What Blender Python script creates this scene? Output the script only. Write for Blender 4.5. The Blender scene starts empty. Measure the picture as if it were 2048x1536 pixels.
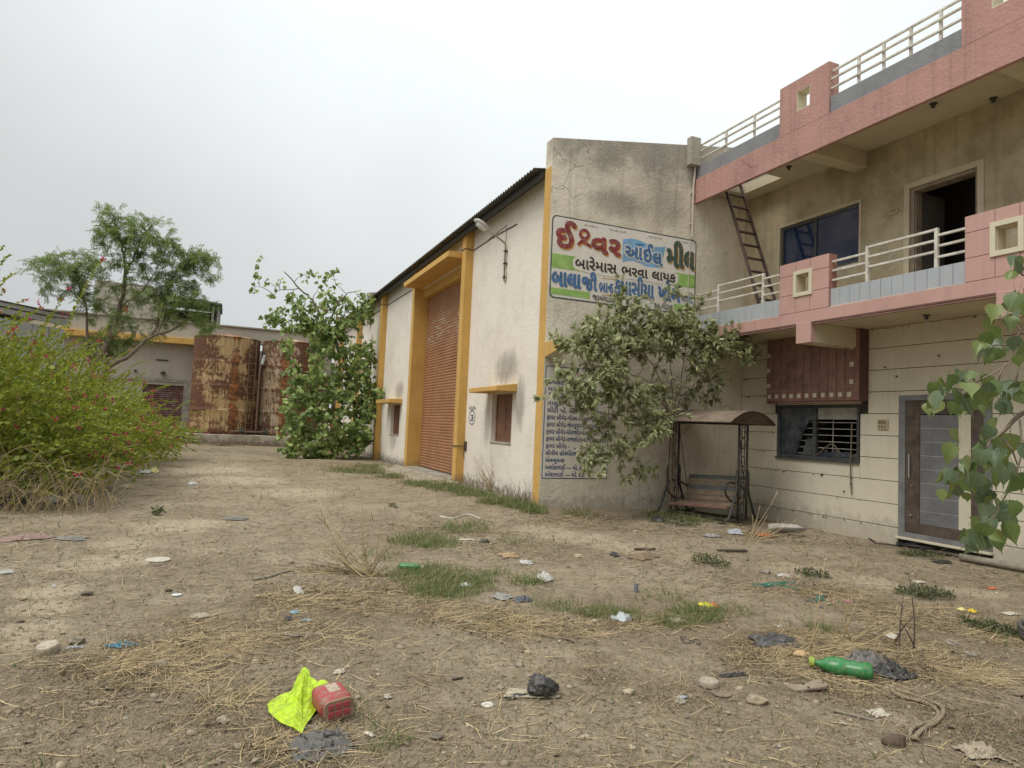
import bpy, bmesh, math, random
import numpy as np
from mathutils import Vector, Matrix, Euler, noise as mnoise

random.seed(7)
RNG = np.random.default_rng(11)
SC = bpy.context.scene
COL = SC.collection

# ------------------------------------------------------------------ camera
FPX, CX, CY, EYE = 1340.0, 1024.0, 768.0, 1.6
R3 = np.array([[0.91736878, -0.39573412, 0.04276705],
               [0.06420456, 0.04107967, -0.99709089],
               [0.39282603, 0.91744589, 0.06309314]])
cam = bpy.data.cameras.new('camera')
cam_o = bpy.data.objects.new('camera', cam)
COL.objects.link(cam_o)
_r, _u, _b = R3[0], -R3[1], -R3[2]
cam_o.matrix_world = Matrix(((_r[0], _u[0], _b[0], 0), (_r[1], _u[1], _b[1], 0), (_r[2], _u[2], _b[2], EYE), (0, 0, 0, 1)))
cam.sensor_width = 36.0
cam.lens = FPX / 2048 * 36
cam.clip_start = 0.05
cam.clip_end = 3000
SC.camera = cam_o

# ------------------------------------------------------------------ sky, sun, exposure (overcast)
SUN_EL, SUN_AZ = math.radians(58), math.radians(252)      # azimuth clockwise from +Y
w = bpy.data.worlds.new('World')
SC.world = w
w.use_nodes = True
nt = w.node_tree
bg = nt.nodes['Background']
sky = nt.nodes.new('ShaderNodeTexSky')
sky.sky_type = 'NISHITA'
sky.sun_disc = False
sky.sun_elevation = SUN_EL
sky.sun_rotation = SUN_AZ
sky.dust_density = 6.0
sky.air_density = 1.0
bw = nt.nodes.new('ShaderNodeRGBToBW')
nt.links.new(sky.outputs[0], bw.inputs[0])
geo = nt.nodes.new('ShaderNodeTexCoord')
sep = nt.nodes.new('ShaderNodeSeparateXYZ')
nt.links.new(geo.outputs['Generated'], sep.inputs[0])
# cloud deck: a little brighter towards the zenith (as an overcast sky is), soft cloud mottling
sq = nt.nodes.new('ShaderNodeMath'); sq.operation = 'POWER'; sq.inputs[1].default_value = 1.7; sq.use_clamp = True
nt.links.new(sep.outputs['Z'], sq.inputs[0])
mr = nt.nodes.new('ShaderNodeMath'); mr.operation = 'MULTIPLY_ADD'
mr.inputs[1].default_value = 7.0
mr.inputs[2].default_value = 4.7
nt.links.new(sq.outputs[0], mr.inputs[0])
nz = nt.nodes.new('ShaderNodeTexNoise')
nz.inputs['Scale'].default_value = 1.6
nz.inputs['Detail'].default_value = 5.0
nt.links.new(geo.outputs['Generated'], nz.inputs['Vector'])
nzr = nt.nodes.new('ShaderNodeMapRange')
nzr.inputs['From Min'].default_value = 0.3
nzr.inputs['From Max'].default_value = 0.7
nzr.inputs['To Min'].default_value = 0.89
nzr.inputs['To Max'].default_value = 1.11
nt.links.new(nz.outputs[0], nzr.inputs['Value'])
mul = nt.nodes.new('ShaderNodeMath'); mul.operation = 'MULTIPLY'
nt.links.new(mr.outputs[0], mul.inputs[0]); nt.links.new(nzr.outputs[0], mul.inputs[1])
# a broad brighter side of the cloud cover, to the right of the view
dot = nt.nodes.new('ShaderNodeVectorMath'); dot.operation = 'DOT_PRODUCT'
dot.inputs[1].default_value = (0.80, 0.52, 0.25)
nt.links.new(geo.outputs['Generated'], dot.inputs[0])
dr = nt.nodes.new('ShaderNodeMapRange')
dr.inputs['From Min'].default_value = 0.25
dr.inputs['From Max'].default_value = 1.0
dr.inputs['To Min'].default_value = 0.80
dr.inputs['To Max'].default_value = 1.16
nt.links.new(dot.outputs['Value'], dr.inputs['Value'])
mul2 = nt.nodes.new('ShaderNodeMath'); mul2.operation = 'MULTIPLY'
nt.links.new(mul.outputs[0], mul2.inputs[0]); nt.links.new(dr.outputs[0], mul2.inputs[1])
# 20 % of the clear-sky brightness shows through the deck
mx = nt.nodes.new('ShaderNodeMix'); mx.data_type = 'FLOAT'
mx.inputs[0].default_value = 0.12
nt.links.new(mul2.outputs[0], mx.inputs[2]); nt.links.new(bw.outputs[0], mx.inputs[3])
tint = nt.nodes.new('ShaderNodeVectorMath'); tint.operation = 'SCALE'
tint.inputs[0].default_value = (0.955, 0.995, 1.0)
nt.links.new(mx.outputs[0], tint.inputs['Scale'])
nt.links.new(tint.outputs[0], bg.inputs['Color'])
bg.inputs['Strength'].default_value = 0.1

sun = bpy.data.lights.new('sun', 'SUN')
sun.energy = 1.5
sun.angle = math.radians(40)
sun.color = (1.0, 0.95, 0.87)
sun_o = bpy.data.objects.new('sun', sun)
COL.objects.link(sun_o)
_d = Vector((math.sin(SUN_AZ) * math.cos(SUN_EL), math.cos(SUN_AZ) * math.cos(SUN_EL), math.sin(SUN_EL)))
sun_o.rotation_euler = _d.to_track_quat('Z', 'Y').to_euler()
sun_o.location = (0, 0, 30)

vs = SC.view_settings
vs.view_transform = 'Standard'
vs.look = 'None'
vs.gamma = 1.0
vs.use_curve_mapping = False
vs.exposure = 0.6
SC.cycles.max_bounces = 6
SC.cycles.diffuse_bounces = 4
SC.cycles.transparent_max_bounces = 8
SC.cycles.caustics_reflective = False
SC.cycles.caustics_refractive = False

# ------------------------------------------------------------------ helpers
WP = {}                                    # world position of an object's origin

def vn(x, y, seed=0):
    """value noise in 2D, numpy arrays or numbers, range -1..1"""
    x = np.asarray(x, float); y = np.asarray(y, float)
    xi = np.floor(x).astype(np.int64); yi = np.floor(y).astype(np.int64)
    xf = x - xi; yf = y - yi
    def h(a, b):
        n = (a * 374761393 + b * 668265263 + seed * 1442695041) & 0x7fffffff
        n = ((n ^ (n >> 13)) * 1274126177) & 0x7fffffff
        return ((n ^ (n >> 16)) & 0xffff) / 32767.5 - 1.0
    u = xf * xf * (3 - 2 * xf); v = yf * yf * (3 - 2 * yf)
    return (h(xi, yi) * (1 - u) + h(xi + 1, yi) * u) * (1 - v) + (h(xi, yi + 1) * (1 - u) + h(xi + 1, yi + 1) * u) * v

def sst(a, b, x):
    t = np.clip((np.asarray(x, float) - a) / (b - a), 0, 1)
    return t * t * (3 - 2 * t)

def gz(x, y):
    """height of the dirt yard"""
    x = np.asarray(x, float); y = np.asarray(y, float)
    z = -0.13 * sst(8.2, 10.4, x)
    z = z + 0.045 * vn(x * 0.35, y * 0.35, 1) + 0.022 * vn(x * 1.1, y * 1.1, 2) + 0.009 * vn(x * 3.3, y * 3.3, 3)
    z = z + 0.004 * vn(x * 9.0, y * 9.0, 4) + np.exp(-((np.hypot(x, y) / 9.0) ** 4)) * 0.005 * vn(x * 14, y * 14, 5)
    return z

def ray(px, py):
    d = R3.T @ np.array([px - CX, py - CY, FPX])
    return d

def ground_at(px, py):
    """point of the yard seen in that direction"""
    d = ray(px, py)
    z = 0.0
    for _ in range(5):
        t = (z - EYE) / d[2]
        z = float(gz(d[0] * t, d[1] * t))
    return Vector((d[0] * t, d[1] * t, z))

def on_y(px, py, Y):
    d = ray(px, py); t = Y / d[1]
    return Vector((d[0] * t, Y, EYE + d[2] * t))

def on_x(px, py, X):
    d = ray(px, py); t = X / d[0]
    return Vector((X, d[1] * t, EYE + d[2] * t))

def depth_of(p):
    return float(R3[2] @ np.array([p[0], p[1], p[2] - EYE]))

class MB:
    def __init__(self):
        self.v = []; self.f = []; self.m = []; self.mi = 0
    def add(self, vs, fs):
        b = len(self.v)
        self.v += [tuple(q) for q in vs]
        for f in fs:
            self.f.append(tuple(i + b for i in f)); self.m.append(self.mi)
        return self
    def box(self, x0, x1, y0, y1, z0, z1):
        return self.add([(x0, y0, z0), (x1, y0, z0), (x1, y1, z0), (x0, y1, z0), (x0, y0, z1), (x1, y0, z1), (x1, y1, z1), (x0, y1, z1)],
                        [(0, 3, 2, 1), (4, 5, 6, 7), (0, 1, 5, 4), (1, 2, 6, 5), (2, 3, 7, 6), (3, 0, 4, 7)])
    def obox(self, c, ax, ay, az):
        """box about c with half-axis vectors"""
        c, ax, ay, az = Vector(c), Vector(ax), Vector(ay), Vector(az)
        vs = [c + ax * i + ay * j + az * k for k in (-1, 1) for (i, j) in ((-1, -1), (1, -1), (1, 1), (-1, 1))]
        return self.add(vs, [(0, 3, 2, 1), (4, 5, 6, 7), (0, 1, 5, 4), (1, 2, 6, 5), (2, 3, 7, 6), (3, 0, 4, 7)])
    def tube(self, pts, r, n=6, cap=True):
        pts = [Vector(p) for p in pts]
        k = len(pts)
        rs = list(r) if hasattr(r, '__len__') else [r] * k
        b = len(self.v)
        up = None
        for i, p in enumerate(pts):
            t = (pts[min(i + 1, k - 1)] - pts[max(i - 1, 0)])
            if t.length < 1e-9: t = Vector((0, 0, 1))
            t.normalize()
            if up is None:
                up = t.orthogonal().normalized()
            else:
                up = (up - t * up.dot(t))
                up = up.normalized() if up.length > 1e-6 else t.orthogonal().normalized()
            s = t.cross(up)
            for j in range(n):
                a = 2 * math.pi * j / n
                self.v.append(tuple(p + (up * math.cos(a) + s * math.sin(a)) * rs[i]))
        for i in range(k - 1):
            for j in range(n):
                a = b + i * n + j; c = b + i * n + (j + 1) % n
                self.f.append((a, c, c + n, a + n)); self.m.append(self.mi)
        if cap:
            self.f.append(tuple(b + j for j in reversed(range(n)))); self.m.append(self.mi)
            self.f.append(tuple(b + (k - 1) * n + j for j in range(n))); self.m.append(self.mi)
        return self
    def lathe(self, c, prof, n=24, M=None):
        """profile of (radius, height) turned about z at c; M = rotation"""
        b = len(self.v); c = Vector(c)
        for (r, h) in prof:
            for j in range(n):
                a = 2 * math.pi * j / n
                q = Vector((r * math.cos(a), r * math.sin(a), h))
                if M is not None: q = M @ q
                self.v.append(tuple(c + q))
        for i in range(len(prof) - 1):
            for j in range(n):
                a = b + i * n + j; d = b + i * n + (j + 1) % n
                self.f.append((a, d, d + n, a + n)); self.m.append(self.mi)
        if prof[0][0] > 1e-6: self.f.append(tuple(b + j for j in reversed(range(n)))); self.m.append(self.mi)
        if prof[-1][0] > 1e-6: self.f.append(tuple(b + (len(prof) - 1) * n + j for j in range(n))); self.m.append(self.mi)
        return self
    def prism(self, poly, axis, a, b):
        """extrude a 2-D polygon: axis 'y' -> poly in (x,z); 'x' -> (y,z); 'z' -> (x,y)"""
        def P(u, v, t):
            return (u, t, v) if axis == 'y' else ((t, u, v) if axis == 'x' else (u, v, t))
        n = len(poly)
        vs = [P(u, v, a) for u, v in poly] + [P(u, v, b) for u, v in poly]
        fs = [tuple(reversed(range(n))), tuple(range(n, 2 * n))]
        for i in range(n):
            j = (i + 1) % n
            fs.append((i, j, j + n, i + n))
        return self.add(vs, fs)
    def wall(self, axis, p0, p1, u0, u1, z0, z1, holes=()):
        """slab between planes p0 and p1 with rectangular openings; axis 'x': plane x=p, u=y"""
        us = sorted({u0, u1, *[h[0] for h in holes], *[h[1] for h in holes]})
        zs = sorted({z0, z1, *[h[2] for h in holes], *[h[3] for h in holes]})
        us = [u for u in us if u0 <= u <= u1]; zs = [z for z in zs if z0 <= z <= z1]
        def solid(i, k):
            if i < 0 or k < 0 or i >= len(us) - 1 or k >= len(zs) - 1: return False
            cu, cz = (us[i] + us[i + 1]) / 2, (zs[k] + zs[k + 1]) / 2
            return not any(h[0] < cu < h[1] and h[2] < cz < h[3] for h in holes)
        def P(p, u, z):
            return (p, u, z) if axis == 'x' else (u, p, z)
        for i in range(len(us) - 1):
            for k in range(len(zs) - 1):
                if not solid(i, k): continue
                a, b, c, d = us[i], us[i + 1], zs[k], zs[k + 1]
                self.add([P(p0, a, c), P(p0, b, c), P(p0, b, d), P(p0, a, d)], [(0, 1, 2, 3)])
                self.add([P(p1, a, c), P(p1, b, c), P(p1, b, d), P(p1, a, d)], [(3, 2, 1, 0)])
                if not solid(i - 1, k): self.add([P(p0, a, c), P(p0, a, d), P(p1, a, d), P(p1, a, c)], [(0, 1, 2, 3)])
                if not solid(i + 1, k): self.add([P(p0, b, c), P(p0, b, d), P(p1, b, d), P(p1, b, c)], [(3, 2, 1, 0)])
                if not solid(i, k - 1): self.add([P(p0, a, c), P(p0, b, c), P(p1, b, c), P(p1, a, c)], [(3, 2, 1, 0)])
                if not solid(i, k + 1): self.add([P(p0, a, d), P(p0, b, d), P(p1, b, d), P(p1, a, d)], [(0, 1, 2, 3)])
        return self
    def mesh(self, name, mats=None, smooth=False, weld=True):
        me = bpy.data.meshes.new(name)
        me.from_pydata(self.v, [], self.f)
        for m in (mats if isinstance(mats, (list, tuple)) else [mats]):
            if m: me.materials.append(m)
        if any(self.m): me.polygons.foreach_set('material_index', self.m)
        bm = bmesh.new(); bm.from_mesh(me)
        if weld: bmesh.ops.remove_doubles(bm, verts=bm.verts, dist=1e-5)
        bmesh.ops.recalc_face_normals(bm, faces=bm.faces)
        bm.to_mesh(me); bm.free()
        if smooth:
            me.polygons.foreach_set('use_smooth', [True] * len(me.polygons))
        me.update()
        return me

def obj(name, me, parent=None, loc=(0, 0, 0), rot=None, bevel=0, kind=None, label=None, cat=None, group=None, smooth_angle=None):
    """link mesh me as one object; loc = world position of its origin"""
    o = bpy.data.objects.new(name, me)
    COL.objects.link(o)
    loc = Vector(loc)
    WP[o.name] = loc
    if parent is not None:
        o.parent = parent
        o.location = loc - WP[parent.name]
    else:
        o.location = loc
    if rot is not None: o.rotation_euler = rot
    if bevel:
        md = o.modifiers.new('bevel', 'BEVEL'); md.width = bevel; md.segments = 2; md.limit_method = 'ANGLE'
    if kind: o['kind'] = kind
    if label: o['label'] = label
    if cat: o['category'] = cat
    if group: o['group'] = group
    return o

def thing(name, label, cat, loc=(0, 0, 0), rot=None, group=None):
    o = bpy.data.objects.new(name, None)
    o.empty_display_size = 0.2
    COL.objects.link(o)
    o.location = loc
    if rot is not None: o.rotation_euler = rot
    WP[o.name] = Vector(loc)
    o['label'] = label; o['category'] = cat
    if group: o['group'] = group
    return o

def frame_from(d, upish):
    """arrays: (k,3,3) matrices with columns side, d, normal"""
    d = d / (np.linalg.norm(d, axis=1, keepdims=True) + 1e-9)
    s = np.cross(d, upish); s /= (np.linalg.norm(s, axis=1, keepdims=True) + 1e-9)
    n = np.cross(s, d)
    return np.stack([s, d, n], axis=2)

def scatter_mesh(name, tv, tf, pos, rotm, scale, mats, smooth=False):
    """many copies of a small template joined in one mesh (tv (n,3), tf list of equal-length faces)"""
    tv = np.asarray(tv, float); k = len(pos); n = len(tv)
    sc = np.asarray(scale, float)
    if sc.ndim == 1: sc = sc[:, None] * np.ones((1, 3))
    V = np.einsum('kij,knj->kni', rotm, tv[None, :, :] * sc[:, None, :]) + np.asarray(pos)[:, None, :]
    V = V.reshape(-1, 3)
    tf = np.asarray(tf, dtype=np.int64); fl = tf.shape[1]
    F = (tf[None, :, :] + (np.arange(k) * n)[:, None, None]).reshape(-1)
    me = bpy.data.meshes.new(name)
    me.vertices.add(len(V)); me.vertices.foreach_set('co', V.astype(np.float32).ravel())
    me.loops.add(len(F)); me.loops.foreach_set('vertex_index', F.astype(np.int32))
    nf = len(F) // fl
    me.polygons.add(nf)
    me.polygons.foreach_set('loop_start', (np.arange(nf) * fl).astype(np.int32))
    me.polygons.foreach_set('loop_total', np.full(nf, fl, np.int32))
    for m in (mats if isinstance(mats, (list, tuple)) else [mats]): me.materials.append(m)
    if smooth: me.polygons.foreach_set('use_smooth', np.ones(nf, bool))
    me.update(calc_edges=True)
    return me

# leaf templates: y is the leaf axis, z its face normal
LEAF_SMALL = ([(0, 0, 0), (0.5, 0.5, 0.08), (0, 1, 0), (-0.5, 0.5, 0.08)], [(0, 1, 2), (0, 2, 3)])
LEAF_LANCE = ([(0, 0, 0), (0.19, 0.4, 0.05), (0, 0.45, 0), (-0.19, 0.4, 0.05), (0, 1, -0.12)], [(0, 1, 2), (0, 2, 3), (1, 4, 2), (2, 4, 3)])
LEAF_HEART = ([(0, 0, 0), (0.26, -0.07, 0.03), (0.46, 0.16, 0.07), (0.38, 0.45, 0.05), (0.13, 0.74, 0.0), (0, 1.05, -0.09),
               (-0.13, 0.74, 0.0), (-0.38, 0.45, 0.05), (-0.46, 0.16, 0.07), (-0.26, -0.07, 0.03), (0, 0.35, -0.03)],
              [(0, 1, 10), (1, 2, 10), (2, 3, 10), (3, 4, 10), (4, 5, 10), (5, 6, 10), (6, 7, 10), (7, 8, 10), (8, 9, 10), (9, 0, 10)])

# ------------------------------------------------------------------ materials
MC = {}
def newmat(name):
    m = bpy.data.materials.new(name); m.use_nodes = True
    nt = m.node_tree
    return m, nt, nt.nodes['Principled BSDF']

class NB:
    """tiny node builder"""
    def __init__(self, nt): self.nt = nt
    def n(self, t, **kw):
        x = self.nt.nodes.new(t)
        for k, v in kw.items(): setattr(x, k, v)
        return x
    def l(self, a, b): self.nt.links.new(a, b)
    def pos(self, scale=(1, 1, 1), obj=False):
        if obj: src = self.n('ShaderNodeTexCoord').outputs['Object']
        else: src = self.n('ShaderNodeNewGeometry').outputs['Position']
        mp = self.n('ShaderNodeMapping'); mp.inputs['Scale'].default_value = scale
        self.l(src, mp.inputs['Vector']); return mp.outputs[0]
    def noise(self, vec, scale, detail=4, rough=0.6, dist=0):
        x = self.n('ShaderNodeTexNoise'); x.inputs['Scale'].default_value = scale
        x.inputs['Detail'].default_value = detail; x.inputs['Roughness'].default_value = rough
        x.inputs['Distortion'].default_value = dist
        self.l(vec, x.inputs['Vector']); return x.outputs[0]
    def ramp(self, v, a, b, to0=0.0, to1=1.0):
        x = self.n('ShaderNodeMapRange'); x.interpolation_type = 'SMOOTHSTEP'
        x.inputs['From Min'].default_value = a; x.inputs['From Max'].default_value = b
        x.inputs['To Min'].default_value = to0; x.inputs['To Max'].default_value = to1
        self.l(v, x.inputs['Value']); return x.outputs[0]
    def math(self, op, a, b=None):
        x = self.n('ShaderNodeMath', operation=op)
        for i, q in enumerate((a, b)):
            if q is None: continue
            if isinstance(q, (int, float)): x.inputs[i].default_value = q
            else: self.l(q, x.inputs[i])
        return x.outputs[0]
    def mix(self, f, a, b):
        x = self.n('ShaderNodeMix', data_type='RGBA')
        if isinstance(f, (int, float)): x.inputs[0].default_value = f
        else: self.l(f, x.inputs[0])
        for i, q in ((6, a), (7, b)):
            if isinstance(q, tuple): x.inputs[i].default_value = (*q[:3], 1)
            else: self.l(q, x.inputs[i])
        return x.outputs[2]
    def bump(self, h, strength, dist, bsdf):
        x = self.n('ShaderNodeBump'); x.inputs['Strength'].default_value = strength; x.inputs['Distance'].default_value = dist
        self.l(h, x.inputs['Height']); self.l(x.outputs[0], bsdf.inputs['Normal'])

def scl(c, k): return tuple(x * k for x in c)

def plaster(name, base, stain, amt=0.6, big=0.5, bump=0.35, grain=28, streak=0.4, cracks=0.0, speck=0.25, top=None, blob=None, rough=0.9, low=0.0):
    """painted render / plaster with mottling, run marks, specks, optional cracks; position in metres"""
    m, nt, b = newmat(name); B = NB(nt)
    p = B.pos(); 
    n1 = B.noise(p, big, 6, 0.65); n2 = B.noise(p, 2.7, 5, 0.7)
    f = B.ramp(n1, 0.42, 0.72)
    c = B.mix(B.math('MULTIPLY', f, amt), base, stain)
    c = B.mix(B.math('MULTIPLY', B.ramp(n2, 0.45, 0.75), amt * 0.55), c, scl(stain, 0.9))
    if streak:
        sn = B.noise(B.pos((5.5, 5.5, 0.22)), 1.0, 5, 0.7)
        c = B.mix(B.math('MULTIPLY', B.ramp(sn, 0.5, 0.78), streak), c, scl(stain, 0.75))
    if top:      # mildew growing down from a top edge: (z0, z1, strength, colour)
        sp = B.n('ShaderNodeSeparateXYZ'); B.l(B.n('ShaderNodeNewGeometry').outputs['Position'], sp.inputs[0])
        g = B.ramp(sp.outputs['Z'], top[0], top[1])
        q = B.math('MULTIPLY', B.ramp(B.math('ADD', B.math('MULTIPLY', g, 0.6), B.noise(p, 1.1, 7, 0.72)), 0.72, 1.05), top[2])
        c = B.mix(q, c, top[3])
    if blob:     # mildew patches with their own shape: ((x,y,z),(sx,sy,sz),strength,colour)
        for (bp, bs, st, bc) in blob:
            mp = B.n('ShaderNodeMapping'); mp.vector_type = 'POINT'
            mp.inputs['Location'].default_value = tuple(-bp[i] / bs[i] for i in range(3))
            mp.inputs['Scale'].default_value = tuple(1 / s for s in bs)
            B.l(B.n('ShaderNodeNewGeometry').outputs['Position'], mp.inputs['Vector'])
            ln = B.n('ShaderNodeVectorMath', operation='LENGTH'); B.l(mp.outputs[0], ln.inputs[0])
            g = B.ramp(ln.outputs['Value'], 1.0, 0.15)
            nn = B.noise(B.pos((3.2, 3.2, 1.5)), 1.5, 8, 0.8)
            n5 = B.noise(p, 22, 5, 0.8)
            q = B.math('ADD', B.math('MULTIPLY', g, 0.55), B.math('ADD', B.math('MULTIPLY', nn, 0.75), B.math('MULTIPLY', n5, 0.35)))
            q = B.math('MULTIPLY', B.math('MULTIPLY', B.ramp(q, 0.66, 1.18), B.ramp(g, 0.02, 0.5)), st)
            c = B.mix(q, c, bc)
    if low:      # mud splashed on the foot of the wall
        sp = B.n('ShaderNodeSeparateXYZ'); B.l(B.n('ShaderNodeNewGeometry').outputs['Position'], sp.inputs[0])
        g = B.ramp(sp.outputs['Z'], 0.75, -0.1)
        q = B.math('MULTIPLY', B.ramp(B.math('ADD', B.math('MULTIPLY', g, 0.5), B.noise(p, 7, 7, 0.8)), 0.72, 0.98), low)
        c = B.mix(q, c, (0.13, 0.105, 0.075))
    sn = B.noise(p, 75, 3, 0.8)
    c = B.mix(B.math('MULTIPLY', B.ramp(sn, 0.6, 0.74), speck), c, scl(stain, 0.45))
    hgt = B.math('ADD', B.math('MULTIPLY', B.noise(p, grain, 5, 0.7), 1.0), B.math('MULTIPLY', B.noise(p, 5, 3), 0.8))
    if cracks:
        dv = B.n('ShaderNodeVectorMath', operation='ADD'); 
        nz = B.n('ShaderNodeTexNoise'); nz.inputs['Scale'].default_value = 3.0; nz.inputs['Detail'].default_value = 5
        B.l(p, nz.inputs['Vector'])
        sc2 = B.n('ShaderNodeVectorMath', operation='SCALE'); sc2.inputs['Scale'].default_value = 0.55
        B.l(nz.outputs[1], sc2.inputs[0]); B.l(p, dv.inputs[0]); B.l(sc2.outputs[0], dv.inputs[1])
        vo = B.n('ShaderNodeTexVoronoi', feature='DISTANCE_TO_EDGE'); vo.inputs['Scale'].default_value = 1.5
        B.l(dv.outputs[0], vo.inputs['Vector'])
        line = B.ramp(vo.outputs['Distance'], 0.014, 0.004)
        mask = B.ramp(B.noise(p, 0.8, 3), 0.55, 0.66)
        q = B.math('MULTIPLY', B.math('MULTIPLY', line, mask), cracks)
        c = B.mix(q, c, scl(stain, 0.3))
        hgt = B.math('SUBTRACT', hgt, B.math('MULTIPLY', q, 1.2))
    B.l(c, b.inputs['Base Color'])
    b.inputs['Roughness'].default_value = rough
    B.bump(hgt, bump, 0.02, b)
    return m

def plain(name, col, var=0.3, scale=6.0, rough=0.7, bump=0.15, bscale=30, metal=0.0, dirt=None, damt=0.4, obj=False, spec=0.5, trans=0.0):
    """one colour with tone variation, dirt and grain"""
    if name in MC: return MC[name]
    m, nt, b = newmat(name); B = NB(nt)
    p = B.pos(obj=obj)
    n1 = B.noise(p, scale, 5, 0.65)
    c = B.mix(B.ramp(n1, 0.35, 0.7), scl(col, 1 + var * 0.45), scl(col, 1 - var))
    if dirt:
        c = B.mix(B.math('MULTIPLY', B.ramp(B.noise(p, scale * 2.3, 6, 0.75), 0.45, 0.66), damt), c, dirt)
    B.l(c, b.inputs['Base Color'])
    b.inputs['Roughness'].default_value = rough
    b.inputs['Metallic'].default_value = metal
    b.inputs['Specular IOR Level'].default_value = spec
    if bump: B.bump(B.noise(p, bscale, 4, 0.7), bump, 0.01, b)
    MC[name] = m
    return m

def leafmat(name, a, bcol, dead=None, trans=0.3, rough=0.5, dead_amt=0.04):
    """leaves: each leaf its own tone"""
    m, nt, b = newmat(name); B = NB(nt)
    rnd = B.n('ShaderNodeNewGeometry').outputs['Random Per Island']
    c = B.mix(rnd, a, bcol)
    if dead:
        c = B.mix(B.ramp(B.math('FRACT', B.math('MULTIPLY', rnd, 37.3)), 1 - dead_amt, 1 - dead_amt * 0.6), c, dead)
    B.l(c, b.inputs['Base Color'])
    b.inputs['Roughness'].default_value = rough
    b.inputs['Specular IOR Level'].default_value = 0.3
    if trans:
        t = B.n('ShaderNodeBsdfTranslucent'); mxs = B.n('ShaderNodeMixShader'); mxs.inputs[0].default_value = trans
        hs = B.n('ShaderNodeHueSaturation'); hs.inputs['Value'].default_value = 1.3; hs.inputs['Saturation'].default_value = 1.1
        B.l(c, hs.inputs['Color']); B.l(hs.outputs[0], t.inputs['Color'])
        out = nt.nodes['Material Output']
        B.l(b.outputs[0], mxs.inputs[1]); B.l(t.outputs[0], mxs.inputs[2]); B.l(mxs.outputs[0], out.inputs['Surface'])
    return m

MILDEW = (0.10, 0.095, 0.08)
M_WHITE = plaster('warehouse limewash', (0.78, 0.725, 0.645), (0.58, 0.525, 0.44), 0.5, 0.45, 0.6, 18, 0.34, 0, 0.3, low=0.9,
                  blob=[((5.98, 14.35, 2.95), (0.6, 1.25, 0.75), 0.6, MILDEW), ((5.98, 13.5, 2.1), (0.6, 0.55, 1.1), 0.55, MILDEW), ((5.98, 15.4, 1.7), (0.6, 0.4, 1.0), 0.5, MILDEW),
                        ((5.98, 24.6, 2.75), (0.6, 1.2, 0.6), 0.55, MILDEW), ((5.98, 25.2, 1.0), (0.6, 1.0, 1.0), 0.4, MILDEW)])
M_GABLE = plaster('gable plaster', (0.74, 0.68, 0.56), (0.46, 0.41, 0.32), 0.75, 0.45, 0.9, 14, 0.6, 0.5, 0.6, low=0.4,
                  top=(5.6, 8.1, 0.62, (0.13, 0.125, 0.105)),
                  blob=[((7.3, 11.86, 6.35), (1.3, 0.6, 0.55), 0.5, MILDEW), ((8.6, 11.86, 6.5), (0.8, 0.6, 0.8), 0.4, MILDEW)])
M_UPPER = plaster('upper house plaster', (0.53, 0.455, 0.315), (0.27, 0.22, 0.13), 0.95, 0.6, 1.0, 9, 0.45, 0.0, 0.6)
M_PANEL = plaster('lower house wall panel', (0.66, 0.605, 0.48), (0.53, 0.475, 0.36), 0.5, 0.6, 0.2, 40, 0.3, 0.0, 0.3, low=0.35)
M_JOINT = plain('dark panel joint', (0.06, 0.052, 0.04), 0.3, 5, 0.95)
M_SOFFIT = plaster('soffit plaster', (0.58, 0.51, 0.375), (0.41, 0.355, 0.25), 0.55, 0.6, 0.3, 30, 0.0, 0.25, 0.3)
M_YELLOW = plaster('yellow ochre paint', (0.59, 0.36, 0.105), (0.42, 0.245, 0.065), 0.45, 0.7, 0.3, 30, 0.4, 0, 0.35, low=0.5)
M_PINK = plaster('weathered pink paint', (0.445, 0.255, 0.22), (0.30, 0.165, 0.14), 0.6, 0.8, 0.6, 20, 0.55, 0.75, 0.2)
M_PINK2 = plaster('smooth pink paint', (0.49, 0.30, 0.26), (0.39, 0.23, 0.195), 0.5, 0.8, 0.08, 40, 0.4, 0, 0.1, rough=0.6)
M_GREY = plaster('grey parapet paint', (0.235, 0.24, 0.25), (0.15, 0.155, 0.16), 0.5, 0.8, 0.6, 25, 0.3, 0.4, 0.3)
M_TILE = plaster('blue grey tile', (0.38, 0.405, 0.43), (0.29, 0.31, 0.33), 0.4, 1.2, 0.05, 40, 0.3, 0, 0.12, rough=0.5)
M_CREAM = plaster('cream frame paint', (0.60, 0.56, 0.42), (0.48, 0.44, 0.32), 0.4, 1, 0.1, 40, 0.2, 0, 0.15, rough=0.7)
M_RAIL = plain('off white railing paint', (0.60, 0.58, 0.515), 0.2, 4, 0.55, 0.05, dirt=(0.2, 0.12, 0.07), damt=0.35)
M_ROOF = plain('weathered asbestos sheet', (0.105, 0.10, 0.09), 0.45, 2.5, 0.95, 0.3, dirt=(0.05, 0.06, 0.04), damt=0.5)
M_STEEL = plain('dark painted steel', (0.035, 0.034, 0.032), 0.3, 5, 0.6, 0.1, dirt=(0.10, 0.075, 0.05), damt=0.4)
M_SWINGMET = plain('dusty black iron', (0.03, 0.03, 0.03), 0.3, 6, 0.55, 0.1, dirt=(0.11, 0.09, 0.065), damt=0.55)
M_SHUT = plain('brown shutter paint', (0.30, 0.145, 0.07), 0.25, 1.5, 0.6, 0.05, dirt=(0.36, 0.22, 0.14), damt=0.4)
M_BROWN = plain('brown painted wood', (0.20, 0.092, 0.055), 0.3, 3, 0.6, 0.1, dirt=(0.25, 0.16, 0.11), damt=0.4)
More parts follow.
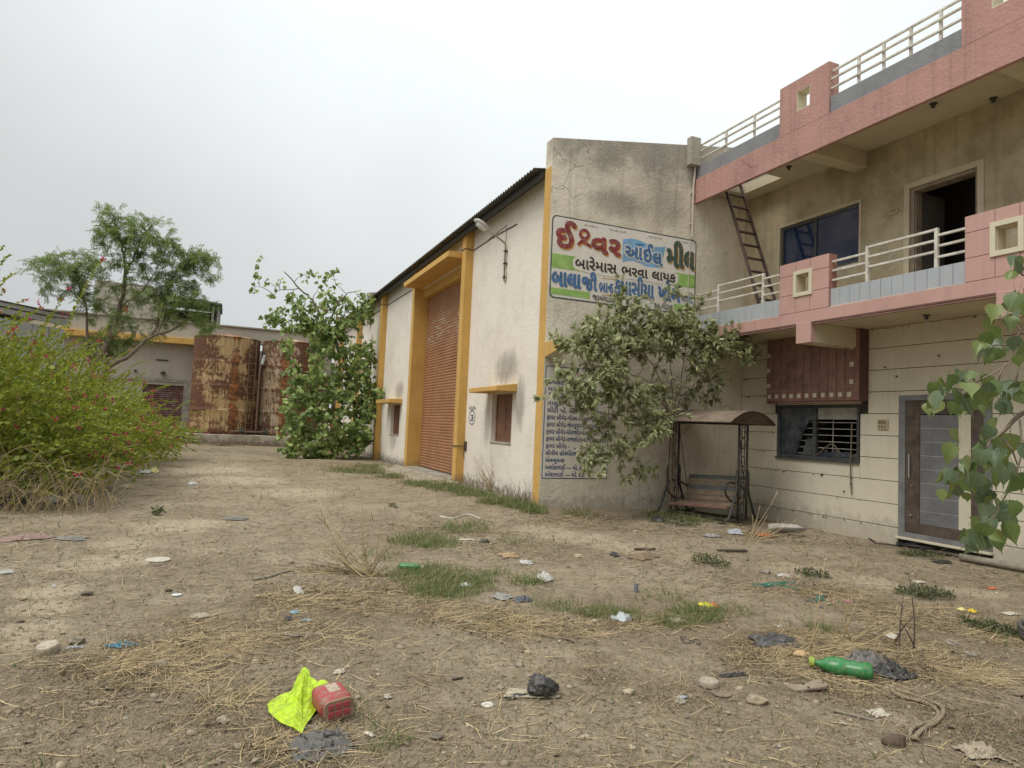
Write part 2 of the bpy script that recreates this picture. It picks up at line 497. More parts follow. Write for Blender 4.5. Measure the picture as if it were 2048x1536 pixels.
M_DKWOOD = plain('dark wood', (0.085, 0.062, 0.048), 0.4, 4, 0.6, 0.15, dirt=(0.17, 0.13, 0.1), damt=0.35)
M_CONC = plain('raw concrete', (0.34, 0.315, 0.265), 0.35, 2.2, 0.95, 0.4, 25, dirt=(0.15, 0.135, 0.11), damt=0.5)
M_BLACK = plain('black plastic', (0.018, 0.018, 0.02), 0.3, 9, 0.45, 0.15)
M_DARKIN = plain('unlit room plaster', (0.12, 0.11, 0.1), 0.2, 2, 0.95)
M_PVC = plain('cream pvc conduit', (0.55, 0.5, 0.4), 0.15, 5, 0.5, 0.02)
M_BARK = plain('grey brown bark', (0.13, 0.10, 0.072), 0.45, 9, 0.95, 0.7, 40)
M_PALEBARK = plain('pale bark', (0.25, 0.20, 0.145), 0.4, 9, 0.9, 0.5, 40)
M_WIRE = plain('dark cable', (0.03, 0.028, 0.026), 0.2, 9, 0.6, 0)
# ------------------------------------------------------------------ ground
def spots(lst):
    """photo directions -> yard points (x, y, radius, weight)"""
    out = []
    for px, py, r, wgt in lst:
        g = ground_at(px, py); out.append((g.x, g.y, r, wgt))
    return out
def field(x, y, sp):
    d = np.zeros_like(np.asarray(x, float))
    for (sx, sy, r, wgt) in sp:
        d = np.maximum(d, wgt * np.exp(-(((x - sx) ** 2 + (y - sy) ** 2) / (r * r)) ** 1.3))
    return d
STRAW = spots([(300, 1330, 0.7, .8), (430, 1290, 0.6, .9), (560, 1260, 0.7, .9), (680, 1200, 0.8, 1), (560, 1190, 0.7, .7), (760, 1180, 0.7, .9), (480, 1400, 0.35, .6),
               (450, 1440, .3, .5), (600, 1490, 0.3, .7), (850, 1220, .7, .7), (1000, 1240, .7, .9), (1100, 1250, .6, .8), (1250, 1240, .6, .7), (1400, 1240, .7, .7),
               (1650, 1300, .75, 1), (1760, 1290, .7, 1), (1550, 1310, .6, .9), (1850, 1240, .8, .9), (1950, 1250, .8, .9), (1700, 1200, .9, .8), (1560, 1180, 1, .6), (1880, 1330, .6, .9),
               (1150, 1040, 1.2, .8), (1350, 1060, 1, .5), (1500, 1065, .9, .7), (1050, 1100, 1, .6), (1300, 1120, 1, .45), (900, 1060, 1.3, .6), (700, 930, 2.2, .7), (560, 925, 2.2, .6),
               (1200, 1340, .35, .6), (1330, 1390, .35, .5), (420, 1250, .5, .8), (820, 960, 1.0, .7), (430, 890, 3, .7), (250, 1370, .5, .6), (1950, 1450, .5, .5), (1720, 1370, .5, .8)])
GRASS = spots([(850, 1085, .65, .8), (930, 1060, .6, .75), (1010, 1090, .5, .5), (850, 1150, .45, .9), (920, 1165, .45, 1), (880, 1185, .4, 1), (1000, 1155, .4, .5), (760, 1110, .4, .5), (1050, 1165, .3, .7),
               (1100, 1210, .35, .5), (1180, 1225, .35, .7), (1250, 1230, .3, .6), (1330, 1200, .4, .5), (1400, 1230, .4, .8), (1350, 1245, .25, .9), (1470, 1225, .35, .6), (1290, 1200, .3, .5),
               (720, 945, 1.0, 1), (800, 955, .8, .9), (760, 935, .9, 1), (860, 970, .7, 1), (910, 980, .7, 1), (960, 990, .7, 1), (1010, 1005, .6, 1), (1045, 1015, .4, 1), (690, 945, .9, .6), (1070, 1025, .3, .8),
               (1150, 1028, .4, .5), (1330, 1035, .5, .5), (1400, 1045, .4, .6), (1450, 1050, .4, .5), (1100, 1075, .5, .4), (1640, 1260, .2, .5), (700, 1430, .25, .35), (560, 1400, .2, .3), (780, 1500, .15, .35)])
PATHS = spots([(480, 960, 1.4, 1), (600, 985, 1.2, .8), (350, 1050, .9, .8), (240, 1120, .5, 1), (180, 1130, .45, .9), (100, 1180, .32, 1), (90, 1215, .3, 1), (60, 1258, .28, 1), (60, 1285, .22, .8), (250, 1090, .5, .8), (420, 940, 1.4, 1),
               (1150, 1075, .7, .9), (1250, 1095, .6, .9), (1080, 1060, .6, .8), (1400, 1120, .6, .7), (1600, 1140, .6, .8), (1750, 1165, .5, .8), (1950, 1185, .5, .8), (700, 1010, 1.2, .5),
               (1000, 1330, .3, .5), (900, 1400, .3, .5), (1120, 1450, .3, .5), (1400, 1480, .3, .4), (330, 1440, .3, .4), (1800, 1440, .3, .6), (1000, 1500, .3, .5)])

def axis_pts(lo, hi, c0, c1, fine, grow):
    a = list(np.arange(c0, c1, fine)); s = fine; x = a[-1]
    while x < hi: s *= grow; x += s; a.append(min(x, hi))
    s = fine; x = a[0]; pre = []
    while x > lo: s *= grow; x -= s; pre.append(max(x, lo))
    return np.array(pre[::-1] + a)
gx = axis_pts(-500, 500, -3.0, 10.8, 0.05, 1.12)
gy = axis_pts(-500, 700, 2.6, 12.0, 0.045, 1.05)
GX, GY = np.meshgrid(gx, gy)
GZ = gz(GX, GY)
far = sst(60, 160, np.hypot(GX, GY)); GZ = GZ * (1 - far)
nx, ny = len(gx), len(gy)
me = bpy.data.meshes.new('ground')
V = np.stack([GX, GY, GZ], 2).reshape(-1, 3)
ii = (np.arange(ny - 1)[:, None] * nx + np.arange(nx - 1)[None, :]).reshape(-1)
F = np.stack([ii, ii + 1, ii + 1 + nx, ii + nx], 1).reshape(-1)
me.vertices.add(len(V)); me.vertices.foreach_set('co', V.astype(np.float32).ravel())
me.loops.add(len(F)); me.loops.foreach_set('vertex_index', F.astype(np.int32))
nf = len(F) // 4
me.polygons.add(nf); me.polygons.foreach_set('loop_start', (np.arange(nf) * 4).astype(np.int32)); me.polygons.foreach_set('loop_total', np.full(nf, 4, np.int32))
me.polygons.foreach_set('use_smooth', np.ones(nf, bool))
me.update(calc_edges=True)
ca = me.color_attributes.new('cover', 'FLOAT_COLOR', 'POINT')
cov = np.stack([field(GX, GY, PATHS), field(GX, GY, STRAW), field(GX, GY, GRASS), np.ones_like(GX)], 2).reshape(-1, 4)
ca.data.foreach_set('color', cov.astype(np.float32).ravel())
m, ntg, b = newmat('dry dirt'); B = NB(ntg)
p = B.pos()
at = B.n('ShaderNodeAttribute', attribute_name='cover'); sx = B.n('ShaderNodeSeparateColor'); B.l(at.outputs['Color'], sx.inputs[0])
n1 = B.noise(p, 0.7, 8, 0.72); n2 = B.noise(p, 4.5, 8, 0.78); n3 = B.noise(p, 24, 7, 0.82); n4 = B.noise(p, 110, 3, 0.7)
c = B.mix(B.ramp(n1, 0.36, 0.64), (0.255, 0.205, 0.142), (0.360, 0.300, 0.215))
c = B.mix(B.math('MULTIPLY', B.ramp(n2, 0.47, 0.66), 0.75), c, (0.180, 0.142, 0.096))
pw = B.ramp(B.math('ADD', B.math('MULTIPLY', sx.outputs[0], 0.6), B.math('MULTIPLY', n2, 0.9)), 0.66, 0.92)
c = B.mix(B.math('MULTIPLY', pw, 0.8), c, (0.46, 0.38, 0.275))
sw = B.ramp(B.math('ADD', B.math('MULTIPLY', sx.outputs[1], 0.5), B.math('MULTIPLY', n2, 0.7)), 0.5, 0.85)
c = B.mix(B.math('MULTIPLY', sw, 0.6), c, (0.185, 0.136, 0.080))
gw = B.ramp(B.math('ADD', B.math('MULTIPLY', sx.outputs[2], 0.6), B.math('MULTIPLY', n2, 0.6)), 0.55, 0.95)
c = B.mix(B.math('MULTIPLY', gw, 0.6), c, (0.125, 0.125, 0.055))
c = B.mix(B.math('MULTIPLY', B.ramp(n3, 0.48, 0.66), 0.7), c, (0.100, 0.076, 0.050))
c = B.mix(B.math('MULTIPLY', B.ramp(n3, 0.42, 0.30), 0.45), c, (0.42, 0.345, 0.245))
c = B.mix(B.math('MULTIPLY', B.ramp(n4, 0.58, 0.70), 0.45), c, (0.42, 0.345, 0.25))
B.l(c, b.inputs['Base Color']); b.inputs['Roughness'].default_value = 0.97; b.inputs['Specular IOR Level'].default_value = 0.15
B.bump(B.math('ADD', B.math('MULTIPLY', n2, 0.6), B.math('ADD', B.math('MULTIPLY', n3, 0.5), B.math('MULTIPLY', n4, 0.2))), 0.9, 0.035, b)
me.materials.append(m)
obj('ground', me, kind='structure')

# concrete apron before the roller shutter
mb = MB()
mb.prism([(5.0, -0.3), (6.2, -0.3), (6.2, 0.12), (5.75, 0.115), (5.0, 0.0)], 'y', 17.33, 22.17)
mb2 = MB(); mb2.prism([(4.7, -0.3), (5.74, -0.3), (5.74, 0.10), (5.1, 0.075), (4.7, -0.02)], 'y', 16.5, 23.3)
M_CONC2 = plain('dusty apron concrete', (0.36, 0.31, 0.235), .35, 3, .95, .5, 25, dirt=(.25, .2, .14), damt=.6)
obj('concrete_apron', mb2.mesh('concrete_apron', M_CONC2), kind='structure', bevel=0.02)
mb = MB(); mb.box(5.745, 6.2, 17.305, 22.195, -0.3, 0.12)
obj('door_sill_slab', mb.mesh('door_sill_slab', M_CONC), kind='structure', bevel=0.01)

# ------------------------------------------------------------------ warehouse
SL = 0.163
def rz(x): return 6.85 + SL * (x - 5.49)                 # roof sheet
def tz(x): return 7.45 + SL * (x - 5.75)                 # parapet of the gable
YG, YB = 11.861, 41.6
WH = thing('warehouse', 'long off-white warehouse with ochre pilasters, brown roller shutter and corrugated roof', 'warehouse', (5.75, YG, 0))
W1 = (13.90, 15.15, 1.22, 2.36); W2 = (24.35, 25.75, 1.10, 2.24)
mb = MB()
mb.wall('x', 5.98, 6.2, 12.16, YB, -0.4, 6.9, [(17.0, 22.5, -0.4, 6.15), W1, W2])
obj('front_wall', mb.mesh('front_wall', M_WHITE), WH)
mb = MB()
mb.prism([(5.75, -0.4), (5.75, tz(5.75)), (14.5, tz(14.5)), (23, tz(6)), (23, -0.4)], 'y', YG, 12.155)
obj('gable_wall', mb.mesh('gable_wall', M_GABLE), WH, bevel=0.012)
mb = MB(); mb.prism([(5.75, 6.0), (5.75, tz(5.75)), (14.5, tz(14.5)), (14.5, 6.0)], 'y', 30.7, 30.95)
obj('parapet', mb.mesh('parapet', M_GABLE), WH, bevel=0.012)
mb = MB(); mb.box(6.3, 23, YB - 0.2, YB, -0.4, 6.9); obj('rear_wall', mb.mesh('rear_wall', M_WHITE), WH)
for (a, c_, deep) in ((11.865, 12.158, 0), (17.0, 17.3, 1), (22.2, 22.5, 1), (27.4, 27.7, 0), (32.75, 33.05, 0), (38.1, 38.4, 0)):
    mb = MB()
    if a < 12: mb.box(5.742, 5.76, a, c_, -0.4, 6.87)
    else: mb.box(5.75, 6.31 if deep else 5.979, a, c_, -0.4, 6.87)
    obj('pilaster', mb.mesh('pilaster', M_YELLOW), WH, bevel=0.008)
mb = MB(); mb.box(6.05, 6.3, 17.302, 22.198, 5.85, 6.148); obj('lintel', mb.mesh('lintel', M_YELLOW), WH, bevel=0.008)
mb = MB(); mb.box(5.35, 5.978, 17.302, 22.198, 6.15, 6.31); obj('door_canopy', mb.mesh('door_canopy', M_YELLOW), WH, bevel=0.01)
# corrugated roof: one ribbed sheet with thickness
def corrugated(x0, x1, y0, y1, zf, pitch, amp, th):
    mb = MB(); n = int((y1 - y0) / pitch * 8)
    for s in (0, 1):
        for (x, i) in ((x0, 0), (x1, 1)):
            for k in range(n + 1):
                y = y0 + (y1 - y0) * k / n
                mb.v.append((x, y, zf(x) + amp * math.sin(2 * math.pi * (y - y0) / pitch) + (th if s else 0)))
    N = n + 1
    for k in range(n):
        mb.f += [(k, k + 1, N + k + 1, N + k), (2 * N + k, 3 * N + k, 3 * N + k + 1, 2 * N + k + 1), (k, 2 * N + k, 2 * N + k + 1, k + 1), (N + k, N + k + 1, 3 * N + k + 1, 3 * N + k)]
    mb.m = [0] * len(mb.f)
    return mb
RF = obj('roof', corrugated(5.49, 14.5, 12.16, YB + 0.2, rz, 0.146, 0.026, 0.012).mesh('roof', M_ROOF, weld=False), WH)
mb = MB(); mb.prism([(14.5, rz(14.5)), (23.4, rz(5.6)), (23.4, rz(5.6) + 0.02), (14.5, rz(14.5) + 0.02)], 'y', 12.16, YB + 0.2)
obj('rear_roof_slope', mb.mesh('rear_roof_slope', M_ROOF), WH)
mb = MB(); mb.box(5.66, 5.735, 12.17, YB, 6.71, 6.83); obj('eaves_purlin', mb.mesh('eaves_purlin', M_STEEL), WH)
# roller shutter
SH = MB(); SH.box(6.245, 6.3, 17.31, 22.19, 0.125, 5.86)
sh = obj('roller_shutter', SH.mesh('roller_shutter', plain('shutter backing', (0.10, 0.05, 0.03), 0.2)), WH)
m, ntg, b = newmat('shutter slat paint'); B = NB(ntg); p = B.pos()
spx = B.n('ShaderNodeSeparateXYZ'); B.l(B.n('ShaderNodeNewGeometry').outputs['Position'], spx.inputs[0])
c = B.mix(B.ramp(B.noise(p, 1.3, 5), 0.35, 0.7), (0.36, 0.175, 0.085), (0.29, 0.135, 0.065))
c = B.mix(B.math('MULTIPLY', B.ramp(B.noise(B.pos((1, 0.5, 6)), 3, 6, 0.75), 0.5, 0.7), 0.35), c, (0.40, 0.26, 0.17))
band = B.math('MULTIPLY', B.ramp(spx.outputs['Z'], 4.0, 4.5), B.ramp(spx.outputs['Z'], 5.3, 4.8))
c = B.mix(B.math('MULTIPLY', B.math('MULTIPLY', band, B.ramp(B.noise(B.pos((1, 1.6, 5)), 2.2, 6, 0.8), 0.52, 0.6)), 0.8), c, (0.55, 0.50, 0.44))
low = B.ramp(spx.outputs['Z'], 1.6, 0.2)
c = B.mix(B.math('MULTIPLY', B.math('MULTIPLY', low, B.ramp(B.noise(p, 6, 6, 0.8), 0.56, 0.64)), 0.5), c, (0.35, 0.34, 0.33))
B.l(c, b.inputs['Base Color']); b.inputs['Roughness'].default_value = 0.6
M_SLAT = m
prof = [(6.243, 0.0), (6.243, 0.0855), (6.232, 0.079), (6.226, 0.06), (6.225, 0.045), (6.227, 0.026), (6.236, 0.006)]
mb = MB(); mb.prism(prof, 'y', 17.315, 22.185); slat = mb.mesh('slat', M_SLAT)
k = 0
while 0.13 + k * 0.0895 < 5.80:
    obj('slat', slat, sh, (0, 0, 0.13 + k * 0.0895)); k += 1
mb = MB(); mb.box(6.205, 6.24, 17.31, 22.19, 0.095, 0.128); obj('bottom_rail', mb.mesh('bottom_rail', M_STEEL), sh)
# small windows with brown board shutters and chajjas
def wh_window(h, n):
    y0, y1, z0, z1 = h
    mb = MB(); mb.wall('x', 6.10, 6.16, y0 + .002, y1 - .002, z0 + .002, z1 - .002, [(y0 + .06, y1 - .06, z0 + .06, z1 - .06)])
    wdw = obj('window', mb.mesh('window', M_BROWN), WH, bevel=0.005)
    wd = (y1 - y0 - .12) / n
    for i in range(n):
        mb = MB(); a = y0 + .06 + i * wd
        mb.box(6.115, 6.145, a + .004, a + wd - .004, z0 + .064, z1 - .064)
        mb.box(6.105, 6.116, a + .05, a + wd - .05, z0 + .14, z1 - .14)
        obj('shutter_board', mb.mesh('shutter_board', M_BROWN), wdw, bevel=0.006)
    mb = MB(); mb.box(5.965, 6.099, y0 - .02, y1 + .02, z0 - .05, z0 - .001); obj('sill', mb.mesh('sill', M_CONC), wdw, bevel=.01)
wh_window(W1, 2); wh_window(W2, 3)
def chajja(y0, y1, x0, zt0, zt1, zb):
    mb = MB(); mb.prism([(x0, zb), (5.979, zb + .005), (5.979, zt1), (x0, zt0)], 'y', y0, y1)
    obj('window_canopy', mb.mesh('window_canopy', M_YELLOW), WH, bevel=.012)
chajja(13.67, 15.47, 5.48, 2.485, 2.56, 2.375); chajja(24.05, 26.3, 5.48, 2.41, 2.44, 2.27)
# bracket stub at the corner
mb = MB(); mb.mi = 0
mb.prism([(YG - .002, 2.99), (11.28, 3.1), (11.28, 3.285), (YG - .002, 3.30)], 'x', 5.752, 6.02)
ob = mb.mesh('corner_bracket', [M_GABLE, M_YELLOW])
for pl in ob.polygons:
    if abs(pl.normal.x) > .9 and pl.center.x < 5.8: pl.material_index = 1
obj('corner_bracket', ob, WH, bevel=.01)
# lettering painted beside the shutter comes with the signs; wires and latch
mb = MB(); mb.tube([(5.965, 14.05, 6.28), (5.965, 15.6, 6.34), (5.965, 16.98, 6.33), (5.74, 16.99, 6.36), (5.735, 17.31, 6.36), (5.96, 17.33, 6.33)], 0.011, 5)
mb.tube([(5.965, 22.52, 6.34), (5.965, 25, 6.37), (5.965, 27.38, 6.38), (5.735, 27.39, 6.42), (5.735, 27.71, 6.42), (5.96, 27.72, 6.38), (5.965, 34, 6.4), (5.965, 41, 6.4)], 0.012, 5)
obj('cable', mb.mesh('cable', M_WIRE), WH)
mb = MB(); mb.tube([(5.73, 17.32, 1.02), (5.73, 16.985, 1.02), (5.97, 16.96, 1.02)], .012, 6); mb.box(5.955, 5.979, 16.82, 16.98, .9, 1.15); mb.tube([(5.95, 16.93, .9), (5.93, 16.93, .78), (5.95, 16.88, .72)], .01, 5)
obj('door_latch', mb.mesh('door_latch', M_STEEL), WH)
# rain pipe in the corner between gable and house
mb = MB(); mb.tube([(9.20, 11.80, 5.9), (9.20, 11.80, 7.0), (9.24, 11.80, 7.55), (9.30, 11.80, 7.62)], .022, 8)
for z in (6.2, 6.9): mb.box(9.165, 9.235, 11.79, YG - .001, z, z + .03)
mb.tube([(9.19, 11.845, 5.95), (9.17, 11.845, 5.0), (9.12, 11.845, 4.0), (9.10, 11.845, 3.0)], .006, 5)
obj('conduit', mb.mesh('conduit', M_PVC), WH)
mb = MB(); mb.box(9.04, 9.3, 11.70, YG - .002, 7.5, 8.13); obj('parapet_pier', mb.mesh('parapet_pier', M_GABLE), WH, bevel=.01)

# street lamp on the warehouse wall
LY = 14.6
LP = thing('wall_lamp', 'grey street lamp on a bent pipe arm fixed to the white warehouse wall', 'lamp', (5.98, LY, 5.0))
arm = MB(); arm.tube([(5.93, LY, 5.05), (5.93, LY, 5.9), (5.90, LY, 5.96), (5.66, LY, 6.10), (5.60, LY, 6.13)], .021, 8)
obj('lamp_arm', arm.mesh('lamp_arm', plain('galvanised pipe', (.36, .31, .22), .3, 6, .5, .05, metal=.3, dirt=(.2, .12, .06)), True), LP)
mb = MB()
for z in (5.12, 5.45, 5.75): mb.box(5.90, 5.979, LY - .045, LY + .045, z, z + .03)
obj('clamp', mb.mesh('clamp', M_STEEL), LP)
mb = MB(); mb.tube([(5.965, LY + .09, 6.42), (5.965, LY + .09, 5.1), (5.965, LY + .02, 5.0), (5.96, LY - .05, 5.1), (5.955, LY - .05, 5.3)], .012, 6)
mb.tube([(5.965, LY + .09, 6.42), (5.965, 16.0, 6.35)], .012, 6)
obj('lamp_cable', mb.mesh('lamp_cable', M_PVC), LP)
ax = Vector((-0.86, 0, .47)).normalized(); up = Vector((.47, 0, .86)).normalized(); sd = Vector((0, 1, 0))
def lampring(t, w_, h_, o_):
    c0 = Vector((5.62, LY, 6.12)) + ax * t + up * o_
    return [tuple(c0 + sd * (w_ * math.cos(a)) + up * (h_ * math.sin(a))) for a in [2 * math.pi * i / 12 for i in range(12)]]
mb = MB(); rings = [(0, .02, .02, 0), (.02, .035, .03, 0), (.16, .055, .045, .01), (.22, .10, .06, .02), (.40, .12, .07, .02), (.52, .10, .055, .015), (.58, .03, .02, .0)]
for r in rings: mb.v += lampring(*r)
for i in range(len(rings) - 1):
    for j in range(12): mb.f.append((i * 12 + j, i * 12 + (j + 1) % 12, (i + 1) * 12 + (j + 1) % 12, (i + 1) * 12 + j))
mb.f.append(tuple(range((len(rings) - 1) * 12, len(rings) * 12))); mb.f.append(tuple(reversed(range(12)))); mb.m = [0] * len(mb.f)
obj('lamp_head', mb.mesh('lamp_head', plain('grey lamp housing', (.50, .49, .47), .2, 5, .45, .03, dirt=(.25, .2, .15)), True), LP)
mb = MB(); rings = [(.22, .075, .05, -.02), (.34, .085, .085, -.03), (.48, .07, .06, -.025)]
for r in rings: mb.v += lampring(*r)
for i in range(2):
    for j in range(12): mb.f.append((i * 12 + j, i * 12 + (j + 1) % 12, (i + 1) * 12 + (j + 1) % 12, (i + 1) * 12 + j))
mb.f.append(tuple(range(24, 36))); mb.f.append(tuple(reversed(range(12)))); mb.m = [0] * len(mb.f)
obj('lamp_lens', mb.mesh('lamp_lens', plain('frosted lamp bowl', (.55, .55, .52), .15, 5, .25, 0), True), LP)

# ------------------------------------------------------------------ house
HS = thing('house', 'two storey house with pink balcony bands, white railings and beige panelled ground floor', 'house', (9.38, 8.0, 0))
HY0, HY1 = -1.5, 11.855
LW = (8.80, 10.78, 1.215, 2.28); LD = (6.60, 7.89, 0.0, 2.33)
UW = (8.85, 10.80, 4.95, 6.09); UD = (6.69, 7.84, 3.9, 6.03)
mb = MB(); mb.wall('x', 10.762, 10.99, HY0, HY1, -0.5, 3.648, [LW, LD]); obj('ground_floor_wall', mb.mesh('ground_floor_wall', M_JOINT), HS)
mb = MB(); mb.wall('x', 10.74, 10.99, HY0, HY1, 3.882, 6.998, [UW, UD]); obj('upper_wall', mb.mesh('upper_wall', M_UPPER), HS)
# wall panels (courses with open joints), each its own piece
zs = [-0.5, 0.15] + [0.15 + .3915 * i for i in range(1, 9)] + [3.648]
AW = (8.62, 10.86, 2.33, 3.648)
for i in range(len(zs) - 1):
    a, c_ = zs[i], zs[i + 1]
    segs = [(HY0, HY1)]
    for h in (LW, LD, AW):
        if h[2] < c_ - .012 and h[3] > a + .012:
            g0, g1 = h[0], h[1]
            if h is LD: g0, g1 = 6.48, 8.01
            if h is LW: g0, g1 = 8.78, 10.80
            segs = [s for q in segs for s in ((q[0], min(q[1], g0)), (max(q[0], g1), q[1])) if s[1] - s[0] > .03]
    for (s0, s1) in segs:
        mb = MB(); mb.box(10.738 + random.uniform(0, .003), 10.7615, s0 + .002, s1 - .002, a + (.0055 if i else 0), c_ - .0055)
        obj('wall_panel', mb.mesh('wall_panel', M_PANEL), HS, bevel=.003)
        # strips of the same panel left above/below an opening that cuts only part of the course
for (y0, y1, z0, z1) in ((8.78, 10.80, 2.283, 2.328), (8.782, 10.798, zs[3] + .0055, 1.212), (6.482, 8.008, 2.42, zs[7] - .0055)):
    mb = MB(); mb.box(10.739, 10.7615, y0, y1, z0, z1); obj('wall_panel', mb.mesh('wall_panel', M_PANEL), HS, bevel=.003)
# rest of the body (side, back, rooms)
mb = MB(); mb.wall('y', HY0, HY0 + .2, 10.995, 16, -0.5, 7.0); mb.box(16, 16.2, HY0, HY1, -.5, 7.0)
obj('rear_and_side_wall', mb.mesh('rear_and_side_wall', M_UPPER), HS)
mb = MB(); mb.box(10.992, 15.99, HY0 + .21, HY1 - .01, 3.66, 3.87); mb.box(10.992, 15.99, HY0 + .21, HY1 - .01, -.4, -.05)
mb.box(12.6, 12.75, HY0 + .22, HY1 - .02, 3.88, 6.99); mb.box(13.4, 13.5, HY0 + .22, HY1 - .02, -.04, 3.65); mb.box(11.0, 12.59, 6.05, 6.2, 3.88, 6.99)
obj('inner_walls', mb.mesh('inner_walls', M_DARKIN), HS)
# balcony slab and bands
mb = MB(); mb.box(9.402, 10.99, HY0, HY1, 3.65, 3.88); obj('balcony_slab', mb.mesh('balcony_slab', M_SOFFIT), HS)
mb = MB(); mb.box(9.362, 9.40, HY0, HY1 - .02, 3.655, 3.862); obj('balcony_band', mb.mesh('balcony_band', M_PINK2), HS, bevel=.005)
mb = MB()
for (x, z0, z1) in ((9.368, 3.638, 3.654), (9.38, 3.622, 3.637), (9.374, 3.604, 3.621)): mb.box(x, 9.43, HY0, HY1 - .02, z0, z1)
obj('band_moulding', mb.mesh('band_moulding', plain('dull brown pink moulding', (.22, .12, .10), .25, 4, .7)), HS)
for y0 in (8.68, 5.28, 1.88):
    mb = MB(); mb.box(9.46, 10.737, y0, y0 + .30, 3.30, 3.648); obj('balcony_beam', mb.mesh('balcony_beam', M_SOFFIT), HS, bevel=.008)
    mb = MB(); mb.box(9.355, 9.458, y0 - .015, y0 + .315, 3.295, 3.66); obj('beam_cap', mb.mesh('beam_cap', M_PINK2), HS, bevel=.006)
    mb = MB(); mb.box(9.352, 10.738, y0, y0 + .30, 6.70, 6.998); obj('roof_beam', mb.mesh('roof_beam', M_SOFFIT), HS, bevel=.008)
def pieces(name, mat, x0, x1, y0, y1, z0, z1, ys, zs_, parent, skip=None, gap=.004):
    for i in range(len(ys) - 1):
        for k in range(len(zs_) - 1):
            if skip and skip(i, k): continue
            mb = MB(); mb.box(x0, x1, ys[i] + gap, ys[i + 1] - gap, zs_[k] + gap, zs_[k + 1] - gap)
            obj(name, mb.mesh(name, mat), parent, bevel=.004)
for y0 in (8.30, 4.90, 1.50):        # pink parapet blocks with a square vent
    ys = [y0, y0 + .40, y0 + .71, y0 + 1.11]; zz = [3.864, 4.20, 4.56, 4.80]
    hole = (ys[1] - .0, ys[2] + .0, zz[1] - .0, zz[2] + .0)
    mb = MB(); mb.wall('x', 9.378, 9.56, y0 + .003, y0 + 1.107, 3.864, 4.797, [(hole[0] + .02, hole[1] - .02, hole[2] + .02, hole[3] - .02)])
    pb = obj('parapet_block', mb.mesh('parapet_block', plain('pink block core', (.40, .20, .165), .2, 3, .7)), HS, bevel=.004)
    pieces('pink_panel', M_PINK2, 9.36, 9.378, 0, 0, 0, 0, ys, zz, pb, lambda i, k: i == 1 and k == 1, .0035)
    mb = MB(); mb.wall('x', 9.335, 9.372, hole[0] - .055, hole[1] + .055, hole[2] - .055, hole[3] + .055, [(hole[0] + .015, hole[1] - .015, hole[2] + .015, hole[3] - .015)])
    obj('vent_frame', mb.mesh('vent_frame', M_CREAM), pb, bevel=.005)
    mb = MB(); mb.wall('x', 9.375, 9.562, hole[0] + .012, hole[1] - .012, hole[2] + .012, hole[3] - .012, [(hole[0] + .022, hole[1] - .022, hole[2] + .022, hole[3] - .022)])
    obj('vent_lining', mb.mesh('vent_lining', M_SOFFIT), pb)
for (a, c_) in ((9.412, 11.83), (6.012, 8.298), (2.612, 4.898), (-1.48, 1.498)):
    mb = MB(); mb.box(9.42, 9.54, a, c_, 3.863, 4.172); pw_ = obj('balcony_parapet', mb.mesh('balcony_parapet', M_JOINT), HS)
    n = round((c_ - a) / .186); ys = [a + (c_ - a) * i / n for i in range(n + 1)]
    for i in range(n):
        mb = MB(); mb.box(9.400 + random.uniform(0, .004), 9.4195, ys[i] + .003, ys[i + 1] - .003, 3.864, 4.178); obj('tile', mb.mesh('tile', M_TILE), pw_, bevel=.003)
    mb = MB(); mb.box(9.4215, 9.56, a, c_, 4.1735, 4.184); obj('parapet_top', mb.mesh('parapet_top', M_TILE), pw_)
def rail(parent, y0, y1, z, s=.02, x=9.45):
    mb = MB(); mb.box(x - s, x + s, y0, y1, z - s * .85, z + s * .85); return obj('rail', mb.mesh('rail', M_RAIL), parent, bevel=.004)
for (a, c_, posts) in ((9.412, 11.83, (9.905, 11.18)), (6.012, 8.298, (6.47, 7.62)), (2.612, 4.898, (3.07, 4.22)), (-1.48, 1.498, (-.3, .9))):
    mbp = MB(); mbp.box(9.425, 9.475, posts[0] - .025, posts[0] + .025, 4.184, 4.772)
    rr = HS; obj('post', mbp.mesh('post', M_RAIL), rr, bevel=.004)
    mbp = MB(); mbp.box(9.425, 9.475, posts[1] - .025, posts[1] + .025, 4.184, 4.772); obj('post', mbp.mesh('post', M_RAIL), rr, bevel=.004)
    for z in (4.752, 4.59, 4.425): rail(rr, posts[0] + .026, posts[1] - .026, z)
    for z in (4.66, 4.50, 4.335):
        rail(rr, a - .0, posts[0] - .026, z); rail(rr, posts[1] + .026, c_, z)
# roof
mb = MB()
for (x0, x1, y0, y1) in ((9.342, 16.2, HY0, 10.40), (9.342, 9.62, 10.402, 11.50), (10.36, 16.2, 10.402, HY1), (9.342, 10.358, 11.502, HY1)): mb.box(x0, x1, y0, y1, 7.0, 7.2)
obj('roof_slab', mb.mesh('roof_slab', M_SOFFIT), HS)
mb = MB(); mb.box(9.262, 9.34, HY0, HY1 - .01, 6.68, 7.222); obj('roof_band', mb.mesh('roof_band', M_PINK), HS, bevel=.006)
for y0 in (8.26, 4.87, 1.48):
    mb = MB(); mb.wall('x', 9.264, 9.50, y0, y0 + 1.125, 7.225, 8.165, [(y0 + .415, y0 + .715, 7.56, 7.93)])
    pb = obj('roof_parapet_block', mb.mesh('roof_parapet_block', M_PINK), HS, bevel=.006)
    mb = MB(); mb.wall('x', 9.268, 9.502, y0 + .40, y0 + .73, 7.545, 7.945, [(y0 + .425, y0 + .705, 7.57, 7.92)])
    obj('vent_lining', mb.mesh('vent_lining', M_CREAM), pb)
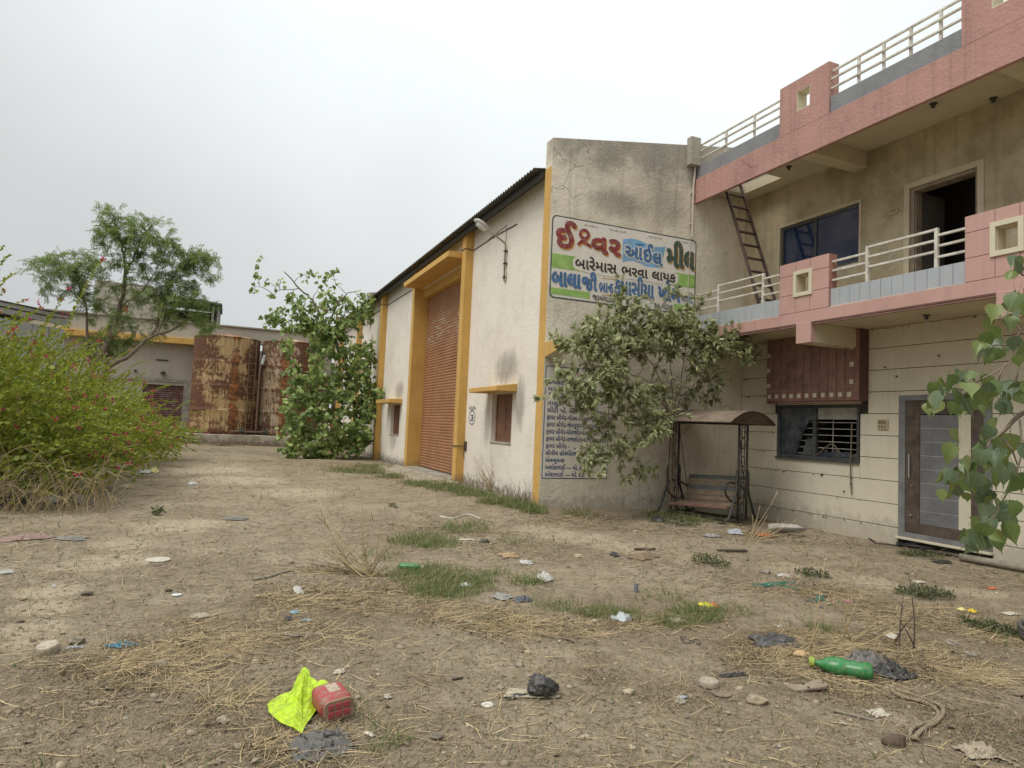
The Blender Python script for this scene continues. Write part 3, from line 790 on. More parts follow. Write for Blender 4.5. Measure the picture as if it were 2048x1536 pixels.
for (a, c_, posts) in ((9.387, 11.84, (10.13, 10.95)), (5.997, 8.258, (6.35, 6.82, 7.28, 7.74)), (2.607, 4.868, (2.96, 3.43, 3.89, 4.35)), (-1.49, 1.478, (-1, -.4, .3, 1.0))):
    mb = MB(); mb.box(9.296, 9.42, a, c_, 7.224, 7.525); obj('roof_parapet', mb.mesh('roof_parapet', M_GREY), HS, bevel=.008)
    rr = HS
    for yy in posts:
        mbp = MB(); mbp.box(9.335, 9.375, yy - .02, yy + .02, 7.526, 7.985)
        obj('post', mbp.mesh('post', M_RAIL), HS, bevel=.004)
    for z in (8.003, 7.845, 7.675): rail(rr, a, c_, z, .019, 9.355 if z > 7.9 else 9.318)
# awning over the ground floor window: boards and cream studs
mb = MB(); mb.box(10.515, 10.737, AW[0], AW[1], 2.33, 3.645)
M_AWN = plain('dusty red brown boards', (.28, .15, .12), .25, 2.5, .75, .1, dirt=(.06, .05, .042), damt=.45)
aw = obj('window_hood', mb.mesh('window_hood', plain('dark hood core', (.10, .05, .04), .2)), HS)
nb = 11; yb = [AW[0] + .10 + (AW[1] - AW[0] - .10) * i / nb for i in range(nb + 1)]
for i in range(nb):
    mb = MB(); mb.box(10.496, 10.514, yb[i] + .006, yb[i + 1] - .006, 2.345, 3.64); obj('board', mb.mesh('board', M_AWN), aw, bevel=.003)
mb = MB(); mb.box(10.49, 10.514, AW[0], AW[0] + .095, 2.345, 3.64); mb.box(10.49, 10.60, AW[0], AW[1], 2.305, 2.3285); obj('hood_trim', mb.mesh('hood_trim', M_AWN), aw, bevel=.004)
mb = MB(); mb.box(10.482, 10.4955, -.042, .042, -.042, .042); stud = mb.mesh('stud', M_CREAM)
for i in range(nb): obj('stud', stud, aw, (0, (yb[i] + yb[i + 1]) / 2, 2.45), bevel=.004)
for z in (2.68, 3.00, 3.32):
    obj('stud', stud, aw, (0, AW[0] + .15, z), bevel=.004); obj('stud', stud, aw, (0, AW[1] - .06, z), bevel=.004)
# ground floor window: sliding frame, broken glass, grille
M_FRAME = plain('dusty anodised frame', (.055, .062, .065), .3, 5, .5, .05, dirt=(.16, .15, .12), damt=.5)
y0, y1, z0, z1 = LW; ym = 9.82
mb = MB(); mb.wall('x', 10.735, 10.80, y0 + .003, y1 - .003, z0 + .003, z1 - .003, [(y0 + .055, ym - .035, z0 + .06, z1 - .05), (ym + .035, y1 - .055, z0 + .06, z1 - .05)])
wd = obj('window', mb.mesh('window', M_FRAME), HS, bevel=.004)
mb = MB(); mb.box(10.69, 10.734, y0 - .02, y1 + .02, z0 - .03, z0 + .003); obj('sill', mb.mesh('sill', M_FRAME), wd, bevel=.004)
def glassmat(name, col, rough, dust):
    m, nt_, b = newmat(name); B = NB(nt_); p = B.pos()
    c = B.mix(B.math('MULTIPLY', B.ramp(B.noise(p, 3, 6, .7), .35, .7), dust), col, (.22, .22, .2))
    B.l(c, b.inputs['Base Color']); b.inputs['Roughness'].default_value = rough
    b.inputs['Specular IOR Level'].default_value = .8
    return m
M_GLASSD = glassmat('dusty blue window glass', (.022, .032, .05), .22, .45)
M_GLASSB = glassmat('blue tinted window glass', (.008, .025, .085), .06, .12)
def sheet(poly, x, th=.005):
    mb = MB(); mb.prism(poly, 'x', x, x + th); return mb
# left sash (further from the camera): pane with a jagged hole at its right side
gl = [(y1 - .06, z0 + .07), (y1 - .06, z1 - .055), (ym + .04, z1 - .055), (ym + .04, 1.93), (ym + .09, 1.99), (ym + .15, 1.97), (ym + .20, 1.90), (ym + .23, 1.82), (ym + .31, 1.74), (ym + .33, 1.60), (ym + .39, 1.55), (ym + .41, 1.42), (ym + .48, 1.36), (ym + .50, z0 + .07)]
obj('pane', sheet(gl, 10.765).mesh('pane', M_GLASSD), wd)
gl2 = [(ym + .04, z0 + .07), (ym + .04, 1.70), (ym + .10, 1.60), (ym + .19, 1.64), (ym + .24, 1.52), (ym + .30, 1.34), (ym + .36, z0 + .07)]
obj('pane', sheet(gl2, 10.767).mesh('pane', M_GLASSD), wd)
gl3 = [(y0 + .06, z0 + .07), (ym - .04, z0 + .07), (ym - .04, 1.33), (ym - .2, 1.36), (ym - .26, 1.42), (ym - .33, 1.35), (ym - .5, 1.44), (ym - .62, 1.37), (ym - .75, 1.40), (ym - .83, 1.34), (y0 + .06, 1.38)]
obj('pane', sheet(gl3, 10.77).mesh('pane', M_GLASSD), wd)
mb = MB(); mb.box(10.79, 10.80, y0 + .06, ym - .04, 2.0, z1 - .055); obj('blind', mb.mesh('blind', plain('dusty white blind', (.36, .34, .29), .25, 4, .9)), wd)
gr = MB()
for i in range(8): 
    z = z0 + .10 + i * .125; gr.tube([(10.83, y0 + .01, z), (10.83, y1 - .01, z)], .008, 6)
for y in (y0 + .66, y1 - .42): gr.tube([(10.838, y, z0), (10.838, y, z1)], .009, 6)
obj('grille', gr.mesh('grille', plain('white grille bar', (.42, .41, .37), .3, 6, .6, dirt=(.2, .12, .07))), wd)
mb = MB(); mb.tube([(10.70, 8.93, 1.95), (10.69, 8.93, 1.4), (10.69, 8.94, 1.0), (10.70, 8.92, .62)], .012, 5)
mb.tube([(10.72, 9.75, 1.29), (10.68, 9.4, 1.52), (10.68, 9.28, 1.50), (10.72, 9.2, 1.36)], .012, 5)
obj('loose_strip', mb.mesh('loose_strip', plain('dry brown strip', (.17, .13, .09), .3)), wd)
# upper window
y0, y1, z0, z1 = UW; ym = 9.90
mb = MB(); mb.wall('x', 10.775, 10.84, y0 + .002, y1 - .002, z0 + .002, z1 - .002, [(y0 + .06, ym - .03, z0 + .06, z1 - .06), (ym + .03, y1 - .06, z0 + .06, z1 - .06)])
wd = obj('window', mb.mesh('window', M_FRAME), HS, bevel=.004)
mb = MB(); mb.box(10.80, 10.806, y0 + .055, ym - .025, z0 + .055, z1 - .055); obj('pane', mb.mesh('pane', M_GLASSB), wd)
mb = MB(); mb.box(10.815, 10.821, ym + .025, y1 - .055, z0 + .055, z1 - .055); obj('pane', mb.mesh('pane', M_GLASSB), wd)
mb = MB(); mb.wall('x', 10.728, 10.7395, y0 - .05, y1 + .05, z0 - .04, z1 + .05, [(y0 - .004, y1 + .004, z0 - .004, z1 + .004)]); obj('window_surround', mb.mesh('window_surround', M_SOFFIT), wd)
# upper doorway (open)
y0, y1, z0, z1 = UD
mb = MB(); mb.wall('x', 10.722, 10.7395, y0 - .10, y1 + .10, 3.885, z1 + .10, [(y0 + .001, y1 - .001, 3.0, z1 - .001)])
dr_ = obj('doorway', mb.mesh('doorway', M_SOFFIT), HS, bevel=.004)
mb = MB(); mb.box(10.76, 10.97, y1 - .07, y1 - .002, 3.885, z1 - .003); mb.box(10.76, 10.97, y0 + .002, y0 + .05, 3.885, z1 - .003); mb.box(10.76, 10.97, y0 + .051, y1 - .071, z1 - .06, z1 - .003)
obj('door_frame', mb.mesh('door_frame', plain('carved wood frame', (.26, .21, .15), .3, 5, .7, .2)), dr_, bevel=.004)
mb = MB()
for i in range(3): mb.tube([(10.80 + i * .055, y1 - .075, 4.0), (10.80 + i * .055, y1 - .075, z1 - .12)], .014, 6)
for i in range(9): mb.obox((10.80 + (i % 3) * .055, y1 - .078, 4.2 + .19 * i), (.018, 0, 0), (0, .012, 0), (0, 0, .03))
obj('frame_carving', mb.mesh('frame_carving', plain('carved wood frame', (.26, .21, .15))), dr_)
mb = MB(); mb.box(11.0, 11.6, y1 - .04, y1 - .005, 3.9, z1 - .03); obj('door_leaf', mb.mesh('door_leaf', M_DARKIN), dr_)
# ground floor door
y0, y1, z0, z1 = 6.60, 7.89, 0.10, 2.33
M_DGREY = plain('grey door surround', (.20, .20, .205), .25, 3, .6, .08, dirt=(.13, .12, .1), damt=.4)
mb = MB(); mb.wall('x', 10.722, 10.80, y0 - .12, y1 + .12, .02, z1 + .09, [(y0, y1, .1, z1)])
dd = obj('door', mb.mesh('door', M_DGREY), HS, bevel=.005)
mb = MB(); mb.wall('x', 10.738, 10.80, y0 + .003, y1 - .003, .102, z1 - .003, [(6.80, 7.64, .27, 2.10)]); obj('door_frame', mb.mesh('door_frame', M_DKWOOD), dd, bevel=.004)
M_PLK = plain('grey door plank', (.155, .155, .16), .2, 3, .55, .06, dirt=(.24, .23, .21), damt=.25)
for i in range(8):
    a = .272 + i * (1.826 / 8)
    mb = MB(); mb.box(10.752, 10.79, 7.0, 7.638, a, a + 1.826 / 8 - .012); obj('plank', mb.mesh('plank', M_PLK), dd, bevel=.003)
mb = MB()
for i in range(1, 8): a = .272 + i * (1.826 / 8) - .0115; mb.box(10.758, 10.79, 7.0, 7.638, a, a + .011)
obj('plank_inlay', mb.mesh('plank_inlay', plain('light inlay', (.42, .42, .41), .2)), dd)
mb = MB(); mb.box(10.750, 10.79, 6.802, 6.997, .272, 2.098); obj('cream_strip', mb.mesh('cream_strip', M_CREAM), dd, bevel=.003)
mb = MB(); mb.tube([(10.70, 7.80, 1.02), (10.70, 7.80, 1.42)], .014, 8); mb.tube([(10.70, 7.80, 1.06), (10.738, 7.80, 1.06)], .009, 6); mb.tube([(10.70, 7.80, 1.38), (10.738, 7.80, 1.38)], .009, 6)
obj('handle', mb.mesh('handle', plain('steel handle', (.5, .5, .5), .1, 5, .3, 0, metal=.8)), dd)
mb = MB(); mb.tube([(10.70, 7.77, .40), (10.738, 7.77, .40)], .02, 10); mb.tube([(10.69, 7.74, .9), (10.738, 7.74, .9)], .016, 8); obj('knob', mb.mesh('knob', plain('dull brass knob', (.4, .36, .3), .2, 5, .4, 0, metal=.6)), dd)
mb = MB(); mb.box(10.66, 10.737, y0 - .14, y1 + .14, -.02, .018); obj('threshold', mb.mesh('threshold', M_CREAM), dd, bevel=.006)
# switch plates
def plate(y, z, x, w_, h_):
    mb = MB(); mb.box(x - .028, x, y - w_, y + w_, z - h_, z + h_)
    pl = obj('switch_board', mb.mesh('switch_board', plain('yellowed switch plate', (.50, .43, .27), .2, 5, .6)), HS, bevel=.006)
    mb = MB()
    for i in (-1, 0, 1): mb.box(x - .040, x - .0285, y + i * w_ * .55 - w_ * .2, y + i * w_ * .55 + w_ * .2, z + h_ * .15, z + h_ * .75)
    for i in (-1, 0, 1): mb.box(x - .034, x - .0285, y + i * w_ * .55 - w_ * .16, y + i * w_ * .55 + w_ * .16, z - h_ * .7, z - h_ * .2)
    obj('switch', mb.mesh('switch', plain('dark yellow switch', (.22, .18, .1), .2)), pl, bevel=.003)
plate(8.31, 1.915, 10.738, .10, .09); plate(8.12, 5.70, 10.739, .075, .05)
for (x, y, z) in ((10.02, 9.88, 6.998), (10.03, 6.93, 6.998), (10.65, 6.40, 6.998), (10.16, 7.12, 3.648)):
    mb = MB(); mb.lathe((x, y, z - .02), [(.055, .02), (.06, .012), (.03, 0), (.028, -.04), (.022, -.05)], 12)
    lh = obj('lamp_holder', mb.mesh('lamp_holder', M_STEEL, True), HS)
    if z < 4: mb = MB(); mb.lathe((x, y, z - .07), [(.018, 0), (.02, -.02), (.03, -.05), (.016, -.09), (.001, -.095)], 12); obj('bulb', mb.mesh('bulb', plain('dusty bulb', (.4, .4, .38), .2, 6, .3), True), lh)
mb = MB()
for (y, z) in ((7.3, 3.05), (8.27, 2.92), (8.05, 2.75), (7.3, 2.62), (9.6, .93), (9.1, .65), (8.95, .8)):
    mb.tube([(10.70, y, z + .01), (10.738, y, z)], .012, 6)
obj('wall_plug', mb.mesh('wall_plug', M_BLACK), HS)

# flakes of dead moss and old cobweb clinging under the panel joints and soffit edge
_k = 190; _j = RNG.choice([1, 2, 3, 3, 4, 4, 5, 6, 7, 8], _k); _y = 11.8 - 3.2 * RNG.random(_k) ** 1.6; _z = np.array(zs)[_j] - .012
_y[:50] = RNG.uniform(6.0, 11.8, 50); _z[:50] = 3.63
_ok = ~((_y > 8.7) & (_y < 10.9) & (_z > 1.0)); _y, _z = _y[_ok], _z[_ok]; _k = len(_y)
_d = np.stack([-.25 + 0 * _y, RNG.normal(0, .5, _k), -np.ones(_k)], 1)
obj('moss_flake', scatter_mesh('moss_flake', *LEAF_SMALL, np.stack([np.full(_k, 10.732), _y, _z], 1), frame_from(_d, np.tile([-1., 0, 0], (_k, 1))), np.stack([RNG.uniform(.01, .05, _k), RNG.uniform(.008, .035, _k), np.full(_k, .03)], 1), plain('dead moss', (.045, .038, .028), .3)), HS, kind='stuff')
# ladder through the roof hatch
_m, _t = on_x(1533, 601, 9.95), on_x(1467, 376, 9.95)
dirv = (_t - _m).normalized()
La = _m + dirv * ((3.886 - _m.z) / dirv.z); Lb = _m + dirv * ((7.35 - _m.z) / dirv.z)
LD_ = thing('ladder', 'dark brown ladder leaning from the balcony up through the roof hatch', 'ladder', tuple(La))
side = Vector((.235, 0, 0)); nrm = dirv.cross(side.normalized())
M_LAD = plain('brown painted ladder steel', (.07, .045, .036), .3, 5, .6, .1, dirt=(.14, .10, .08), damt=.4)
for s in (-1, 1):
    mb = MB(); c0 = (La + Lb) / 2 + side * s; mb.obox(c0, side.normalized() * .014, nrm * .032, (Lb - La) / 2); obj('side_rail', mb.mesh('side_rail', M_LAD), LD_, bevel=.003)
n = 11
for i in range(n):
    c0 = La + (Lb - La) * ((i + .6) / (n + .3)); mb = MB(); mb.obox(c0, side * .925, nrm * .028, dirv * .013); obj('rung', mb.mesh('rung', M_LAD), LD_, bevel=.003)
# ------------------------------------------------------------------ lettering (Gujarati), built from glyph outlines
_cu = bpy.data.curves.new('glyphs', 'FONT')
_to = bpy.data.objects.new('glyphs', _cu)
COL.objects.link(_to)
GC = {}
def _raw(s, off):
    key = (s, off)
    if key in GC: return GC[key]
    _cu.body = s; _cu.offset = off; _cu.resolution_u = 3
    dg = bpy.context.evaluated_depsgraph_get(); dg.update()
    me = bpy.data.meshes.new_from_object(_to.evaluated_get(dg))
    bm = bmesh.new(); bm.from_mesh(me); bpy.data.meshes.remove(me)
    vs = [(v.co.x, v.co.y) for v in bm.verts]; fs = [[v.index for v in f.verts] for f in bm.faces]
    bm.free(); GC[key] = (vs, fs); return GC[key]
_zero = None
def adv(s):
    a = _raw(s + '0', 0)[0]; b = _raw('0', 0)[0]
    return max(v[0] for v in a) - max(v[0] for v in b)
def clip_right(vs, fs, xc):
    bm = bmesh.new(); vv = [bm.verts.new((x, y, 0)) for x, y in vs]
    for f in fs:
        try: bm.faces.new([vv[i] for i in f])
        except ValueError: pass
    bmesh.ops.bisect_plane(bm, geom=bm.verts[:] + bm.edges[:] + bm.faces[:], plane_co=(xc, 0, 0), plane_no=(1, 0, 0), clear_outer=True)
    bm.verts.index_update(); bm.verts.ensure_lookup_table()
    o = ([(v.co.x, v.co.y) for v in bm.verts], [[v.index for v in f.verts] for f in bm.faces]); bm.free(); return o
def line_mesh(s, off=0.0):
    """tokens: '~X' = half form of X (stem removed), '^' = slash of a conjunct r under the last letter"""
    V, F = [], []; x = 0.0; i = 0; seg = ''
    def put(vs, fs, dx):
        b = len(V); V.extend((a + dx, c) for a, c in vs); F.extend([j + b for j in f] for f in fs)
    def flush():
        nonlocal x, seg
        if seg:
            vs, fs = _raw(seg, off); put(vs, fs, x); x += adv(seg); seg = ''
    while i < len(s):
        ch = s[i]
        if ch == '~':
            flush(); c = s[i + 1]; vs, fs = _raw(c, off); xm = max(v[0] for v in vs); w_ = .10
            vs, fs = clip_right(vs, fs, xm - w_ - off * 2 - .02); put(vs, fs, x); x += adv(c) - w_ - .06; i += 2; continue
        if ch == '^':
            flush(); t = .045 + off
            put([(-.52, -.02), (-.30, .20), (-.30 - t, .20 + t), (-.52 - t, -.02 + t)], [[0, 1, 2, 3]], x); i += 1; continue
        seg += ch; i += 1
    flush()
    return V, F
def put_text(parent, s, mat, P0, ux, uz, x, z, h, width=None, off=0.0, n=(0, -1, 0), out=.004, name='lettering', shear=0.0):
    """letters of cap height h at (x, z) in the sign plane; stretched to width; off = extra stroke weight (in cap heights), laid on as thin coats"""
    V, F = line_mesh(s, 0.0)
    xs = [v[0] for v in V]; k = h / .72
    kx = (width / (max(xs) - min(xs))) if width else k
    x0 = min(xs)
    P0, ux, uz, n = Vector(P0), Vector(ux), Vector(uz), Vector(n)
    vs, fs = [], []
    coats = [(0, 0)] + [(math.cos(a) * off * k, math.sin(a) * off * k) for a in [2 * math.pi * i / 8 for i in range(8)]] if off > .011 else [(0, 0)]
    for c_, (ox, oz) in enumerate(coats):
        b_ = len(vs)
        vs += [tuple(P0 + ux * (x + ox + (a - x0) * kx + shear * b * k) + uz * (z + oz + b * k) + n * (out + .00012 * c_)) for a, b in V]
        fs += [[q + b_ for q in f] for f in F]
    me = bpy.data.meshes.new(name); me.from_pydata(vs, [], fs); me.materials.append(mat)
    return obj(name, me, parent)
def paint(name, col, wear=.35): return plain(name, col, .25, 5, .85, .15, dirt=(.5, .45, .37), damt=wear)
P_RED, P_BLUE, P_NAVY = paint('maroon sign paint', (.24, .035, .035), .3), paint('blue sign paint', (.055, .155, .34), .25), paint('navy sign paint', (.02, .055, .17), .1)
P_LBLUE, P_GREEN, P_DGREEN = paint('light blue sign paint', (.20, .42, .66), .2), paint('light green sign paint', (.30, .50, .13), .2), paint('dark green sign paint', (.06, .09, .065), .2)
P_BLACK, P_ORANGE, P_WHITE = paint('brown black sign paint', (.04, .03, .03), .15), paint('orange sign paint', (.62, .33, .07), .25), plaster('sign whitewash', (.74, .70, .635), (.62, .575, .50), .3, .6, .35, 24, .2, 0, .15)
P_BORDER = paint('grey green border paint', (.06, .085, .085), .2)

def rrect(x0, x1, z0, z1, r, n=5):
    pts = []
    for (cx, cz, a0) in ((x1 - r, z1 - r, 0), (x0 + r, z1 - r, 90), (x0 + r, z0 + r, 180), (x1 - r, z0 + r, 270)):
        for i in range(n + 1):
            a = math.radians(a0 + 90 * i / n); pts.append((cx + r * math.cos(a), cz + r * math.sin(a)))
    return pts
def flat(name, poly, mat, parent, y0, th=.003):
    mb = MB(); mb.prism(poly, 'y', y0 - th, y0); return obj(name, mb.mesh(name, mat), parent)
S = thing('painted_sign', 'large painted Gujarati mill sign with maroon, blue and green letters high on the gable wall', 'sign', (7.57, YG, 5.0))
X0, X1, Z0, Z1 = 5.80, 9.37, 4.19, 5.875
flat('border', rrect(X0, X1, Z0, Z1, .10), P_BORDER, S, YG - .0005)
flat('sign_ground', rrect(X0 + .028, X1 - .028, Z0 + .028, Z1 - .028, .085), P_WHITE, S, YG - .0038)
Y2 = YG - .0075
def stripe(x0, x1, z0, z1): flat('stripe', [(x0, z0), (x1, z0), (x1, z1), (x0, z1)], P_GREEN, S, Y2, .002)
stripe(X0 + .029, X1 - .029, 4.80, 5.09); stripe(X0 + .029, 6.72, 4.265, 4.40); stripe(8.80, X1 - .029, 4.265, 4.40)
# white cloud behind the middle line
cl = []
n = 60
for i in range(n):
    a = 2 * math.pi * i / n; rx, rzz = 1.30, .165
    x = 7.60 + rx * (abs(math.cos(a)) ** .35) * (1 if math.cos(a) > 0 else -1); z = 4.955 + rzz * (abs(math.sin(a)) ** .5) * (1 if math.sin(a) > 0 else -1) + .012 * math.sin(i * 2.1)
    cl.append((x, z))
flat('cloud', cl, P_WHITE, S, Y2 - .0025, .002)
fl = []
for i in range(13): t = i / 12; fl.append((7.47 + 1.08 * t, 5.62 + .045 * math.sin(t * 2 * math.pi)))
for i in range(13): t = 1 - i / 12; fl.append((7.47 + 1.08 * t - (.13 if t > .9 else 0), 5.13 + .06 * math.sin(t * 2 * math.pi) - (.02 if t > .9 else 0)))
flat('blue_flag', fl, P_LBLUE, S, Y2, .002)
UX, UZ = (1, 0, 0), (0, 0, 1)
def st(s, mat, x, z, h, width, off=0.0, y=YG - .0146, **k): put_text(S, s, mat, (0, y, 0), UX, UZ, x, z, h, width, off, out=0, **k)
def outlined(s, mat, x, z, h, width, off, o2mat, dx=.022, dz=-.022):
    st(s, o2mat, x + dx, z + dz, h, width, off, y=YG - .0125); st(s, mat, x, z, h, width, off)
outlined('ઈ', P_RED, 5.92, 5.25, .42, .42, .052, P_ORANGE)
# the stylised conjunct: loop with a tail
def stroke(pts, r, mat, y): 
    mb = MB()
    for i in range(len(pts) - 1):
        y -= .00006
        (a, b), (c, d) = pts[i], pts[i + 1]; L = math.hypot(c - a, d - b); nx_, nz_ = -(d - b) / L * r, (c - a) / L * r
        ex, ez = (c - a) / L * r * .5, (d - b) / L * r * .5
        mb.add([(a - ex + nx_, y, b - ez + nz_), (c + ex + nx_, y, d + ez + nz_), (c + ex - nx_, y, d + ez - nz_), (a - ex - nx_, y, b - ez - nz_)], [(0, 1, 2, 3)])
    obj('lettering', mb.mesh('lettering', mat, weld=False), S)
lp = [(6.54 + .095 * math.cos(a), 5.575 + .085 * math.sin(a)) for a in [math.radians(d) for d in range(-60, 301, 20)]]
tail = [(6.41, 5.35), (6.48, 5.42), (6.58, 5.40), (6.69, 5.35)]
for (dx, mt, yy) in ((.02, P_ORANGE, YG - .0125), (0, P_RED, YG - .0146)):
    stroke([(a + dx, b - dx) for a, b in lp], .034, mt, yy); stroke([(a + dx, b - dx) for a, b in tail], .034, mt, yy)
    stroke([(6.58 + dx, 5.50 - dx), (6.52 + dx, 5.40 - dx)], .038, mt, yy)
outlined('વ', P_RED, 6.73, 5.245, .37, .36, .055, P_ORANGE); outlined('ર', P_RED, 7.15, 5.245, .37, .25, .055, P_ORANGE)
st('અ', P_WHITE, 7.53, 5.24, .29, .33, .105, y=YG - .0126); st('અ', P_BLUE, 7.54, 5.24, .29, .31, .05)
st('ા', P_WHITE, 7.885, 5.24, .29, .07, .105, y=YG - .0126); st('ા', P_BLUE, 7.89, 5.24, .29, .06, .05)
flat('lettering', [(7.78, 5.535), (7.98, 5.56), (7.98, 5.59), (7.78, 5.57)], P_BLUE, S, YG - .0136, .0008)
st('ઈ', P_WHITE, 7.985, 5.225, .30, .24, .105, y=YG - .0126); st('ઈ', P_BLUE, 7.995, 5.225, .30, .22, .05)
st('લ', P_WHITE, 8.235, 5.18, .30, .24, .105, y=YG - .0126, shear=-.1); st('લ', P_BLUE, 8.245, 5.18, .30, .22, .05, shear=-.1)
outlined('મી', P_DGREEN, 8.60, 5.21, .44, .42, .05, P_ORANGE); outlined('લ', P_DGREEN, 9.06, 5.21, .44, .24, .05, P_ORANGE)
st('બારેમાસ', P_BLACK, 6.36, 4.865, .21, .97, .035); st('ભરવા', P_BLACK, 7.46, 4.865, .20, .64, .035); st('લાયક', P_BLACK, 8.22, 4.865, .20, .60, .035)
st('બાલા', P_BLUE, 5.85, 4.45, .32, .64, .045); st('જી', P_BLUE, 6.53, 4.45, .29, .34, .045)
st('બ^રા'.replace('^ર', '^'), P_BLUE, 6.93, 4.45, .22, .20, .03); st('~નડ', P_BLUE, 7.14, 4.45, .22, .12, .03)
flat('rule', [(7.0, 4.72), (7.36, 4.735), (7.36, 4.75), (7.0, 4.735)], P_ORANGE, S, Y2 - .0025, .001); flat('rule', [(7.0, 4.38), (7.36, 4.39), (7.36, 4.405), (7.0, 4.395)], P_ORANGE, S, Y2 - .0025, .001)
st('કપાસીયા', P_BLUE, 7.30, 4.45, .33, .97, .030); st('ખોળ', P_BLUE, 8.39, 4.45, .33, .56, .045); st('મળશે.', P_BLUE, 9.00, 4.46, .17, .31, .015)
st('જામવાડી,', P_BLACK, 6.78, 4.25, .13, .50, .012); st('જી.', P_BLACK, 7.32, 4.25, .13, .12, .012); st('૯૯.ગોંડલ', P_BLACK, 8.30, 4.25, .13, .46, .012)
for (s, x, z, wd_) in (('"ગંગા"', 6.10, 5.765, .13), ('"શ~રી ખોડીયાર"', 6.52, 5.755, .34), ('"જય શ~રી મોમાઈ"', 7.12, 5.75, .42), ('જય રામનાથ', 8.1, 5.755, .34), ('જય બજરંગ', 8.83, 5.765, .32)):
    st(s.replace('શ~ર', 'શ^'), P_BLACK, x, z, .035, wd_, .006)
for (z, x) in ((4.665, 9.12), (4.62, 9.14)): st('આર્ટ', P_BLACK, x, z, .03, .16, .004)

# list of telephone numbers
N_ = thing('notice_board', 'painted white notice with rows of small navy Gujarati writing low on the gable wall', 'sign', (6.5, YG, 1.7))
flat('border', [(5.79, .61), (7.27, .61), (7.27, 2.825), (5.79, 2.825)], P_NAVY, N_, YG - .0005)
flat('sign_ground', [(5.806, .626), (7.254, .626), (7.254, 2.809), (5.806, 2.809)], P_WHITE, N_, YG - .0038)
rows = [('કલેકટરશ^ી  ગોંડલ', 1.0), ('મામલતદાર ગોંડલ', 1.0), ('ડે~પયુટી કલેકટર', .9), ('તાલુકા પો. ~સટેશન', .95), ('સીટી પો. ~સટે. -  ,,  -૨૨૦૦', 1.34), ('ફાયર બ^ીગેડ-ગોંડલ-૨૨૨૧૦૧/૨૨૦૦૨૬', 1.40), ('ફાયર બ^ીગેડ-જેતપુર(૦૨૮૨૩)૨૨૨૧૦૧', 1.37),
        ('ફાયર બ^ીગેડ-ધોરાજી(૦૨૮૨૪)૨૨૨૧૦૧', 1.38), ('ફાયર બ^ીગેડ-રાજકોટ(૦૨૮૧)૨૨૨૭૨૨', 1.37), ('ફાયર બ^ીગેડ -   ,,   મો.૯૭૧૪૧', 1.18), ('સીવીલ હો~સપીટલ ગોંડલ', .95), ('એ~મ~બયુલ~નસ', .42), ('અશોકભાઈ — મો. ૯', .82), ('રમેશભાઈ — મો. ૯૮', .88)]
put_text(N_, '• અગ~તય', paint('red sign paint', (.38, .06, .05)), (0, YG, 0), UX, UZ, 6.12, 2.665, .09, .42, .008, out=.0075)
for i, (s, wd_) in enumerate(rows): put_text(N_, s, P_NAVY, (0, YG, 0), UX, UZ, 5.855, 2.475 - i * .1405, .088, wd_, .028, out=.0075)
# godown mark on the warehouse wall
G_ = thing('painted_number', 'small navy godown number 3 in a ring painted on the white wall', 'sign', (5.98, 16.5, 1.8))
UY = (0, -1, 0)
put_text(G_, 'ગોડાઉન', P_NAVY, (5.98, 16.78, 0), UY, UZ, 0, 1.98, .10, .52, .012, n=(-1, 0, 0), out=.003)
put_text(G_, '૩', P_NAVY, (5.98, 16.66, 0), UY, UZ, .02, 1.70, .19, .22, .03, n=(-1, 0, 0), out=.003)
mb = MB(); n = 32
for i in range(n):
    a, b_ = 2 * math.pi * i / n, 2 * math.pi * (i + 1) / n
    q = lambda an, k: (5.976, 16.52 + .24 * k * math.cos(an), 1.785 + .19 * k * math.sin(an))
    mb.add([q(a, 1), q(b_, 1), q(b_, .87), q(a, .87)], [(0, 1, 2, 3)])
obj('ring', mb.mesh('ring', P_NAVY), G_)
bpy.data.objects.remove(_to); bpy.data.curves.remove(_cu)

# ------------------------------------------------------------------ buildings and tanks at the far end of the yard
FYB = 41.9
FB = thing('factory_building', 'beige factory block behind the rusty tanks with an ochre eaves band and old shutter', 'building', (-2, FYB, 0))
M_FAR = plaster('far beige plaster', (.44, .40, .33), (.32, .29, .235), .5, .3, .3, 15, .3, 0, .3)
sx0, sx1 = -4.15, -2.12
mb = MB(); mb.wall('y', FYB, FYB + .3, -11.0, 5.9, -.4, 5.38, [(sx0, sx1, -.4, 3.08)]); obj('wall', mb.mesh('wall', M_FAR), FB)
mb = MB(); mb.box(-11, -1.2, FYB - .55, FYB + .3, 5.39, 5.74); obj('eaves_band', mb.mesh('eaves_band', M_YELLOW), FB, bevel=.02)
mb = MB(); mb.prism([(-11, 5.745), (5.9, 5.745), (5.9, 6.60), (-11, 6.60)], 'y', FYB - .25, FYB + .3); obj('parapet', mb.mesh('parapet', M_FAR), FB, bevel=.02)
mb = MB(); mb.box(-11, 5.9, FYB - .35, FYB + .3, 6.605, 6.70); obj('coping', mb.mesh('coping', M_CONC), FB, bevel=.02)
mb = MB(); mb.box(-2.10, -1.72, FYB - .22, FYB - .002, -.3, 3.25); obj('pier', mb.mesh('pier', M_CONC), FB, bevel=.01)
mb = MB(); mb.box(-11, -1.6, FYB - .05, FYB - .003, 3.26, 3.42); obj('lintel_band', mb.mesh('lintel_band', M_CONC), FB)
mb = MB(); mb.box(sx0 + .004, sx1 - .004, FYB + .12, FYB + .18, -.3, 3.075); fs = obj('roller_shutter', mb.mesh('roller_shutter', plain('old shutter backing', (.05, .03, .025))), FB)
M_OSH = plain('flaking brown and grey shutter', (.15, .065, .05), .3, 1, .7, 0, dirt=(.28, .29, .30), damt=.6)
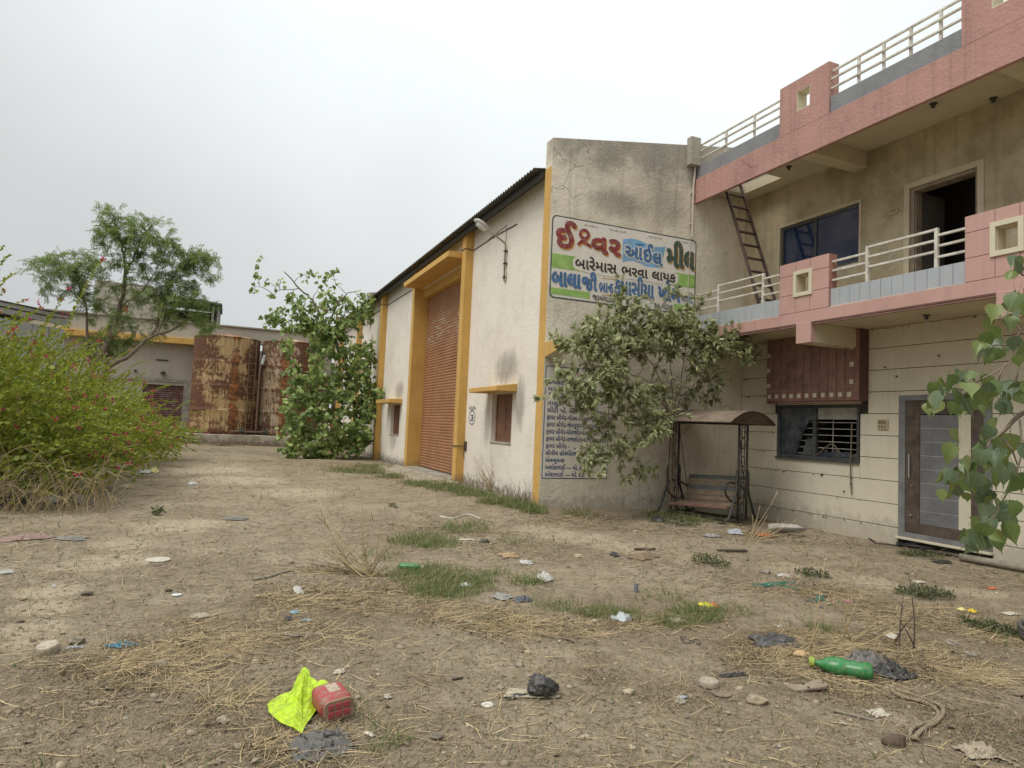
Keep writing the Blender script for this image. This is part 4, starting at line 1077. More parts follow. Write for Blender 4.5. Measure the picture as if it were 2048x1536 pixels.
for i in range(26):
    mb = MB(); z = -.05 + i * .12; mb.prism([(FYB + .119, z), (FYB + .085, z + .03), (FYB + .085, z + .09), (FYB + .119, z + .112)], 'x', sx0 + .01, sx1 - .01); obj('slat', mb.mesh('slat', M_OSH), fs)
for bx_ in ((-3.6, -3.0, FYB - .06, FYB - .002, 4.42, 4.48), (-3.3, -3.1, FYB - .3, FYB - .002, 3.66, 3.80), (-4.6, -4.5, FYB - .4, FYB - .002, 3.7, 3.8)):
    mb = MB(); mb.box(*bx_); obj('wall_fitting', mb.mesh('wall_fitting', M_STEEL), FB)
# upper storey with an open shed on the roof
UPB = thing('roof_storey', 'pale upper block and dark open shed standing on the roof of the factory building', 'building', (-4, FYB + 3, 6.7))
yy = FYB + 2.5
a0, a1 = on_y(190, 560, yy), on_y(318, 592, yy)
mb = MB(); mb.wall('y', yy, yy + 4, a0.x, a1.x, 6.0, a0.z, [(on_y(240, 600, yy).x, on_y(258, 600, yy).x, on_y(240, 624, yy).z, on_y(240, 608, yy).z)]); obj('wall', mb.mesh('wall', M_FAR), UPB)
b0, b1 = on_y(320, 590, yy), on_y(441, 612, yy)
mb = MB()
mb.box(b0.x, b1.x, yy + 3.5, yy + 3.7, 6.0, b1.z); mb.box(b1.x - .25, b1.x - .02, yy + .1, yy + 3.5, 6.0, b1.z - .1)
obj('shed_wall', mb.mesh('shed_wall', plain('dark sheet wall', (.07, .07, .065), .3, 1)), UPB)
mb = MB(); mb.prism([(b0.x, b0.z), (b1.x + .1, b1.z), (b1.x + .1, b1.z + .1), (b0.x, b0.z + .1)], 'y', yy - .3, yy + 3.8); obj('shed_roof', mb.mesh('shed_roof', plain('green edged roof sheet', (.05, .10, .08), .3, 1)), UPB)
mb = MB()
for x in (b0.x + .1, b1.x - .45, b1.x - .15): mb.box(x, x + .12, yy, yy + .12, 6.0, b1.z)
mb.box(b0.x, b1.x - .5, yy + .05, yy + .15, 6.0, 6.9)
obj('post', mb.mesh('post', M_CONC), UPB)
mb = MB(); v0, v1 = on_y(240, 624, yy), on_y(258, 608, yy); mb.box(v0.x + .01, v1.x - .01, yy + .1, yy + .2, v0.z + .01, v1.z - .01); obj('window_board', mb.mesh('window_board', plain('orange brown board', (.30, .13, .05))), UPB)

PL = thing('tank_plinth', 'low whitewashed concrete plinth under the two rusty tanks', 'plinth', (1.7, 38.5, 0))
mb = MB(); mb.box(-1.9, 5.6, 37.77, 41.6, -.3, .54); obj('plinth_block', mb.mesh('plinth_block', plaster('flaking plinth whitewash', (.46, .42, .36), (.24, .20, .15), .9, 1.2, .4, 14, .5, 0, .4, low=.9)), PL, bevel=.02)
def rustmat(name, seamx, band0, pal):
    m, nt_, b = newmat(name); B = NB(nt_); p = B.pos()
    sp = B.n('ShaderNodeSeparateXYZ'); B.l(B.n('ShaderNodeNewGeometry').outputs['Position'], sp.inputs[0])
    big = B.noise(p, .7, 5, .6); drip = B.noise(B.pos((13, 13, .9)), 1.0, 7, .8); blot = B.noise(B.pos((1.3, 1.3, 3.2)), 1.6, 8, .78); fine = B.noise(p, 14, 6, .8)
    # rusted bands at the welded rings, ragged by noise
    zb = B.math('ADD', sp.outputs['Z'], B.math('MULTIPLY', B.math('SUBTRACT', B.noise(B.pos((2.2, 2.2, .8)), 1.6, 6, .8), .5), .75))
    fr = B.math('FRACT', B.math('DIVIDE', B.math('SUBTRACT', zb, band0), 1.28))
    band = B.math('MAXIMUM', B.ramp(fr, .30, .02), B.ramp(fr, .90, 1.0))
    fr2 = B.math('FRACT', B.math('DIVIDE', B.math('SUBTRACT', zb, band0 + .55), 1.28))
    band = B.math('MAXIMUM', band, B.math('MULTIPLY', B.ramp(fr2, .16, .02), .8))
    dx = B.math('ABSOLUTE', B.math('SUBTRACT', B.math('ADD', sp.outputs['X'], B.math('MULTIPLY', B.math('SUBTRACT', fine, .5), .25)), seamx))
    seam = B.ramp(dx, .30, .10)
    edge = B.math('MAXIMUM', B.ramp(B.math('SUBTRACT', sp.outputs['X'], seamx), -1.25, -1.75), B.ramp(B.math('SUBTRACT', sp.outputs['X'], seamx), .55, .95))
    spk = B.noise(B.pos((6.5, 6.5, 5.0)), 1.0, 9, .8)
    r = B.math('ADD', B.math('ADD', B.math('MULTIPLY', band, .075), B.math('MULTIPLY', B.math('MAXIMUM', seam, edge), .12)), B.math('ADD', B.math('MULTIPLY', drip, .30), B.math('MULTIPLY', spk, .74)))
    r = B.math('ADD', r, B.math('MULTIPLY', B.math('SUBTRACT', big, .5), .75))
    f = B.ramp(r, .50, .61)
    paintc = B.mix(B.ramp(blot, .35, .7), pal[0], pal[1])
    paintc = B.mix(B.math('MULTIPLY', B.ramp(drip, .36, .58), .8), paintc, (.33, .175, .065))
    rust = B.mix(B.ramp(fine, .38, .66), (.055, .024, .016), (.19, .078, .030))
    rust = B.mix(B.math('MULTIPLY', seam, B.ramp(blot, .45, .62)), rust, (.36, .13, .03))
    c = B.mix(f, paintc, rust)
    B.l(c, b.inputs['Base Color']); b.inputs['Roughness'].default_value = .85
    B.bump(B.math('ADD', fine, B.math('MULTIPLY', f, .6)), .3, .02, b)
    return m
def tank(label, cx, cy, r, zt, mat, seam, ladder, manhole):
    t = thing('oil_tank', label, 'tank', (cx, cy, .54), group=None)
    mb = MB(); n = 48; prof = []
    z = .545; ring = (zt - .545) / 4
    for k in range(4):
        for kk in range(8): prof.append((r, z + ring * (k + kk / 8)))
        prof += [(r + .012, z + ring * (k + 1) - .03), (r + .012, z + ring * (k + 1) - .005)]
    prof += [(r + .02, zt), (r + .02, zt + .06), (r - .05, zt + .07), (.01, zt + .35)]
    mb.lathe((cx, cy, 0), prof, n); me = mb.mesh('shell', mat, True)
    me.polygons.foreach_set('use_smooth', [abs(p_.normal.z) < .2 for p_ in me.polygons])
    obj('shell', me, t)
    mb = MB(); a = math.asin((seam - cx) / r); mb.obox((seam, cy - r * math.cos(a) - .004, (zt + .55) / 2), (.05, 0, 0), (0, .012, 0), (0, 0, (zt - .6) / 2)); obj('seam_strip', mb.mesh('seam_strip', mat), t)
    if ladder:
        a = math.asin((ladder - cx) / r); lx, ly = ladder, cy - r * math.cos(a) - .16
        mb = MB()
        for s in (-.17, .17): mb.tube([(lx + s, ly + s * .6, .7), (lx + s, ly + s * .6, zt - .03)], .022, 6)
        ld = obj('ladder', mb.mesh('ladder', plain('rusty ladder steel', (.20, .13, .085), .3, 5, .8)), t)
        for i in range(15):
            z = .85 + i * .32; mb = MB(); mb.tube([(lx - .16, ly - .096, z), (lx + .16, ly + .096, z)], .014, 5); obj('rung', mb.mesh('rung', plain('rusty ladder steel', (.20, .13, .085))), ld)
    if manhole:
        a = math.asin((manhole - cx) / r); d = Vector((math.sin(a), -math.cos(a), 0)); c0 = Vector((cx, cy, 1.12)) + d * r
        mb = MB(); mb.lathe(c0 + d * -.05, [(.33, 0), (.33, .16), (.38, .16), (.38, .20), (.01, .21)], 24, d.to_track_quat('Z', 'Y').to_matrix())
        obj('manhole', mb.mesh('manhole', plain('dark manhole cover', (.045, .045, .045), .3, 4)), t)
    return t
tank('left rusty cream tank with a ladder up its right side', 0.0, 39.85, 1.675, 5.66, rustmat('rusted cream tank paint', .45, .55, ((.44, .325, .165), (.53, .43, .26))), .42, 1.28, None)
tank('right rusty cream tank partly behind the leafy sapling', 3.46, 39.85, 1.675, 5.66, rustmat('rusted pale tank paint', 2.95, .40, ((.46, .41, .31), (.52, .46, .34))), 2.98, None, 3.55)
PV = thing('tank_pipe', 'rusty pipes with valves running between the two tanks', 'pipe', (1.7, 37.9, .6))
mb = MB(); mb.tube([(1.66, 38.3, .8), (1.66, 38.3, 3.9)], .05, 8); mb.tube([(1.66, 38.3, 3.9), (1.72, 38.25, 4.3), (1.80, 38.2, 4.55)], .05, 8); mb.tube([(.4, 38.0, .72), (2.4, 38.0, .72)], .05, 8)
obj('pipe', mb.mesh('pipe', plain('rusty pipe', (.17, .10, .065), .3, 5, .8)), PV)
mb = MB(); mb.tube([(1.76, 38.22, 4.35), (1.86, 38.16, 4.85)], .075, 8); obj('pipe_wrap', mb.mesh('pipe_wrap', plain('silver wrap', (.5, .52, .53))), PV)
for x in (.95, 2.1):
    mb = MB(); mb.lathe((x, 38.0, .72), [(.11, -.12), (.11, .12)], 10, Matrix.Rotation(math.pi / 2, 3, 'Y')); mb.tube([(x, 38.0, .8), (x, 37.95, 1.02)], .025, 6); mb.lathe((x, 37.95, 1.02), [(.10, 0), (.10, .025)], 12)
    obj('valve', mb.mesh('valve', M_STEEL), PV)

# pale metal shed behind the hedge at the left edge
SD = thing('metal_shed', 'pale grey sheet metal shed behind the flowering hedge at the left edge', 'shed', (-9, 33, 0))
c1, c0 = Vector((on_y(131, 632, 32.0).x, 32.0, 6.0)), None
zt = on_y(131, 632, 32.0).z
d0 = ray(0, 605); t0 = (zt - EYE) / d0[2]; c0 = Vector((d0[0] * t0, d0[1] * t0, zt))
u = (c0 - c1); u.z = 0; u = u.normalized(); c2 = c1 + u * 12; nv = Vector((u.y, -u.x, 0)) * (1 if Vector((u.y, -u.x, 0)).dot(Vector((0, -1, 0))) > 0 else -1)
M_SHED = plain('weathered grey sheet', (.46, .47, .47), .2, .8, .7, .05, dirt=(.28, .28, .27), damt=.4)
npan = 16
for i in range(npan):
    a = c1 + u * (12 * i / npan + .02); b_ = c1 + u * (12 * (i + 1) / npan - .02)
    mb = MB(); mb.obox(((a + b_) / 2).xy.to_3d() + Vector((0, 0, zt / 2 - .3)), (b_ - a) / 2, nv * .03, (0, 0, zt / 2 - .25)); obj('panel', mb.mesh('panel', M_SHED), SD, bevel=.01)
mb = MB(); mid = (c1 + c2) / 2; mb.obox((mid.x, mid.y, zt - .28), u * 6.05, nv * .09, (0, 0, .10)); mb.obox((mid.x, mid.y, zt - .06), u * 6.15, nv * .16, (0, 0, .07)); obj('eaves', mb.mesh('eaves', M_SHED), SD, bevel=.01)
mb = MB(); e = c1 - nv * 8
mb.obox(((c1 + e) / 2).xy.to_3d() + Vector((0, 0, zt / 2 - .35)), (e - c1) / 2, u * .03, (0, 0, zt / 2 - .3)); obj('end_wall', mb.mesh('end_wall', M_SHED), SD)
mb = MB(); A = c1 - u * .15 + nv * .2; Bq = c2 + nv * .2; A2 = A - nv * 8.4; B2 = Bq - nv * 8.4
mb.add([(A.x, A.y, zt + .02), (Bq.x, Bq.y, zt + .02), (B2.x, B2.y, zt - .9), (A2.x, A2.y, zt - .9), (A.x, A.y, zt + .06), (Bq.x, Bq.y, zt + .06), (B2.x, B2.y, zt - .86), (A2.x, A2.y, zt - .86)], [(0, 1, 2, 3), (4, 5, 6, 7), (0, 1, 5, 4), (1, 2, 6, 5), (2, 3, 7, 6), (3, 0, 4, 7)])
obj('roof', mb.mesh('roof', M_ROOF), SD)

# ------------------------------------------------------------------ garden swing
SWA = math.radians(18)
SWP = (8.93, 10.80, -.03)
SW = thing('garden_swing', 'rusty iron garden swing bench with an arched sheet canopy in the wall corner', 'swing', SWP, (0, 0, SWA))
WP_SW = WP[SW.name]
def sobj(name, me, parent=None, **k):
    """mesh in the swing's own axes: x = depth (to the back), y = length"""
    o = bpy.data.objects.new(name, me); COL.objects.link(o); o.parent = parent or SW
    if k.get('bevel'):
        md = o.modifiers.new('bevel', 'BEVEL'); md.width = k['bevel']; md.segments = 2; md.limit_method = 'ANGLE'
    return o
HL = .78
M_RUSTY = plain('rusty brown iron', (.075, .045, .03), .35, 6, .75, .15, dirt=(.13, .10, .07), damt=.5)
for s in (-1, 1):
    y = s * HL
    for x in (-.15, .15):
        mb = MB(); mb.tube([(x, y, .03), (x, y, 1.86)], .024, 8); sobj('post', mb.mesh('post', M_SWINGMET, True))
    for d in (-1, 1):
        mb = MB(); mb.tube([(d * .17, y, .98), (d * .21, y, .90), (d * .21, y, .60), (d * .25, y, .50), (d * .42, y, .17), (d * .50, y, .06), (d * .58, y, .03), (d * .78, y, .025)], .025, 8); sobj('leg', mb.mesh('leg', M_SWINGMET, True))
    mb = MB(); mb.tube([(-.2, y, .03), (.2, y, .03)], .02, 6); mb.tube([(-.15, y, 1.84), (.15, y, 1.84)], .018, 6)
    for z in (.5, .98, 1.45): mb.tube([(-.15, y, z), (.15, y, z)], .008, 5)
    for x in (-.05, .05): mb.tube([(x, y, .06), (x, y, 1.84)], .009, 5)
    for z in (.25, .55, .85, 1.15, 1.5, 1.7):
        mb.tube([(.065 * math.cos(a), y, z + .10 * math.sin(a)) for a in [2 * math.pi * i / 14 for i in range(15)]], .009, 5)
    sobj('side_ornament', mb.mesh('side_ornament', M_SWINGMET))
for (x, z, e) in ((-.18, .03, 0), (0, 1.86, .1), (.15, .05, 0)):
    mb = MB(); mb.tube([(x, -HL - e, z), (x, HL + e, z)], .021, 8); sobj('cross_bar', mb.mesh('cross_bar', M_SWINGMET, True))
# canopy: arched sheet
prof = []; nn = 14
for i in range(nn + 1):
    t = -1 + 2 * i / nn; prof.append((t * .83, 1.885 + .235 * (1 - t * t)))
poly = prof + [(x, z - .012) for x, z in reversed(prof)]
mb = MB(); mb.prism(poly, 'y', -HL - .22, HL + .22); sobj('canopy', mb.mesh('canopy', plain('dusty brown canopy sheet', (.20, .15, .11), .35, 3, .85, .2, dirt=(.10, .07, .05), damt=.5), weld=True))
mb = MB()
for y in (-HL - .2, HL + .2, 0): mb.tube([(x * .99, y, z - .022) for x, z in prof], .011, 5); mb.tube([(-.82, y, 1.875), (.82, y, 1.875)], .012, 5)
for x in (-.82, .82): mb.tube([(x, -HL - .2, 1.872), (x, HL + .2, 1.872)], .014, 5)
mb.tube([(0, -HL - .2, 1.88), (0, -HL - .2, 2.1)], .008, 5)
mb.tube([(.1 * math.cos(a), -HL - .2, 1.885 + .09 * math.sin(a)) for a in [math.pi * i / 8 for i in range(9)]], .011, 5)
sobj('canopy_frame', mb.mesh('canopy_frame', M_RUSTY))
# hanging bench, slipped on one chain (far end low)
def tilt(p):   # p in bench axes, bench hung a little crooked
    x, y, z = p; return (x, y, z - .05 * y - .04)
M_SLAT1, M_SLAT2 = plain('faded blue grey slat', (.15, .155, .16), .3, 4, .7, .15, dirt=(.12, .095, .07), damt=.4), plain('faded tan slat', (.30, .225, .15), .3, 4, .7, .15, dirt=(.14, .11, .08), damt=.4)
BL = .64
mb = MB(); c0 = Vector((-.02, 0, .31)); mb.obox(tilt(c0), (.27, 0, .02), (0, BL, -.05 * BL), (0, 0, .012)); sobj('seat', mb.mesh('seat', M_SLAT2), bevel=.006)
mb = MB(); mb.obox(tilt(c0 + Vector((-.275, 0, -.025))), (.012, 0, 0), (0, BL, -.05 * BL), (0, 0, .028)); sobj('seat_edge', mb.mesh('seat_edge', M_AWN), bevel=.004)
for i in range(5):
    z = .40 + i * .105; x = .25 + i * .028
    mb = MB(); mb.obox(tilt((x, 0, z)), (.008, 0, .0), (0, BL, -.05 * BL), (.011, 0, .042)); sobj('back_slat', mb.mesh('back_slat', M_SLAT1 if i in (2, 4) else M_SLAT2), bevel=.004)
for s in (-1, 1):
    y = s * (BL + .01); mb = MB()
    pts = [(.30, y, .62), (.10, y, .70), (-.22, y, .76), (-.36, y, .72), (-.40, y, .62), (-.36, y, .52), (-.22, y, .42), (-.02, y, .36), (.08, y, .38), (.14, y, .46)]
    mb.tube([tilt(p_) for p_ in pts], .02, 8); mb.tube([tilt((.26, y, .30)), tilt((.40, y, .86))], .014, 6); sobj('armrest', mb.mesh('armrest', M_SWINGMET, True))
    mb = MB(); mb.tube([tilt((.30, y, .6)), (.0, y * 1.05, 1.86)], .008, 5); sobj('hanger', mb.mesh('hanger', M_RUSTY))
# ------------------------------------------------------------------ vegetation
def rand_unit(k):
    v = RNG.normal(size=(k, 3)); return v / np.linalg.norm(v, axis=1, keepdims=True)

def grow(mains, targets, r_tip=.006, r_base=.02, sag=0.0, rmain=None):
    """limbs (lists of points) joined to targets by twigs; returns list of (points, r0) twigs"""
    nodes = []
    for pl in mains:
        for a, b in zip(pl[:-1], pl[1:]):
            a, b = np.array(a, float), np.array(b, float)
            n = max(2, int(np.linalg.norm(b - a) / .15))
            for i in range(n): nodes.append(a + (b - a) * i / n)
        nodes.append(np.array(pl[-1], float))
    P = np.array(nodes); gen = np.zeros(len(P))
    T = np.array(targets, float)
    d0 = np.array([np.min(np.linalg.norm(P - t, axis=1)) for t in T])
    twigs = []
    for i in np.argsort(d0):
        t = T[i]
        dd = np.linalg.norm(P - t, axis=1) + gen * .12 + np.maximum(0, P[:, 2] - t[2]) * .5
        j = int(np.argmin(dd)); a = P[j]; L = np.linalg.norm(t - a)
        if L < .04: continue
        n = max(3, int(L / .14)); pts = []
        bend = RNG.normal(size=3) * L * .10
        for k in range(n + 1):
            s = k / n; q = a + (t - a) * s + bend * math.sin(math.pi * s) + np.array([0, 0, L * .16 * math.sin(math.pi * s) - sag * L * s * s])
            if 0 < k: q = q + RNG.normal(size=3) * .012
            pts.append(q)
        twigs.append((np.array(pts), gen[j]))
        P = np.vstack([P, np.array(pts[1:])]); gen = np.concatenate([gen, np.full(n, gen[j] + 1)])
    return twigs

def twig_mesh(name, twigs, mat, r0=.018, r1=.004, n=5):
    mb = MB()
    for pts, g in twigs:
        a = max(r1, r0 * (.62 ** g)); k = len(pts)
        mb.tube([tuple(q) for q in pts], [a + (r1 - a) * i / (k - 1) for i in range(k)], n, cap=False)
    return mb.mesh(name, mat, True, weld=False)

def limb_mesh(name, limbs, mat, n=9):
    mb = MB()
    for pts, ra, rb in limbs:
        k = len(pts); mb.tube(pts, [ra + (rb - ra) * i / (k - 1) for i in range(k)], n)
    return mb.mesh(name, mat, True, weld=False)

def smooth_path(pts, m=5, jit=0.0):
    pts = [np.array(p, float) for p in pts]; out = []
    P = [2 * pts[0] - pts[1]] + pts + [2 * pts[-1] - pts[-2]]
    for i in range(1, len(P) - 2):
        for k in range(m):
            t = k / m
            q = .5 * ((2 * P[i]) + (-P[i - 1] + P[i + 1]) * t + (2 * P[i - 1] - 5 * P[i] + 4 * P[i + 1] - P[i + 2]) * t * t + (-P[i - 1] + 3 * P[i] - 3 * P[i + 1] + P[i + 2]) * t ** 3)
            out.append(q + RNG.normal(size=3) * jit)
    out.append(pts[-1]); return [tuple(q) for q in out]

def blob_targets(blobs):
    out = []
    for (c, rx, ry, rz_, k) in blobs:
        u_ = rand_unit(k) * (RNG.random((k, 1)) ** .4)
        out.append(np.array(c) + u_ * np.array([rx, ry, rz_]))
    return np.vstack(out)

def along(twigs, frac0, step, jit):
    """leaf seats along twigs: positions and directions"""
    P, D = [], []
    for pts, g in twigs:
        seg = np.diff(pts, axis=0); L = np.linalg.norm(seg, axis=1); cum = np.concatenate([[0], np.cumsum(L)])
        s = cum[-1] * frac0
        while s < cum[-1]:
            i = min(np.searchsorted(cum, s) - 1, len(seg) - 1); i = max(i, 0)
            t = (s - cum[i]) / max(L[i], 1e-6)
            P.append(pts[i] + seg[i] * t); D.append(seg[i] / max(L[i], 1e-6)); s += step * (1 + RNG.uniform(-.4, .4))
        P.append(pts[-1]); D.append(seg[-1] / max(L[-1], 1e-6))
    P = np.array(P); D = np.array(D); P = P + RNG.normal(size=P.shape) * jit
    return P, D

# -- flowering hedge along the left side
L_HEDGE = leafmat('hedge leaf', (.345, .370, .065), (.140, .195, .036), (.28, .22, .08), .35, .5, .05)
L_PINK = leafmat('pink flower', (.55, .035, .13), (.42, .03, .16), None, .3)
M_STEM = plain('hedge stem', (.10, .085, .05), .4, 9, .9)
HG = thing('flowering_hedge', 'tall overgrown hedge with yellow green shoots and small pink flowers on the left', 'hedge', (-3.5, 16, 0))
def hedge_right(y): return -1.95 + .45 * sst(13, 18, y) + .35 * sst(18, 24, y) + .35 * vn(y * .8, 0, 21)
def hedge_top(x, y):
    base = 2.95 + .35 * vn(x * .6, y * .6, 22) - .6 * sst(20, 26, y) - .35 * sst(-3.2, -4.6, x)
    return base * (1 - .72 * sst(1.6, -.1, hedge_right(y) - x))
K = 1150
shoots = []
for _ in range(K):
    y = 12.6 + 14.5 * RNG.random() ** 1.55
    xr = float(hedge_right(y))
    x = xr + .1 - 5.4 * RNG.random() ** 1.3
    h = float(hedge_top(x, y)); t_z = h * (1 - .85 * RNG.random() ** 1.5) + .1
    tip = np.array([x + RNG.normal() * .15, y + RNG.normal() * .15, max(t_z, .12)])
    if x > xr - .5: tip[0] += RNG.random() * .55 
    if RNG.random() < .22: tip += np.array([.25 * RNG.random(), -.2 * RNG.random(), .15 + .6 * RNG.random() ** 2])
    base = np.array([min(x - .5 - RNG.random() * 1.2, xr - 1.0), y + .8 + RNG.random() * .9, max(0, tip[2] * .25)])
    if RNG.random() < .35: base[1] -= 1.2
    L = np.linalg.norm(tip - base); n = 9; pts = []
    for k in range(n + 1):
        s = k / n; pts.append(base + (tip - base) * s + np.array([0, 0, .22 * L * math.sin(math.pi * s * .85)]) + RNG.normal(size=3) * .02)
    shoots.append((np.array(pts), 1))
for (px, py, Y) in ((20, 510, 13.5), (35, 545, 13.2), (5, 495, 13.8), (205, 520, 15.0), (8, 560, 13.0)):
    tip = np.array(on_y(px, py, Y)); base = np.array([tip[0] - .7, Y + .5, 2.6]); shoots.append((np.array([base + (tip - base) * s + np.array([0, 0, .25 * math.sin(math.pi * s)]) for s in np.linspace(0, 1, 9)]), 1))
obj('stem', twig_mesh('stem', shoots[::2], M_STEM, .013, .004, 4), HG, kind='stuff')
P, D = along(shoots, .25, .016, .009)
k = len(P); side = rand_unit(k); side = side - D * np.sum(side * D, 1, keepdims=True)
d = side * .8 + D * .55 + np.array([0, 0, .35]); rm = frame_from(d, rand_unit(k) + np.array([0, 0, 1.5]))
sc = RNG.uniform(.035, .062, k)
obj('foliage', scatter_mesh('foliage', *LEAF_SMALL, P, rm, sc, L_HEDGE), HG, kind='stuff')
k = 15000                                           # inner leaves
y = 12.7 + 14 * RNG.random(k) ** 1.5; x = hedge_right(y) - .15 - 5.0 * RNG.random(k); z = .05 + hedge_top(x, y) * .86 * RNG.random(k) ** .8
P = np.stack([x, y, z], 1); rm = frame_from(rand_unit(k), rand_unit(k))
obj('inner_foliage', scatter_mesh('inner_foliage', *LEAF_SMALL, P, rm, RNG.uniform(.06, .11, k), L_HEDGE), HG, kind='stuff')
tips = np.array([s[0][-1] for s in shoots]); sel = tips[RNG.random(len(tips)) < .34]
sel = np.vstack([sel, np.array(on_y(205, 520, 15)), np.array(on_y(137, 577, 15)), np.array(on_y(52, 600, 14)), np.array(on_y(78, 606, 14)), np.array(on_y(128, 630, 14.5))])
P = np.repeat(sel, 7, 0); k = len(P); P = P + RNG.normal(size=P.shape) * .022
obj('flower', scatter_mesh('flower', *LEAF_SMALL, P, frame_from(rand_unit(k) + np.array([0, 0, .6]), rand_unit(k)), RNG.uniform(.028, .05, k), L_PINK), HG, kind='stuff')
# dry canes hanging in the foot of the hedge
M_CANE = plain('dry tan cane', (.40, .31, .17), .3, 12, .85, .1)
M_CANE2 = plain('dry grey brown twig', (.24, .18, .11), .35, 12, .9, .1)
canes = []
for _ in range(170):
    b0 = np.array([-3.8 + 2.2 * RNG.random() ** 1.3, 12.25 + .7 * RNG.random(), 0.]); b0[2] = float(gz(b0[0], b0[1])); L = RNG.uniform(.3, 1.35); a = RNG.uniform(0, 2 * math.pi)
    tip = b0 + np.array([math.cos(a) * L * .8, math.sin(a) * L * .4, L * RNG.uniform(.1, 1.0)])
    canes.append((np.array([b0 + (tip - b0) * s + np.array([0, 0, .25 * L * math.sin(math.pi * s)]) + RNG.normal(size=3) * .015 for s in np.linspace(0, 1, 7)]), 0))
obj('dry_cane', twig_mesh('dry_cane', canes, M_CANE, .006, .003, 4), HG, kind='stuff')

# -- feathery tree behind the hedge
YT = 30.0
def T_(px, py, dy=0): return tuple(on_y(px, py, YT + dy))
TR = thing('acacia_tree', 'feathery green tree leaning over the hedge in front of the factory building', 'tree', (on_y(175, 770, YT).x, YT, 0))
bx = on_y(170, 905, YT)
m1 = smooth_path([(bx.x, YT, 0), T_(180, 760), T_(212, 690), T_(238, 620), T_(250, 555), T_(246, 500), T_(228, 440)], 5, .02)
m2 = smooth_path([(bx.x + .2, YT - .2, 0), T_(205, 755, -.3), T_(262, 708, -.4), T_(300, 675, -.4), T_(345, 660, -.3), T_(380, 632, -.2)], 5, .02)
m3 = smooth_path([T_(300, 675, -.4), T_(318, 640), T_(335, 590), T_(352, 545), T_(375, 515)], 5, .02)
m4 = smooth_path([T_(185, 745), T_(176, 690, .5), T_(172, 620, .6), T_(150, 560, .5), T_(118, 530, .4)], 5, .02)
m5 = smooth_path([T_(250, 555), T_(270, 510), T_(285, 470), T_(300, 455)], 4, .02)
m6 = smooth_path([T_(240, 615), T_(275, 590, -.5), T_(310, 545, -.6), T_(330, 500, -.6)], 4, .02)
obj('trunk', limb_mesh('trunk', [(m1, .13, .025), (m2, .12, .022), (m3, .05, .015), (m4, .065, .015), (m5, .035, .01), (m6, .035, .01)], plain('acacia bark', (.19, .15, .11), .4, 9, .95, .6, 40)), TR)
def bl(px, py, rpx, rpy, k, dy=0, ry=1.0):
    c = T_(px, py, dy); s = YT / FPX * 1.02; return (c, rpx * s, ry, rpy * s, k)
tg = blob_targets([bl(225, 450, 38, 32, 46), bl(255, 490, 55, 45, 60), bl(300, 480, 45, 45, 50, -.4), bl(375, 540, 55, 40, 70, -.2), bl(345, 510, 40, 35, 40, .5), bl(405, 520, 28, 20, 24), bl(120, 545, 55, 38, 62, .4), bl(170, 530, 40, 30, 36, .3), bl(155, 590, 55, 35, 44, .6),
                   bl(250, 560, 60, 40, 44), bl(310, 590, 60, 40, 46, -.5), bl(380, 600, 45, 30, 40), bl(225, 640, 40, 40, 26, .3), bl(400, 650, 35, 14, 22), bl(330, 640, 35, 22, 16), bl(200, 690, 40, 28, 30, .6), bl(270, 660, 45, 25, 20, .5), bl(240, 690, 30, 25, 24, .8)])
tw = grow([m1, m2, m3, m4, m5, m6], tg)
obj('branch', twig_mesh('branch', tw, plain('acacia bark', (.19, .15, .11)), .022, .005, 4), TR, kind='stuff')
P, D = along(tw, .45, .20, .07)                      # feather fronds: each a rachis with pairs of leaflets
fr_p, fr_d = [], []
for _ in range(3):
    dd = rand_unit(len(P)) * .9 + D * .4 + np.array([0.25, 0, -.25]); fr_p.append(P); fr_d.append(dd)
P = np.vstack(fr_p); d = np.vstack(fr_d); keep = RNG.random(len(P)) < .95; P, d = P[keep], d[keep]
tv, tf = [], []
for i in range(7):
    for s in (-1, 1):
        b0 = len(tv); y_ = .10 + i * .13; z_ = -.10 * (y_ ** 2)
        tv += [(0, y_, z_), (s * .13, y_ - .045, z_ + .01), (s * .30, y_ + .06, z_ - .03), (s * .14, y_ + .055, z_ + .01)]; tf.append((b0, b0 + 1, b0 + 2, b0 + 3))
k = len(P); rm = frame_from(d, rand_unit(k) * .5 + np.array([0, 0, 1.0]))
L_ACA = leafmat('feathery leaf', (.27, .34, .125), (.150, .21, .070), (.18, .16, .05), .35, .55, .04)
obj('crown', scatter_mesh('crown', tv, tf, P, rm, RNG.uniform(.22, .38, k), L_ACA), TR, kind='stuff')

# -- peepal sapling growing out of the warehouse wall
YS = 28.6
def S_(px, py, dy=0): return tuple(on_y(px, py, YS + dy))
PS = thing('peepal_sapling', 'leafy heart leaved sapling sprawling against the warehouse wall beside the tanks', 'tree', (4.9, YS, 0))
g1 = smooth_path([S_(715, 925), S_(712, 850), S_(703, 770), S_(680, 700), S_(650, 648), S_(625, 600), S_(600, 578), S_(568, 543)], 5, .02)
g2 = smooth_path([S_(655, 655), S_(672, 615), S_(690, 590), S_(722, 580)], 4, .02)
g3 = smooth_path([S_(712, 860), S_(735, 800, -.5), S_(742, 740, -.5), S_(745, 670, -.4)], 4, .02)
g4 = smooth_path([S_(708, 880), S_(670, 830, -.8), S_(630, 790, -1), S_(590, 760, -1)], 4, .02)
g5 = smooth_path([S_(712, 900), S_(680, 870, -1.2), S_(640, 860, -1.4), S_(600, 850, -1.4)], 4, .02)
g6 = smooth_path([S_(600, 578), S_(560, 580), S_(548, 590)], 3, .01); g7 = smooth_path([S_(640, 640), S_(600, 640), S_(555, 650), S_(535, 660)], 3, .01)
